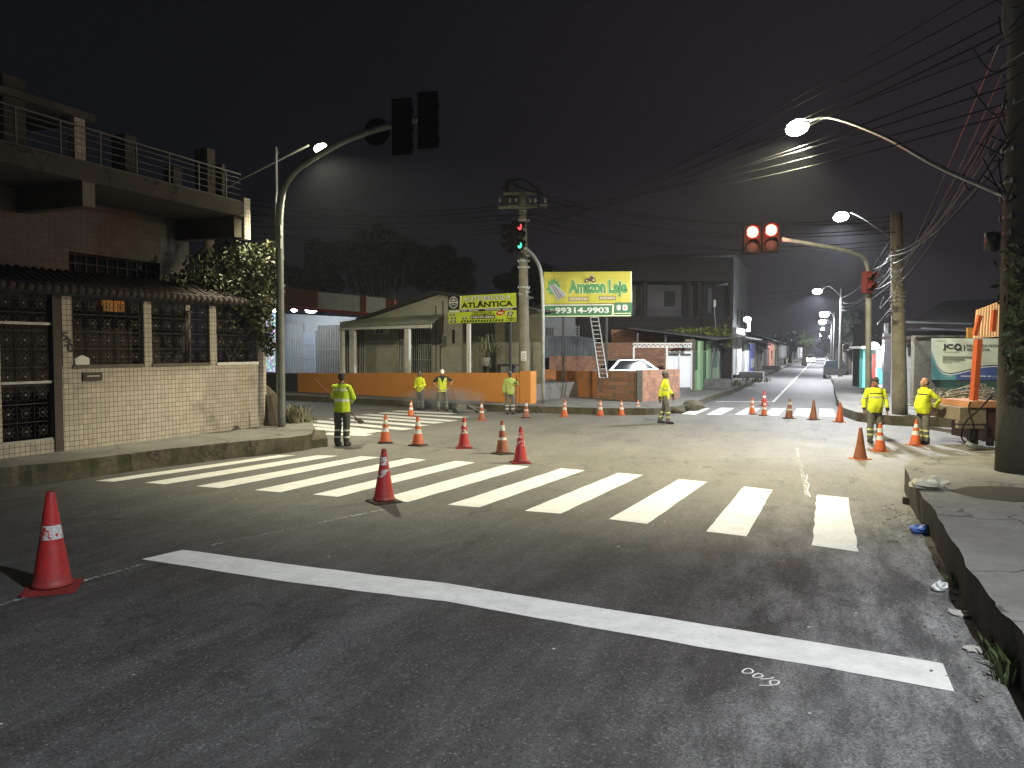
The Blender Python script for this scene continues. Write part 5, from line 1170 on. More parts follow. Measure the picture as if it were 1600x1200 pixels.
BTEAL = M('banner_teal', (.10, .28, .27), .5, .08, 2, 0); BBLUE = M('banner_blue', (.06, .09, .24), .5, .08, 2, 0); BCREAM = M('banner_cream', (.58, .60, .42), .5, .04, 2, 0); BINK = M('banner_ink', (.04, .03, .035), .5, .05, 2, 0)
t, fl = board('printed_banner', None, FJ, ((1455, 528.5), (1583, 526), (1583, 594), (1455.5, 593.5)), .05, 'cream and blue printed banner with black capitals on the mossy wall', None, 'banner')
mb = MB(); fl.rect(mb, 0, 0, 1, 1, 0, 1)
def wave(x): 
    return [(0, .70), (.02, .62), (.05, .42), (.09, .28), (.15, .19), (.22, .165), (.30, .18), (.40, .23), (.52, .29), (.62, .345), (.75, .37), (.88, .36), (1, .33)]
W_ = wave(0)
for (a, b), (c_, e_) in zip(W_, W_[1:]):
    n = 6
    for i in range(n):
        f0, f1 = i / n, (i + 1) / n; x0, x1 = a + (c_ - a) * f0, a + (c_ - a) * f1; y0, y1 = b + (e_ - b) * f0, b + (e_ - b) * f1
        mb.quad(fl.P(x0, 0, 2), fl.P(x1, 0, 2), fl.P(x1, y1 - .05, 2), fl.P(x0, y0 - .05, 2), 1 if x0 < .3 else 2)
        mb.quad(fl.P(x0, y0 - .05, 2), fl.P(x1, y1 - .05, 2), fl.P(x1, y1 - .025, 2), fl.P(x0, y0 - .025, 2), 4); mb.quad(fl.P(x0, y0 - .025, 2), fl.P(x1, y1 - .025, 2), fl.P(x1, y1, 2), fl.P(x0, y0, 2), 3)
fl.text(mb, 'JC', .135, .71, .27, .865, 3, 3, .05); fl.ring(mb, .322, .79, .022, .045, 3, 3); fl.poly(mb, [(.33, .76), (.355, .70), (.375, .70), (.345, .77)], 3, 4); fl.rect(mb, .135, .665, .34, .675, 3, 3)
fl.rect(mb, .395, .70, .405, .85, 3, 3); fl.text(mb, 'FACHADA NOVA', .43, .79, .86, .86, 3, 3, .02); fl.text(mb, 'VIDA NOVA.', .43, .695, .72, .765, 3, 3, .02)
fl.rect(mb, .05, .935, .18, .943, 3, 3); fl.rect(mb, .13, .565, .60, .575, 3, 3)
for y, x1, hh in ((.52, .50, .028), (.47, .40, .028), (.435, .35, .012), (.405, .25, .012)):
    x = .135
    while x < x1: w = random.uniform(.008, .022); fl.rect(mb, x, y, x + w, y + hh, 3, 3); x += w + .005
x = .36
while x < .95: 
    w = random.uniform(.006, .014); fl.rect(mb, x, .075, x + w, .108, 4, 4); x += w + (.025 if random.random() < .12 else .004)
fl.rect(mb, .19, .095, .26, .10, 4, 4); fl.rect(mb, .19, .07, .26, .075, 4, 4)
mb.build('banner_face', [BCREAM, BTEAL, BBLUE, BINK, WHT], t)
rh = thing('dark_roofed_house', V((19, 40, .3)), 'large dark tiled roof house behind the mossy wall', 'house'); FO = Face((0, 38), (10, 38))
mb = MB(); FO.pbox(mb, 1412, 500, 1640, 620, -6, -.3); mb.build('wall', DKB, rh)
mb = MB(); a, b, c_, e_ = d(1404, 517, 37), d(1700, 517, 37), d(1660, 466, 43), d(1475, 474, 43); mb.hexa([a, b, c_, e_] + [p + V((0, 0, .12)) for p in (a, b, c_, e_)]); mb.build('roof', M('dark_purple_tile', (.06, .045, .045), .95, .4, 4, .4, 0, .4), rh)
mb = MB()
for x0, y0, x1, y1 in ((1408, 503, 1518, 506), (1440, 513, 1518, 517)): mb.tube([d(x0, y0, 35.5), d(x1, y1, 35.5)], .05, 6)
tag(mb.build('roof_pipe', METAL), 'two pale horizontal rails running above the mossy wall', 'rail')

# ------------------------------------------------------------------ cars in the long street
far_car = thing('approaching_car', st(150, -2.2, 0), 'distant car with headlights on coming down the long street', 'car'); car_body(far_car, V(far_car.location), 4.0, 1.7, 1.5, R(-112 + 180), CARW, GLS)
for sx in (-.62, .62):
    p = st(147.6, -2.2 + sx, .7); mb = MB(); mb.ell(p, (.3, .3, .24)); mb.build('headlight', E('headlight_white', (1, .97, .9), 90), far_car, smooth=True)
dk = thing('parked_car', st(70, .9, 0), 'dark car parked by the right kerb of the long street', 'car'); car_body(dk, V(dk.location), 4.1, 1.7, 1.5, R(68), M('black_car_paint', (.02, .02, .022), .3, .1, 4, 0), GLS)

# ------------------------------------------------------------------ vendor cart with orange frame beside the near pole
random.seed(44)
Yc = g(1530, 700).y; cart = thing('vendor_cart', g(1530, 702), 'wooden handcart with orange frame and slatted orange sign panel beside the near pole', 'cart'); FC = Face((0, Yc), (10, Yc))
WOODC = M('weathered_wood', (.20, .16, .11), .9, .35, 5, .4, 0, .3); ORM = M('orange_frame_paint', (.36, .07, .018), .55, .15, 4, .05, 0, .15); ORL = M('pale_orange_slat', (.72, .30, .08), .5, .1, 4, .05)
panel(cart, (1500, 637, 1541, 657), WOODC, 'box_side', -1.6, 0, FC)
for y in (657.5, 665): panel(cart, (1498, y, 1541, y + 4.5), WOODC, 'frame_rail', -.1, .05, FC)
panel(cart, (1514, 627, 1560, 636.8), M('orange_crate', (.42, .20, .10), .7, .2, 4, .2, 0, .3), 'orange_box', -1.2, .02, FC)
panel(cart, (1542, 636, 1556, 690), BRN, 'side_board', -1.5, -.02, FC)
for x, y0 in ((1522, 670), (1516, 672), (1546, 690)): panel(cart, (x, y0 - 2, x + 7, 697), DKB, 'leg', -.2, -.05, FC)
mb = MB(); mb.bar(d(1521, 628, Yc + .3), d(1528.5, 530, Yc + .3), .17, .12); mb.build('orange_post', ORM, cart)
mb = MB(); mb.bar(d(1523, 524, Yc - .3), d(1531, 493, Yc - .3), .09, .09); mb.bar(d(1551, 518, Yc - .3), d(1554, 484, Yc - .3), .09, .09); mb.build('orange_arm', ORM, cart)
mb = MB(); P = [d(1520, 528.5, Yc + .6), d(1561, 526, Yc + .25), d(1563, 470, Yc + .25), d(1525, 485, Yc + .6)]; nn = V((-.015, -.04, 0)); mb.hexa([p for p in P] + [p + nn for p in P]); sp_ = mb.build('sign_panel', ORL, cart)
mb = MB()
for i in range(9): f = (i + .5) / 9; mb.bar(P[0].lerp(P[1], f) + nn * 1.6, P[3].lerp(P[2], f) + nn * 1.6, .035, .03)
mb.build('panel_slats', M('pale_slat', (.60, .40, .26), .5, .1, 4, 0), sp_)
panel(cart, (1512, 512, 1525, 528), M('amber_plywood', (.35, .18, .05), .7, .2, 4, .1), 'back_board', .0, .06, Face((0, Yc + 1), (10, Yc + 1)))
mb = MB(); mb.tube(arc([d(1551, 617, Yc - .4), d(1530, 640, Yc - .5), d(1510, 658, Yc - .5), d(1502, 680, Yc - .4), d(1510, 692, Yc - .4), d(1521, 683, Yc - .3), d(1522, 668, Yc - .3), d(1514, 640, Yc - .3), d(1516, 628, Yc - .2)], 6), .018, 6); mb.build('hanging_cable', M('cable_black', (.02, .02, .021)), cart)
mb = MB(); mb.tube(arc([d(1508, 690, Yc - .3), d(1520, 697, Yc - .5), d(1552, 703, Yc - .3)], 6), .06, 8); mb.build('tow_bar', METAL, cart)
# small lit sign edge and foliage behind the near pole
tw_ = thing('roadside_tree', V((11.2, 15.2, .4)), 'leafy tree growing right behind the thick near pole', 'tree')
mb = MB(); b = V(tw_.location); mb.tube(arc([b, b + V((.1, 0, 1.6)), d(1600, 470, 15.2)], 5), [.22 - .01 * i for i in range(11)], 10); mb.build('trunk', BARK, tw_, smooth=True)
mb = MB()
for px, py, rx, rz, n in ((1597, 440, .22, .6, 130), (1600, 500, .26, .4, 140), (1598, 545, .22, .3, 80), (1604, 575, .25, .25, 90), (1592, 395, .16, .35, 50), (1620, 420, .8, 1.0, 260), (1586, 556, .10, .12, 22), (1640, 520, .8, .8, 220)): c = d(px, py, 11.6 if px < 1610 else 13.6); clump(mb, c, (rx, .35, rz), n, .08)
mb.build('crown', leafmat('leaf_roadside', (.05, .07, .02)), tw_)

# branches and rubble heaped at the foot of the mossy wall
bp_ = thing('branch_pile', V((17.2, 27.2, .3)), 'heap of cut branches and dry leaves at the foot of the mossy wall', 'branch pile')
mb = MB(); 
for i in range(90):
    c = d(random.uniform(1462, 1535), 640, 27) ; c.z = .35 + random.uniform(0, .75) * (1 - abs(c.x - 16.6) / 2.2 if abs(c.x - 16.6) < 2 else .1); c.y += random.uniform(-.8, .8); a = random.uniform(-.5, .5); L = random.uniform(.5, 1.5); v = V((math.cos(a) * L, random.uniform(-.4, .4), math.sin(a) * L * .5)); mb.tube([c - v / 2, c + V((0, 0, .08)), c + v / 2], [.035, .028, .012], 5)
mb.build('cut_branches', M('dry_branch', (.22, .17, .10), .9, .4, 6, .3), bp_)
mb = MB()
for i in range(16): clump(mb, (random.uniform(14.9, 18.0), 27.6 + random.uniform(-.6, .6), .55 + random.uniform(-.15, .3)), (.5, .4, .25), 60, .07)
for px in (1435, 1445, 1452): clump(mb, d(px, 628, 28.2), (.25, .2, .35), 60, .06)
mb.build('dry_leaves', leafmat('leaf_heap', (.12, .10, .05)), bp_)
# ------------------------------------------------------------------ traffic cones
random.seed(3)
def cone_mat(name, col, bands, band_col=(.62, .62, .60), wear=.5, fade=.0):
    k = N(name); p = k.pos(); z = k.n('ShaderNodeSeparateXYZ', {0: p}).outputs['Z']
    rnd = k.n('ShaderNodeObjectInfo').outputs['Random']
    sh = k.n('ShaderNodeVectorMath', {0: p, 1: k.n('ShaderNodeCombineXYZ', {'X': k.math('MULTIPLY', rnd, 37.0), 'Y': k.math('MULTIPLY', rnd, 13.0)}).outputs[0]}, operation='ADD').outputs[0]
    n1 = k.noise(sh, 6, 6, .7); n2 = k.noise(sh, 22, 5, .7); n3 = k.noise(sh, 2.5, 4)
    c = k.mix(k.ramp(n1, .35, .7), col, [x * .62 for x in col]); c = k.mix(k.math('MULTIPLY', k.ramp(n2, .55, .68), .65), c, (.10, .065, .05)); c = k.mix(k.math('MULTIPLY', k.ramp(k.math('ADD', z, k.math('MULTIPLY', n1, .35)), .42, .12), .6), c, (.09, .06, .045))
    c = k.mix(k.math('MULTIPLY', k.ramp(n3, .5, .65), fade), c, (.28, .16, .09))
    c = k.mix(k.ramp(k.math('SUBTRACT', z, k.math('MULTIPLY', n1, .06)), .90, .97), c, [x * .4 for x in col])
    for a, b in bands:
        inside = k.math('MULTIPLY', k.math('GREATER_THAN', z, a), k.math('LESS_THAN', z, b))
        worn = k.math('GREATER_THAN', k.math('ADD', n1, k.math('MULTIPLY', n2, .35)), .50 + .30 * wear)
        c = k.mix(k.math('MULTIPLY', inside, worn), c, k.mix(k.ramp(n2, .4, .7), band_col, [x * .55 for x in band_col]))
    k.l(c, k.b.inputs['Base Color']); k.b.inputs['Roughness'].default_value = .55; k.bump(n2, .12, .01); return k.mat
ORC = (.62, .115, .02); RDC = (.46, .022, .022); BRC = (.30, .085, .03)
CM = {'red': cone_mat('red_cone_plastic', RDC, [(.52, .66)], wear=.55), 'red2': cone_mat('red_cone_scuffed', RDC, [(.48, .62), (.70, .85)], wear=.62),
      'orange2': cone_mat('orange_cone_banded', ORC, [(.40, .56), (.68, .82)], wear=.05), 'orange2w': cone_mat('orange_cone_worn', ORC, [(.40, .55), (.66, .82)], wear=.30),
      'orange': cone_mat('orange_cone_plain', ORC, [], fade=.1), 'brown2': cone_mat('brown_cone_banded', BRC, [(.42, .50), (.70, .86)], wear=.30, fade=.3), 'brown': cone_mat('brown_cone_plain', (.34, .10, .03), [], fade=.4)}
CB = {'red': M('cone_base_red', (.22, .02, .02), .7), 'orange': M('cone_base_orange', (.48, .12, .03), .7), 'dark': M('cone_base_dark', (.05, .03, .02), .8)}
PROTO = {}
def cone_proto(key, base):
    if (key, base) in PROTO: return PROTO[(key, base)]
    t = bpy.data.objects.new('traffic_cone', None); COL.objects.link(t); t.empty_display_size = .2
    mb = MB(); w, h = .27, .022; oc = []
    for i in range(4):
        q = R(90 * i); 
        for a in (-.86, .86): oc.append((math.cos(q) * w - math.sin(q) * w * a, math.sin(q) * w + math.cos(q) * w * a))
    mb.prism(oc, 0, h); mb.prism([(x * .9, y * .9) for x, y in oc], h + .0005, h + .012)
    b = mb.build('cone_base', CB[base], t, True)
    mb = MB(); mb.lathe([(.205, .04), (.212, .06), (.195, .085), (.185, .12), (.128, .45), (.122, .47), (.118, .50), (.075, .80), (.068, .83), (.050, .97), (.045, .985), (.036, 1.0)], 28)
    mb.build('cone_body', CM[key], t, True, smooth=True)
    PROTO[(key, base)] = t; return t
used = set()
cones = [(82, 922, 768, 'red', 'red', 'big faded red cone with a torn white patch, alone in the near left lane', 20),
    (600, 786, 701, 'red2', 'dark', 'scuffed dark red cone standing on the near zebra stripes', 40),
    (602, 694, 648, 'orange2w', 'dark', 'orange cone with one clean white band, next to the man with the long broom', 12),
    (653, 698, 650, 'orange2w', 'dark', 'orange cone with white band, second in the row right of the broom man', 70),
    (725, 702, 652, 'red2', 'red', 'bright red cone with patchy white bands in the middle of the crossing row', 5),
    (785, 711, 657, 'brown2', 'dark', 'brownish orange cone left of the last red cone in the crossing row', 33),
    (813, 725, 667, 'red2', 'red', 'bright red cone ending the row, just above the near zebra', 8),
    (642, 652.5, 625, 'orange2', 'orange', 'orange cone with two white bands on the side street zebra', 0),
    (753, 659, 627.5, 'brown2', 'orange', 'faded brown cone with white collar at the right end of the side street zebra', 0),
    (822, 655, 626, 'brown2', 'dark', 'small dull brown cone in front of the orange corner pillar', 0),
    (882, 653, 624, 'orange2w', 'orange', 'orange cone before the far kerb right of the curved mast', 15),
    (938, 652, 624, 'orange2', 'orange', 'orange white banded cone before the far kerb below the left brick wall', 0),
    (971, 651, 625, 'orange2', 'orange', 'orange white banded cone before the far kerb below the dark corner post', 0),
    (996, 648, 624, 'orange2', 'orange', 'orange cone with white top band nearest the walking man', 0),
    (1175, 649.5, 621, 'orange2w', 'dark', 'orange white banded cone, leftmost across the street mouth', 20),
    (1194, 636, 610, 'red', 'red', 'red cone standing behind the pair at the street mouth', 20),
    (1194, 651.5, 625, 'orange2w', 'dark', 'orange white banded cone in front of the red cone at the street mouth', 20),
    (1233, 656, 623, 'brown2', 'dark', 'ochre cone with white collar across the street mouth', 10),
    (1271, 658, 625, 'brown', 'dark', 'plain dull orange cone across the street mouth between ochre and bright ones', 30),
    (1311.5, 661.5, 628, 'orange', 'orange', 'plain bright orange cone by the right kerb of the street mouth', 20),
    (1344, 719, 668, 'brown', 'orange', 'plain brownish cone on a pale base in front of the two men', 15),
    (1375, 707, 661, 'orange2', 'orange', 'white banded orange cone at the feet of the man facing us', 0),
    (1430, 698, 655, 'orange2', 'orange', 'white banded orange cone at the feet of the man facing left', 0)]
for px, yb, yt, key, base, lab, rz in cones:
    p = g(px, yb - 2.0); h = d(px, yt, p.y).z
    pr = cone_proto(key, base)
    t = pr if (key, base) not in used else copy_thing(pr); used.add((key, base))
    t.location = p + V((0, 0, .001)); t.scale = (h, h, h) if h < .95 else (h * .92, h * .92, h); t.rotation_euler = (R(random.uniform(-1.5, 1.5)), R(random.uniform(-1.5, 1.5)), R(rz + random.uniform(-6, 6)))
    tag(t, lab, 'traffic cone', 'traffic cones around the crossing')

# ------------------------------------------------------------------ people
from mathutils import noise as MN
def remesh(mb, voxel, smooth=2, jitter=0.0, jscale=9.0, seed=0):
    me = bpy.data.meshes.new('tmp'); me.from_pydata([tuple(p) for p in mb.v], [], mb.f); o = bpy.data.objects.new('tmp', me); COL.objects.link(o)
    bm = bmesh.new(); bm.from_mesh(me); bmesh.ops.recalc_face_normals(bm, faces=bm.faces); bm.to_mesh(me); bm.free()
    r = o.modifiers.new('r', 'REMESH'); r.mode = 'VOXEL'; r.voxel_size = voxel
    s = o.modifiers.new('s', 'SMOOTH'); s.factor = .5; s.iterations = smooth
    dg = bpy.context.evaluated_depsgraph_get(); dg.update(); out = bpy.data.meshes.new_from_object(o.evaluated_get(dg))
    bpy.data.objects.remove(o); bpy.data.meshes.remove(me)
    if jitter:
        for v in out.vertices:
            c = V(v.co); n = V(v.normal)
            f = MN.noise(V((c.x * jscale + seed, c.y * jscale, c.z * jscale * .55))) + .5 * MN.noise(V((c.x * jscale * 2.2, c.y * jscale * 2.2 + seed, c.z * jscale * 1.3)))
            v.co = c + n * (f * jitter)
    out.polygons.foreach_set('use_smooth', [True] * len(out.polygons)); return out
def link(me, name, mats, parent, idx=None):
    me.name = name
    for m in mats: me.materials.append(m)
    if idx is not None: me.polygons.foreach_set('material_index', idx)
    o = bpy.data.objects.new(name, me); COL.objects.link(o); o.parent = parent; return o
def clothm(name, col, rough=.85): return M(name, col, rough, .18, 9, .25, 0, .15, [x * .35 for x in col], 120)
HIVIS = clothm('hivis_yellow', (.60, .66, .02)); HIVISG = clothm('hivis_lime', (.42, .56, .02)); REFL = M('reflective_band', (.62, .63, .60), .4, .12, 12, .1); REFG = M('reflective_grey', (.30, .31, .26), .4, .15, 12, .1); REFY = M('reflective_lime', (.55, .58, .22), .4, .12, 12, .1)
TROUS = clothm('dark_work_trousers', (.055, .055, .048)); TROUSG = clothm('grey_work_trousers', (.12, .115, .10)); BOOT = M('black_boots', (.02, .018, .016), .6, .3, 10, .2); HAIRB = M('black_hair', (.012, .010, .009), .7, .3, 60, .3); HAIRG = M('greying_hair', (.07, .06, .05), .7, .3, 60, .3); BLACKC = clothm('black_cloth', (.018, .018, .019)); WHITEC = clothm('white_cap_cloth', (.70, .69, .64)); GREYC = clothm('grey_cloth', (.10, .10, .11)); CAMO = clothm('patterned_shirt', (.34, .42, .10))
def skinm(name, col):
    k = N(name); p = k.pos(); c = k.mix(k.ramp(k.noise(p, 14, 4), .35, .65), [x * .82 for x in col], col); k.l(c, k.b.inputs['Base Color']); k.b.inputs['Roughness'].default_value = .55; k.b.inputs['Subsurface Weight'].default_value = .05; return k.mat
SK1 = skinm('brown_skin', (.22, .11, .065)); SK2 = skinm('dark_skin', (.11, .055, .035)); SK3 = skinm('tan_skin', (.40, .22, .14))
EYE = M('eye_dark', (.015, .012, .01), .2, .05, 5, 0)
def hand(mb, w, dr, pn, curl, side):
    """five fingers leaving a palm at wrist w; dr along the hand, pn the way the palm faces, side +1/-1 = thumb side"""
    w = V(w); dr = V(dr).normalized(); pn = (V(pn) - dr * V(pn).dot(dr)).normalized(); sd = dr.cross(pn) * side
    rot = Matrix(((sd.x, pn.x, dr.x), (sd.y, pn.y, dr.y), (sd.z, pn.z, dr.z)))
    mb.ell(w + dr * .045, (.040, .019, .055), 0, rot); mb.capsule(w - dr * .03, w + dr * .02, .027, .027)
    for i, (off, L) in enumerate(((.029, .070), (.010, .080), (-.010, .074), (-.029, .058))):
        a = w + dr * .085 + sd * off; c = curl * (1 + .12 * i); p = a; v = dr
        for k, f in enumerate((.45, .32, .23)):
            ang = c * (.5 + .35 * k); v2 = (dr * math.cos(ang) + pn * math.sin(ang)).normalized(); q = p + v2 * L * f * 1.15 + sd * off * .12; mb.capsule(p, q, .0105 - .001 * k, .0095 - .001 * k, 8); p = q; c += curl * .45
    b = w + dr * .025 + sd * .030; m1 = b + (sd * .75 + dr * .6 + pn * .3).normalized() * .040; m2 = m1 + (sd * .25 + dr * .8 + pn * (.3 + curl * .4)).normalized() * .034
    mb.capsule(b, m1, .014, .012, 8); mb.capsule(m1, m2, .011, .0095, 8)
def person(px, yf, yt, rz, label, arms=None, legs=None, tilt=0.0, headturn=0.0, headtilt=0.0, skin=SK1, jacket=(HIVIS, REFL), jbands=(), sleeve='long', sbands=(), trous=(TROUS, REFY), tbands=(), hair=HAIRB, hairstyle='short', cap=None, cuff=None, belly=0.0, chest_dark=False, vest=None, seed=0, collar=None):
    base = g(px, yf); Hh = d(px, yt, base.y).z; sc = Hh / 1.735
    t = thing('person', base, label, 'person'); t.rotation_euler = (0, 0, R(rz)); t.scale = (sc,) * 3
    RX = Matrix.Rotation(R(tilt), 3, 'X'); piv = V((0, 0, .95))
    up = lambda p: piv + RX @ (V(p) - piv); inv = RX.transposed(); dn = lambda p: piv + inv @ (V(p) - piv)
    A = {'L': [(-.185, .01, 1.375), (-.245, .035, 1.13), (-.255, -.03, .88)], 'R': [(.185, .01, 1.375), (.245, .035, 1.13), (.255, -.03, .88)]}
    HD = {'L': ((0, -.1, -1), (.9, .1, 0), .35), 'R': ((0, -.1, -1), (-.9, .1, 0), .35)}
    if arms:
        for k, v in arms.items(): A[k] = v[0]; HD[k] = v[1] if len(v) > 1 else HD[k]
    for k in A: A[k] = [up(A[k][0])] + [V(q) for q in A[k][1:]]
    Lg = {'L': [(-.09, 0, .93), (-.11, -.01, .50), (-.115, .02, .09)], 'R': [(.09, 0, .93), (.11, -.01, .50), (.115, .02, .09)]}
    if legs: Lg.update(legs)
    # continuous body
    mb = MB(); hc = V((0, .0, 1.60)); RH = Matrix.Rotation(R(headturn), 3, 'Z') @ Matrix.Rotation(R(headtilt), 3, 'X')
    hp = lambda p: up(hc + RH @ (V(p) - hc) + V((0, 0, 0))); hr = RX @ RH
    E_ = lambda c, r: mb.ell(hp(c), r, 0, hr, 16, 11)
    E_((0, .015, 1.632), (.076, .094, .095)); E_((0, -.02, 1.575), (.064, .080, .100)); E_((0, -.038, 1.525), (.047, .052, .046)); E_((0, -.072, 1.628), (.052, .022, .014))
    for sx in (-1, 1): E_((sx * .078, .012, 1.592), (.012, .022, .034)); E_((sx * .04, -.075, 1.572), (.022, .022, .02))
    mb.capsule(hp((0, -.098, 1.612)), hp((0, -.118, 1.576)), .010, .016, 8); E_((0, -.100, 1.543), (.024, .012, .007)); E_((0, -.098, 1.533), (.022, .012, .007))
    mb.capsule(up((0, .025, 1.40)), hp((0, .02, 1.54)), .062, .055)
    mb.ell(up((0, 0, 1.25)), (.15, .09, .20), 0, RX); mb.ell((0, 0, .98), (.14, .09, .14)); mb.ell(up((0, 0, 1.10)), (.13, .085, .2), 0, RX)
    for k in 'LR':
        a = A[k]; mb.capsule(up((A[k][0].x * .3, .01, 1.38)), a[0], .05, .048); mb.capsule(a[0], a[1], .046, .038); mb.capsule(a[1], a[2], .038, .027); h = HD[k]; hand(mb, a[2], h[0], h[1], h[2], 1 if k == 'R' else -1)
        l = Lg[k]; mb.capsule((l[0][0], 0, .96), l[1], .072, .05); mb.capsule(l[1], l[2], .05, .036); tv = V((l[2][0] * 1.03, l[2][1] - .13, .035)); mb.capsule((l[2][0], l[2][1] + .02, .045), tv, .035, .03)
    link(remesh(mb, .0075, 1), 'body', [skin], t)
    mb = MB()
    for sx in (-1, 1): mb.ell(hp((sx * .031, -.092, 1.602)), (.013, .006, .006), 0, hr, 10, 6)
    mb.build('eyes', EYE, t, True)
    # hair / cap
    if hairstyle:
        mb = MB(); mb.ell(hp((0, .028, 1.648)), (.083, .092, .092), 0, hr, 18, 12)
        if hairstyle == 'full': mb.ell(hp((0, .045, 1.61)), (.08, .075, .085), 0, hr)
        if hairstyle == 'bald': mb = MB(); mb.ell(hp((0, .048, 1.598)), (.090, .088, .078), 0, hr, 18, 12)
        me = remesh(mb, .012, 1, .006, 40, seed); link(me, 'hair', [hair], t)
    if hairstyle == 'beard' or False: pass
    if cap:
        mb = MB(); mb.ell(hp((0, .012, 1.662)), (.088, .104, .078), 0, hr, 18, 12); mb.ell(hp((0, -.115, 1.648)), (.07, .07, .010), 0, hr, 18, 8); link(remesh(mb, .010, 1), 'cap', [cap], t)
    # jacket or vest with its sleeves
    mb = MB(); S = [(.80, .190, .135), (.86, .194, .140 + belly * .4), (.96, .188, .135 + belly), (1.08, .182, .130 + belly), (1.20, .190, .128 + belly * .5), (1.30, .198, .126), (1.38, .192, .112), (1.425, .160, .092), (1.455, .105, .082), (1.485, .070, .072)]
    rows = []
    for z, rx, ry in S:
        rows.append([up((rx * math.copysign(abs(math.cos(q)) ** .85, math.cos(q)), ry * math.copysign(abs(math.sin(q)) ** .85, math.sin(q)) - belly * .5 * (z < 1.25), z)) if z > .95 else V((rx * math.cos(q), ry * math.sin(q) - belly * .5, z)) for q in [2 * math.pi * i / 28 for i in range(28)]])
    vs = [p for r_ in rows for p in r_]; n = 28; fs = [(i * n + k, i * n + (k + 1) % n, (i + 1) * n + (k + 1) % n, (i + 1) * n + k) for i in range(len(S) - 1) for k in range(n)]
    fs += [tuple(range(n))[::-1], tuple((len(S) - 1) * n + k for k in range(n))]
    if vest is None:
        mb.add(vs, fs)
        for k in 'LR':
            a = A[k]; mb.capsule(up((a[0].x * .55, .01, 1.37)), a[0], .070, .066); 
            if sleeve == 'long': mb.capsule(a[0], a[1], .067, .060); mb.capsule(a[1], a[1].lerp(a[2], .93), .060, .048)
            else: mb.capsule(a[0], a[0].lerp(a[1], .75), .072, .066)
        me = remesh(mb, .013, 1, .016, 8, seed); idx = []
        for pl in me.polygons:
            c = dn(V(pl.center)); m = 0; isarm = False
            for k in 'LR':
                for i in (0, 1):
                    a, b = A[k][i], A[k][i + 1]; w = V(pl.center) - a; f = max(0, min(1, w.dot(b - a) / (b - a).length_squared)); dist = (w - (b - a) * f).length
                    if dist < .095 and (abs(c.x) > .185 or V(pl.center).y < -.15 or i == 1 and dist < .075):
                        isarm = True; s_ = i + f
                        for a0, b0 in sbands:
                            if a0 < s_ < b0: m = 1
                        if cuff and s_ > 1.80: m = 2
            if not isarm:
                for a0, b0 in jbands:
                    if a0 < c.z < b0: m = 1
                if collar and c.z > 1.458: m = 2
                if chest_dark and 1.29 < c.z < 1.325 and c.y < 0: m = 2
            idx.append(m)
        link(me, 'jacket', [jacket[0], jacket[1], cuff or collar or BLACKC], t, idx)
    else:
        mb.add(vs, fs)
        for k in 'LR': a = A[k]; mb.capsule(up((a[0].x * .55, .01, 1.37)), a[0], .072, .068); mb.capsule(a[0], a[0].lerp(a[1], .8), .068, .060)
        link(remesh(mb, .014, 2, .008, 9, seed), 'shirt', [vest], t)
        mb = MB(); mb.add([V((p.x * 1.05, p.y * 1.07, p.z)) for p in vs], fs); me = remesh(mb, .014, 2, .008, 9, seed + 1); idx = []
        for pl in me.polygons:
            c = dn(V(pl.center)); m = 0
            for a0, b0 in jbands:
                if a0 < c.z < b0: m = 1
            if .105 < abs(c.x) < .135 and c.z > 1.0: m = 1
            if c.y < 0 and c.z > 1.18 and abs(c.x) < (c.z - 1.18) * .42: m = 2
            if c.z > 1.40 or (abs(c.x) > .172 and c.z > 1.2): m = 2
            idx.append(m)
        link(me, 'vest', [jacket[0], jacket[1], vest], t, idx)
    # trousers
    mb = MB(); mb.ell((0, -belly * .3, .93), (.172, .125 + belly * .3, .14)); mb.ell((0, 0, .86), (.165, .118, .12))
    for k in 'LR':
        l = [V(q) for q in Lg[k]]; mb.capsule((l[0].x, 0, .90), l[1], .104, .084); mb.capsule(l[1], l[1].lerp(l[2], .92), .084, .076)
    me = remesh(mb, .013, 1, .017, 7, seed + 3); idx = []
    for pl in me.polygons:
        m = 0
        for a0, b0 in tbands:
            if a0 < pl.center.z < b0: m = 1
        idx.append(m)
    link(me, 'trousers', list(trous), t, idx)
    for k in 'LR':
        l = [V(q) for q in Lg[k]]; f = l[2]; mb = MB(); mb.capsule((f.x, f.y + .03, .055), (f.x * 1.05, f.y - .15, .045), .052, .046); mb.capsule((f.x, f.y, .06), (f.x, f.y, .15), .056, .056)
        for i, p in enumerate(mb.v): mb.v[i] = V((p.x, p.y, max(p.z, 0.0)))
        link(remesh(mb, .011, 1), 'boot', [BOOT], t)
    return t, sc, base
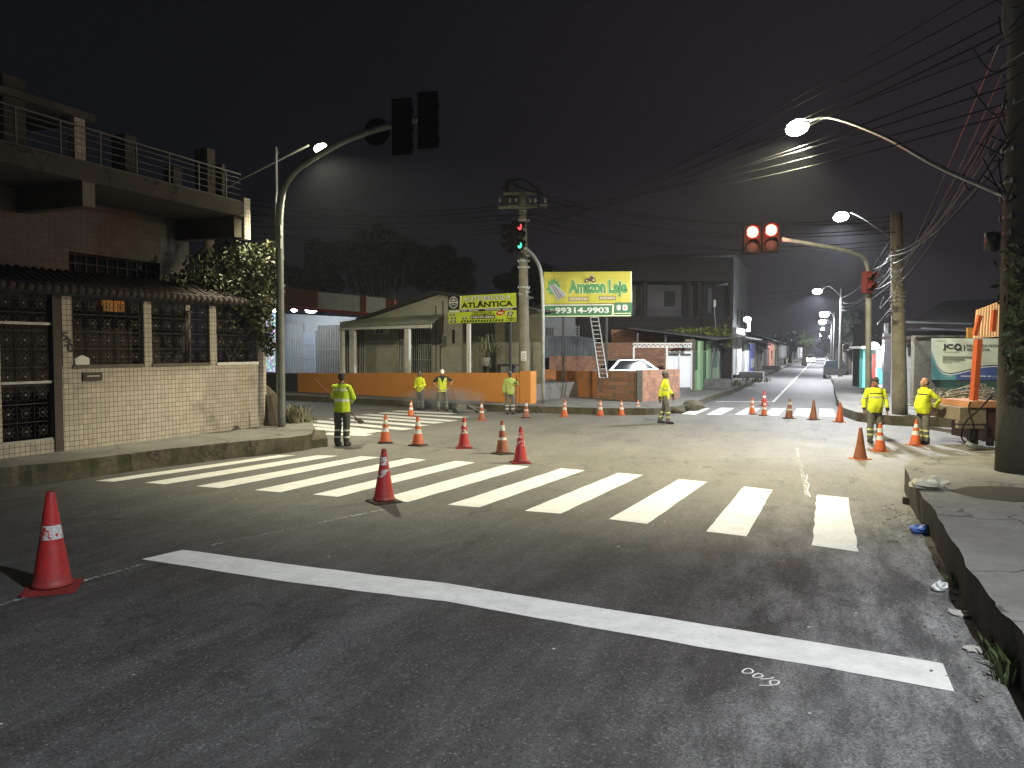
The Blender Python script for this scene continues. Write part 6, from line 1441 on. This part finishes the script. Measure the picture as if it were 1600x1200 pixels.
# the man with the long broom, seen from behind on the left
t1, s1, b1 = person(535, 697, 581, 165, 'man in lime reflective jacket seen from behind, holding a long broom', arms={'R': [[(.19, .01, 1.375), (.29, -.10, 1.14), (.20, -.33, 1.18)], ((-.5, -.6, .1), (0, 0, -1), 1.25)], 'L': [[(-.19, .01, 1.375), (-.26, -.08, 1.12), (-.10, -.27, 1.02)], ((.6, -.5, 0), (0, 0, -1), 1.25)]}, skin=SK1, jacket=(HIVISG, REFL), jbands=((1.05, 1.11), (1.30, 1.345)), sbands=((1.25, 1.65),), trous=(TROUS, REFL), tbands=((.20, .24), (.36, .40)), hairstyle='full', collar=BLACKC, headturn=25, seed=1)
def broom(name, a, b, label, head=.34, hd=(0, 0, 0)):
    a, b = V(a), V(b); t = thing(name, (a + b) / 2, label, 'broom'); mb = MB(); mb.tube([a, b], .016, 8); mb.build('handle', M('red_brown_handle', (.16, .05, .03), .5, .2, 8, .05), t)
    ax = (b - a).normalized(); s = ax.cross(V((0, 0, 1))).normalized(); mb = MB(); mb.bar(b - s * head / 2, b + s * head / 2, .06, .05); mb.build('head', M('broom_head', (.10, .07, .04), .8), t)
    mb = MB()
    for i in range(26):
        p = b + s * head * ((i + .5) / 26 - .5); 
        for q in (-.02, .02): e_ = p + ax * .13 + V((random.uniform(-.03, .03), q * 2, random.uniform(-.03, .03))); mb.tube([p, e_], .006, 4)
    mb.build('bristles', M('dark_bristle', (.05, .045, .03), .9), t); return t
broom('broom', d(491, 593, b1.y + .55), d(559, 655, b1.y + .35), 'long handled broom held by the man seen from behind', .26)
# two workers in the smoke
person(657, 640.5, 580, -32, 'worker in yellow vest with a dark hood, standing in the smoke on the left', arms={'R': [[(.185, .01, 1.38), (.27, -.06, 1.12), (.16, -.32, 1.05)], ((-.2, -.9, -.1), (0, 0, -1), .9)], 'L': [[(-.185, .01, 1.38), (-.25, -.03, 1.10), (-.10, -.27, .98)], ((.4, -.9, -.1), (0, 0, -1), .9)]}, skin=SK2, jacket=(HIVIS, REFY), jbands=((1.02, 1.06),), trous=(GREYC, REFG), tbands=((.22, .26), (.36, .40)), hairstyle='full', hair=GREYC, vest=None, tilt=6, headtilt=10, seed=2)
person(691, 642.5, 577, 10, 'worker in white cap, black shirt and yellow vest leaning on a marking tool', arms={'R': [[(.19, .01, 1.375), (.42, .03, 1.25), (.33, -.15, 1.08)], ((.0, -.4, -1), (-1, 0, 0), 1.2)], 'L': [[(-.19, .01, 1.375), (-.36, .06, 1.20), (-.22, -.10, 1.0)], ((.5, -.5, -.6), (1, 0, 0), .8)]}, legs={'L': [(-.09, 0, .93), (-.15, -.03, .50), (-.17, .02, .09)], 'R': [(.09, 0, .93), (.16, -.03, .50), (.18, .0, .09)]}, skin=SK3, jacket=(HIVIS, REFG), jbands=((.86, .92),), trous=(TROUSG, REFG), tbands=((.22, .26), (.36, .40)), vest=BLACKC, cap=WHITEC, headtilt=22, tilt=5, seed=3)
mach = thing('line_marking_machine', g(727, 645), 'low wheeled line marking machine at the feet of the white capped worker', 'machine'); b = V(mach.location)
mb = MB(); mb.box(b + V((-.12, 0, .20)), (.30, .36, .22)); mb.box(b + V((-.30, 0, .17)), (.10, .30, .16)); mb.build('tank', M('grey_steel', (.22, .22, .21), .5, .3, 6, .2, .3, .4), mach)
mb = MB(); mb.bar(b + V((-.4, 0, .12)), b + V((.75, .1, .06)), .05); mb.bar(b + V((.1, .1, .3)), b + V((.8, -.05, .10)), .04); mb.bar(b + V((.15, -.15, .28)), b + V((.6, -.2, .04)), .04); mb.build('frame', METAL, mach)
for x, y in ((-.38, -.2), (-.38, .2), (.45, 0)): mb = MB(); mb.tube([b + V((x, y - .03, .09)), b + V((x, y + .03, .09))], .09, 14); mb.build('wheel', RUB, mach)
mb = MB(); mb.tube(arc([b + V((-.25, 0, .3)), b + V((-.42, .05, .55)), d(706, 608, b.y + .2), d(699, 593, b.y + .3)], 5), .016, 6); mb.build('push_handle', M('red_brown_handle', (.16, .05, .03)), mach)
# worker with upright broom
person(797, 647.5, 580, 6, 'worker in yellow green long sleeved shirt with an upright broom by the corner pillar', arms={'R': [[(.185, .01, 1.375), (.29, -.03, 1.20), (.24, -.20, 1.34)], ((.1, -.3, 1), (-.6, -.6, 0), 1.3)]}, skin=SK2, jacket=(CAMO, REFG), jbands=((1.02, 1.05),), sbands=((1.3, 1.45),), trous=(TROUSG, REFL), tbands=((.20, .25), (.34, .39)), hairstyle='full', hair=HAIRB, cap=GREYC, seed=4)
bq = g(806, 646); broom('broom', d(807, 586, bq.y - .1), V((bq.x, bq.y, .16)), 'upright broom held by the worker at the corner pillar', .5)
# the walking man
person(1039, 662, 580, 68, 'man in bright yellow jacket walking across before the brick wall', arms={'L': [[(-.185, .01, 1.375), (-.25, .10, 1.13), (-.24, .13, .87)]], 'R': [[(.185, .01, 1.375), (.25, -.06, 1.13), (.24, -.22, .93)]]}, legs={'L': [(-.09, 0, .93), (-.10, -.10, .51), (-.11, -.12, .09)], 'R': [(.09, 0, .93), (.10, .04, .50), (.11, .20, .12)]}, skin=SK2, jacket=(HIVIS, REFG), jbands=((1.10, 1.14),), sbands=((.75, .9),), trous=(TROUSG, REFY), tbands=((.22, .26), (.36, .40)), cap=GREYC, cuff=BLACKC, seed=5)
# the two men on the right
person(1366, 692, 589, 0, 'stocky man in bright yellow shirt facing us with both arms hanging', arms={'L': [[(-.20, .01, 1.375), (-.29, .02, 1.13), (-.31, -.05, .88)]], 'R': [[(.20, .01, 1.375), (.29, .02, 1.13), (.31, -.05, .88)]]}, skin=SK1, jacket=(HIVIS, REFG), jbands=((1.185, 1.225),), sbands=((.72, .85),), trous=(TROUSG, REFY), tbands=((.20, .25), (.34, .39)), cap=M('dark_cap', (.05, .035, .025), .85), hairstyle='short', hair=HAIRB, cuff=BLACKC, collar=BLACKC, chest_dark=True, belly=.03, seed=6)
person(1442, 694, 590, -82, 'balding man in bright yellow shirt facing left with his hands behind his back', arms={'L': [[(-.19, .02, 1.375), (-.25, .20, 1.15), (-.06, .24, .95)], ((.8, .2, -.3), (0, 1, 0), .5)], 'R': [[(.19, .02, 1.375), (.27, .22, 1.16), (.07, .26, .93)], ((-.8, .2, -.3), (0, 1, 0), .5)]}, skin=SK3, jacket=(HIVIS, REFG), jbands=(), sbands=((.75, .86),), trous=(TROUSG, REFY), tbands=((.20, .25), (.34, .39)), hairstyle='bald', hair=HAIRG, cuff=BLACKC, chest_dark=True, belly=.06, headtilt=6, seed=7)
# ------------------------------------------------------------------ trees behind the houses and along the street
random.seed(77)
def tr_px(px, ytop, ybot, x0, x1, Y, label, col, ncl, per, leafs, name='tree', group=None, base_z=.2):
    c = d(px, (ytop + ybot) / 2, Y); rz = (d(px, ytop, Y).z - d(px, ybot, Y).z) / 2; rx = (d(x1, 500, Y).x - d(x0, 500, Y).x) / 2
    return tree(name, (c.x, Y, base_z), c.z + rz, (c.z - base_z, rx * .85, rx * .7, rz * .85), label, col, ncl, per, leafs, 'tree', group, 'leaf_dark' if col[1] < .04 else 'leaf_mid', .35, max(c.z - base_z - rz * .3, 1.5))
DG_ = (.022, .028, .014)
tr_px(600, 348, 470, 500, 690, 58, 'tallest dark tree behind the pale awning house', DG_, 46, 330, .26)
tr_px(700, 385, 470, 640, 750, 60, 'lower dark tree on the right flank of the tall tree', DG_, 26, 300, .26)
tr_px(500, 380, 470, 445, 560, 64, 'dark tree behind the corrugated shop parapet', DG_, 26, 280, .28)
tr_px(828, 408, 480, 775, 885, 66, 'dark rounded tree between the middle pole and the billboard', DG_, 28, 280, .28)
tr_px(1257, 510, 548, 1243, 1275, 105, 'pale green street tree near the far end of the left pavement', (.10, .13, .06), 12, 130, .26)
tr_px(1235, 518, 548, 1205, 1262, 125, 'dark tree mass behind the yellow house', DG_, 18, 180, .4)
tr_px(1300, 505, 552, 1278, 1322, 135, 'dark tree at the far right end of the long street', DG_, 18, 200, .4)
tr_px(1330, 470, 545, 1312, 1352, 66, 'dark tree over the pinkish house on the right', DG_, 18, 200, .3)
# bare twiggy bush in front of the big tree
bt_ = thing('bare_bush', V((-9.5, 50, .3)), 'bare pale branches rising behind the corrugated parapet', 'bush'); mb = MB(); b = d(600, 480, 50); b.z = .3
for i in range(34):
    e_ = d(random.uniform(545, 640), random.uniform(410, 468), 50 + random.uniform(-1, 1)); m = b.lerp(e_, .55) + V((random.uniform(-.3, .3), 0, .3)); mb.tube(arc([b, m, e_], 4), [.05, .045, .04, .035, .03, .025, .02, .015, .01], 5)
mb.build('twigs', M('pale_branch', (.16, .15, .12), .9, .3, 6, .2), bt_)

# ------------------------------------------------------------------ overhead cables
random.seed(99)
CAB = M('cable_black', (.02, .02, .021)); CABL = M('cable_grey', (.04, .038, .034), .5, .2, 6, 0)
def cable(a, b, sag, r, label, group, mat=None, n=16):
    a, b = V(a), V(b); mb = MB(); mb.tube([a.lerp(b, i / n) - V((0, 0, 4 * sag * (i / n) * (1 - i / n))) for i in range(n + 1)], r, 5); o = mb.build('overhead_cable', mat or CAB); return tag(o, label, 'cable', group)
J = lambda s: random.uniform(-s, s)
MPt = lambda py: d(818 + J(30), py, PM.y + J(.15)); NPt = lambda z: V((PN.x - .3 + J(.25), PN.y + J(.3), z)); CPt = lambda z: V((PF.x - .25 + J(.2), PF.y + J(.2), z))
for i in range(9): cable(MPt(322 + i * 5), NPt(6.0 + i * .28), .35 + J(.2), .010 + .008 * random.random(), 'black overhead cable from the middle pole to the thick near pole', 'cables over the crossing')
for i in range(8): cable(MPt(318 + i * 6), d(372 + J(10), 308 + i * 9, 27), .3 + J(.2), .015 + .01 * random.random(), 'black overhead cable from the middle pole to behind the tiled house', 'cables towards the tiled house')
for i in range(12): cable(CPt(5.6 - i * .12), NPt(5.6 + i * .14), .35 + J(.25), .013, 'pale loosely hanging cable between the corner pole and the thick near pole', 'cables between the two right poles', CABL if i % 3 else CAB)
for i in range(7): cable(CPt(6.6 - i * .18), MPt(300 + i * 9), .5 + J(.2), .014, 'black overhead cable from the corner pole to the middle pole', 'cables along the far kerb')
sp0 = d(1290, 445, 60)
for i in range(8): cable(CPt(6.0 - i * .2), st(66, 1.2, 6.6 - i * .16) + V((J(.2), 0, 0)), .5 + J(.2), .014, 'overhead cable following the long street from the corner pole', 'cables along the long street', CABL if i % 2 else CAB)
for k in range(3):
    for i in range(3): cable(st(66 + 38 * k, 1.2, 6.5 - i * .3), st(104 + 38 * k, 1.2, 6.5 - i * .3), .5, .015, 'overhead cable between the street lamps of the long street', 'cables between the street lamps')
for i in range(3): cable(d(1325 + i * 3, 432 + i * 4, 40), d(1195, 452 + i * 10, 62), .25, .013, 'service cable crossing the mouth of the long street', 'service cables over the street', CABL)
for i in range(8): cable(NPt(5.8 + i * .35), V((7.6 + J(.5), -4, 7.5 + i * .35)), .3, .014, 'overhead cable running from the thick near pole back over the near pavement', 'cables over the near pavement', CABL if i % 2 else CAB)
for i in range(3): cable(d(470 - 60 * i, -30, 14), NPt(8.4 + i * .3), .25, .012, 'thin cable crossing the sky above the crossing', 'thin cables high over the crossing')
cable(d(590, 338, 30), d(770, 300, PM.y), .1, .014, 'single pale cable rising to the top of the middle pole', 'cables towards the tiled house', CABL)
# tangle and loose ends on the corner pole
tg = MB(); 
for i in range(26):
    c = CPt(random.uniform(3.6, 6.4)); e_ = c + V((random.uniform(-.7, .4), J(.3), random.uniform(-.8, .2))); tg.tube(arc([c, (c + e_) / 2 + V((J(.3), J(.2), -random.uniform(.1, .6))), e_], 5), .011, 5)
tag(tg.build('cable_tangle', CABL), 'tangle of loose telephone wires hanging round the corner pole', 'cable tangle')
tg = MB()
for i in range(22):
    c = NPt(random.uniform(4.8, 8.0)); e_ = c + V((random.uniform(-.7, .3), J(.3), random.uniform(-.6, .3))); tg.tube(arc([c, (c + e_) / 2 + V((J(.3), J(.2), -random.uniform(.1, .5))), e_], 5), .011, 5)
tag(tg.build('cable_tangle', CAB), 'tangle of loose wires round the top of the thick near pole', 'cable tangle')
tp = thing('tapered_post_tip', d(1583, -30, 12.0), 'pale pointed end of a pole arm hanging down at the top right corner', 'pole arm'); mb = MB(); mb.tube([d(1580, -60, 11.9), d(1571, 40, 11.9), d(1573, 62, 11.9)], [.09, .05, .015], 8); mb.build('tip', POLEC, tp)

# ------------------------------------------------------------------ litter and weeds along the near right kerb
random.seed(15)
def crumple(name, c, r, label, mat, cat, flat=.5, n=3):
    mb = MB(); mb.ell(c + V((0, 0, r * flat * .7)), (r, r * .8, r * flat), 0, None, 12, 8)
    for i, p in enumerate(mb.v):
        k = 1 + .55 * MN.noise(p * (3.2 / r)); q = (p - c) * k; mb.v[i] = c + V((q.x, q.y, max(q.z, .005)))
    return tag(mb.build(name, mat), label, cat)
PLW = M('white_plastic', (.62, .62, .60), .4, .15, 12, .1); PLB = M('blue_plastic', (.04, .12, .42), .35, .3, 10, .1); PAPR = M('dirty_paper', (.42, .40, .36), .8, .2, 10, .1)
crumple('plastic_bag', g(1443, 833), .17, 'crumpled blue plastic bag in the gutter of the near right kerb', PLB, 'bag', .35)
crumple('plastic_cup', g(1468, 924), .065, 'small crumpled white plastic cup in the near gutter', PLW, 'cup', .9)
crumple('paper_scrap', g(1503, 960), .11, 'flattened pale paper scrap in the gutter below the white cup', PAPR, 'paper', .15)
crumple('paper_scrap', g(1523, 1017), .08, 'small torn paper scrap at the foot of the kerb near the weeds', PAPR, 'paper', .2)
crumple('plastic_bag', g(1452, 764, .4), .24, 'pale crumpled sack lying on the corner of the near right pavement', M('pale_sack', (.45, .42, .34), .7, .2, 8, .2), 'bag', .38)
crumple('paper_scrap', g(1395, 846), .07, 'thin dark scrap on the road left of the blue bag', M('grey_scrap', (.12, .115, .1), .9), 'paper', .12)
def chunk(c, r, label):
    bm = bmesh.new()
    for _ in range(26):
        v = V((random.gauss(0, 1), random.gauss(0, 1), random.gauss(0, 1))).normalized(); bm.verts.new((v.x * r * random.uniform(.8, 1), v.y * r * .6, max(0, v.z * r * .38 + r * .3)))
    bmesh.ops.convex_hull(bm, input=list(bm.verts)); bmesh.ops.delete(bm, geom=[v for v in bm.verts if not v.link_faces], context='VERTS')
    me = bpy.data.meshes.new('concrete_lump'); bm.to_mesh(me); bm.free(); me.materials.append(KERB); o = bpy.data.objects.new('concrete_lump', me); COL.objects.link(o); o.location = c; tag(o, label, 'rubble')
chunk(g(1080, 641.5), .62, 'rough concrete lump at the end of the far kerb left of the zebra'); chunk(g(1060, 645.5), .36, 'small broken kerb piece beside the walking man')
br = MB(); br.box(g(1424, 787) + V((0, 0, .05)), (.24, .12, .10), 0, Matrix.Rotation(.4, 3, 'Z')); br.box(g(1424, 787) + V((0, 0, .104)), (.2, .08, .006), 0, Matrix.Rotation(.4, 3, 'Z')); tag(br.build('loose_brick', M('dark_brick', (.06, .04, .03), .9)), 'dark loose brick against the rounded kerb corner', 'brick')
gr = MB()
for i in range(220):
    f = random.random(); c = g(1425, 790).lerp(g(1590, 1085), f ** 1.0) + V((-random.uniform(0, .45), J(.3), 0)); s = random.uniform(.004, .016); gr.box(c + V((0, 0, s * .3)), (s * 2, s * 1.4, s * .8), 0, Matrix.Rotation(J(3), 3, 'Z'))
tag(gr.build('gravel', M('gutter_grit', (.22, .20, .17), .95, .4, 20, .2)), kind='stuff')
LEAFG = (.07, .10, .03)
tuft('weed_tuft', g(1590, 1062), 120, .26, .18, 'green weeds at the foot of the near kerb, closest to us', LEAFG, 'leaf_green'); tuft('weed_tuft', g(1563, 1030), 70, .20, .14, 'green weeds at the near kerb beside the torn paper', LEAFG, 'leaf_green'); tuft('weed_tuft', g(1497, 916), 60, .14, .14, 'small weeds at the kerb beside the white cup', LEAFG, 'leaf_green')
dp = MB(); c0 = g(1585, 772, .4); pts = [c0 + V((math.cos(q) * .75 * (1 + .25 * MN.noise(V((q * 2, 0, 0)))), math.sin(q) * .6, 0)) for q in [2 * math.pi * i / 24 for i in range(24)]]
dp.add([p + V((0, 0, .004)) for p in pts], [tuple(range(24))]); tag(dp.build('bare_earth', M('dark_earth', (.05, .042, .03), 1, .4, 8, .6)), kind='structure')

# ------------------------------------------------------------------ smoke of the hot paint round the two workers
def smoke_mat():
    k = N('paint_smoke'); k.nt.nodes.remove(k.b); p = k.world(); pv = k.n('ShaderNodeVolumePrincipled'); pv.inputs['Color'].default_value = (.9, .9, .88, 1); pv.inputs['Anisotropy'].default_value = .2
    o = k.n('ShaderNodeTexCoord').outputs['Generated']; ctr = k.n('ShaderNodeVectorMath', {0: o, 1: (.5, .5, .35)}, operation='SUBTRACT').outputs[0]; ln = k.n('ShaderNodeVectorMath', {0: ctr}, operation='LENGTH').outputs['Value']
    fall = k.ramp(ln, .46, .08); nz = k.ramp(k.noise(p, 1.7, 4, .6), .36, .68); k.l(k.math('MULTIPLY', k.math('MULTIPLY', fall, nz), 2.6), pv.inputs['Density']); k.l(pv.outputs[0], k.o.inputs['Volume']); return k.mat
mb = MB(); c = g(682, 641); mb.ell(c + V((.2, .2, .60)), (2.2, 1.0, .60), 0, None, 20, 12); o = mb.build('smoke', smoke_mat()); tag(o, kind='stuff')
# ------------------------------------------------------------------ thin humid night air
mb = MB(); mb.box((30, 140, 24), (330, 330, 50)); hz = mb.build('haze', N('night_haze').mat); tag(hz, kind='stuff')
hm = hz.data.materials[0]; hm.node_tree.nodes.remove(hm.node_tree.nodes['Principled BSDF']); pv = hm.node_tree.nodes.new('ShaderNodeVolumePrincipled')
pv.inputs['Color'].default_value = (.86, .9, 1, 1); pv.inputs['Density'].default_value = .00065; pv.inputs['Anisotropy'].default_value = .35
hm.node_tree.links.new(pv.outputs[0], hm.node_tree.nodes['Material Output'].inputs['Volume'])
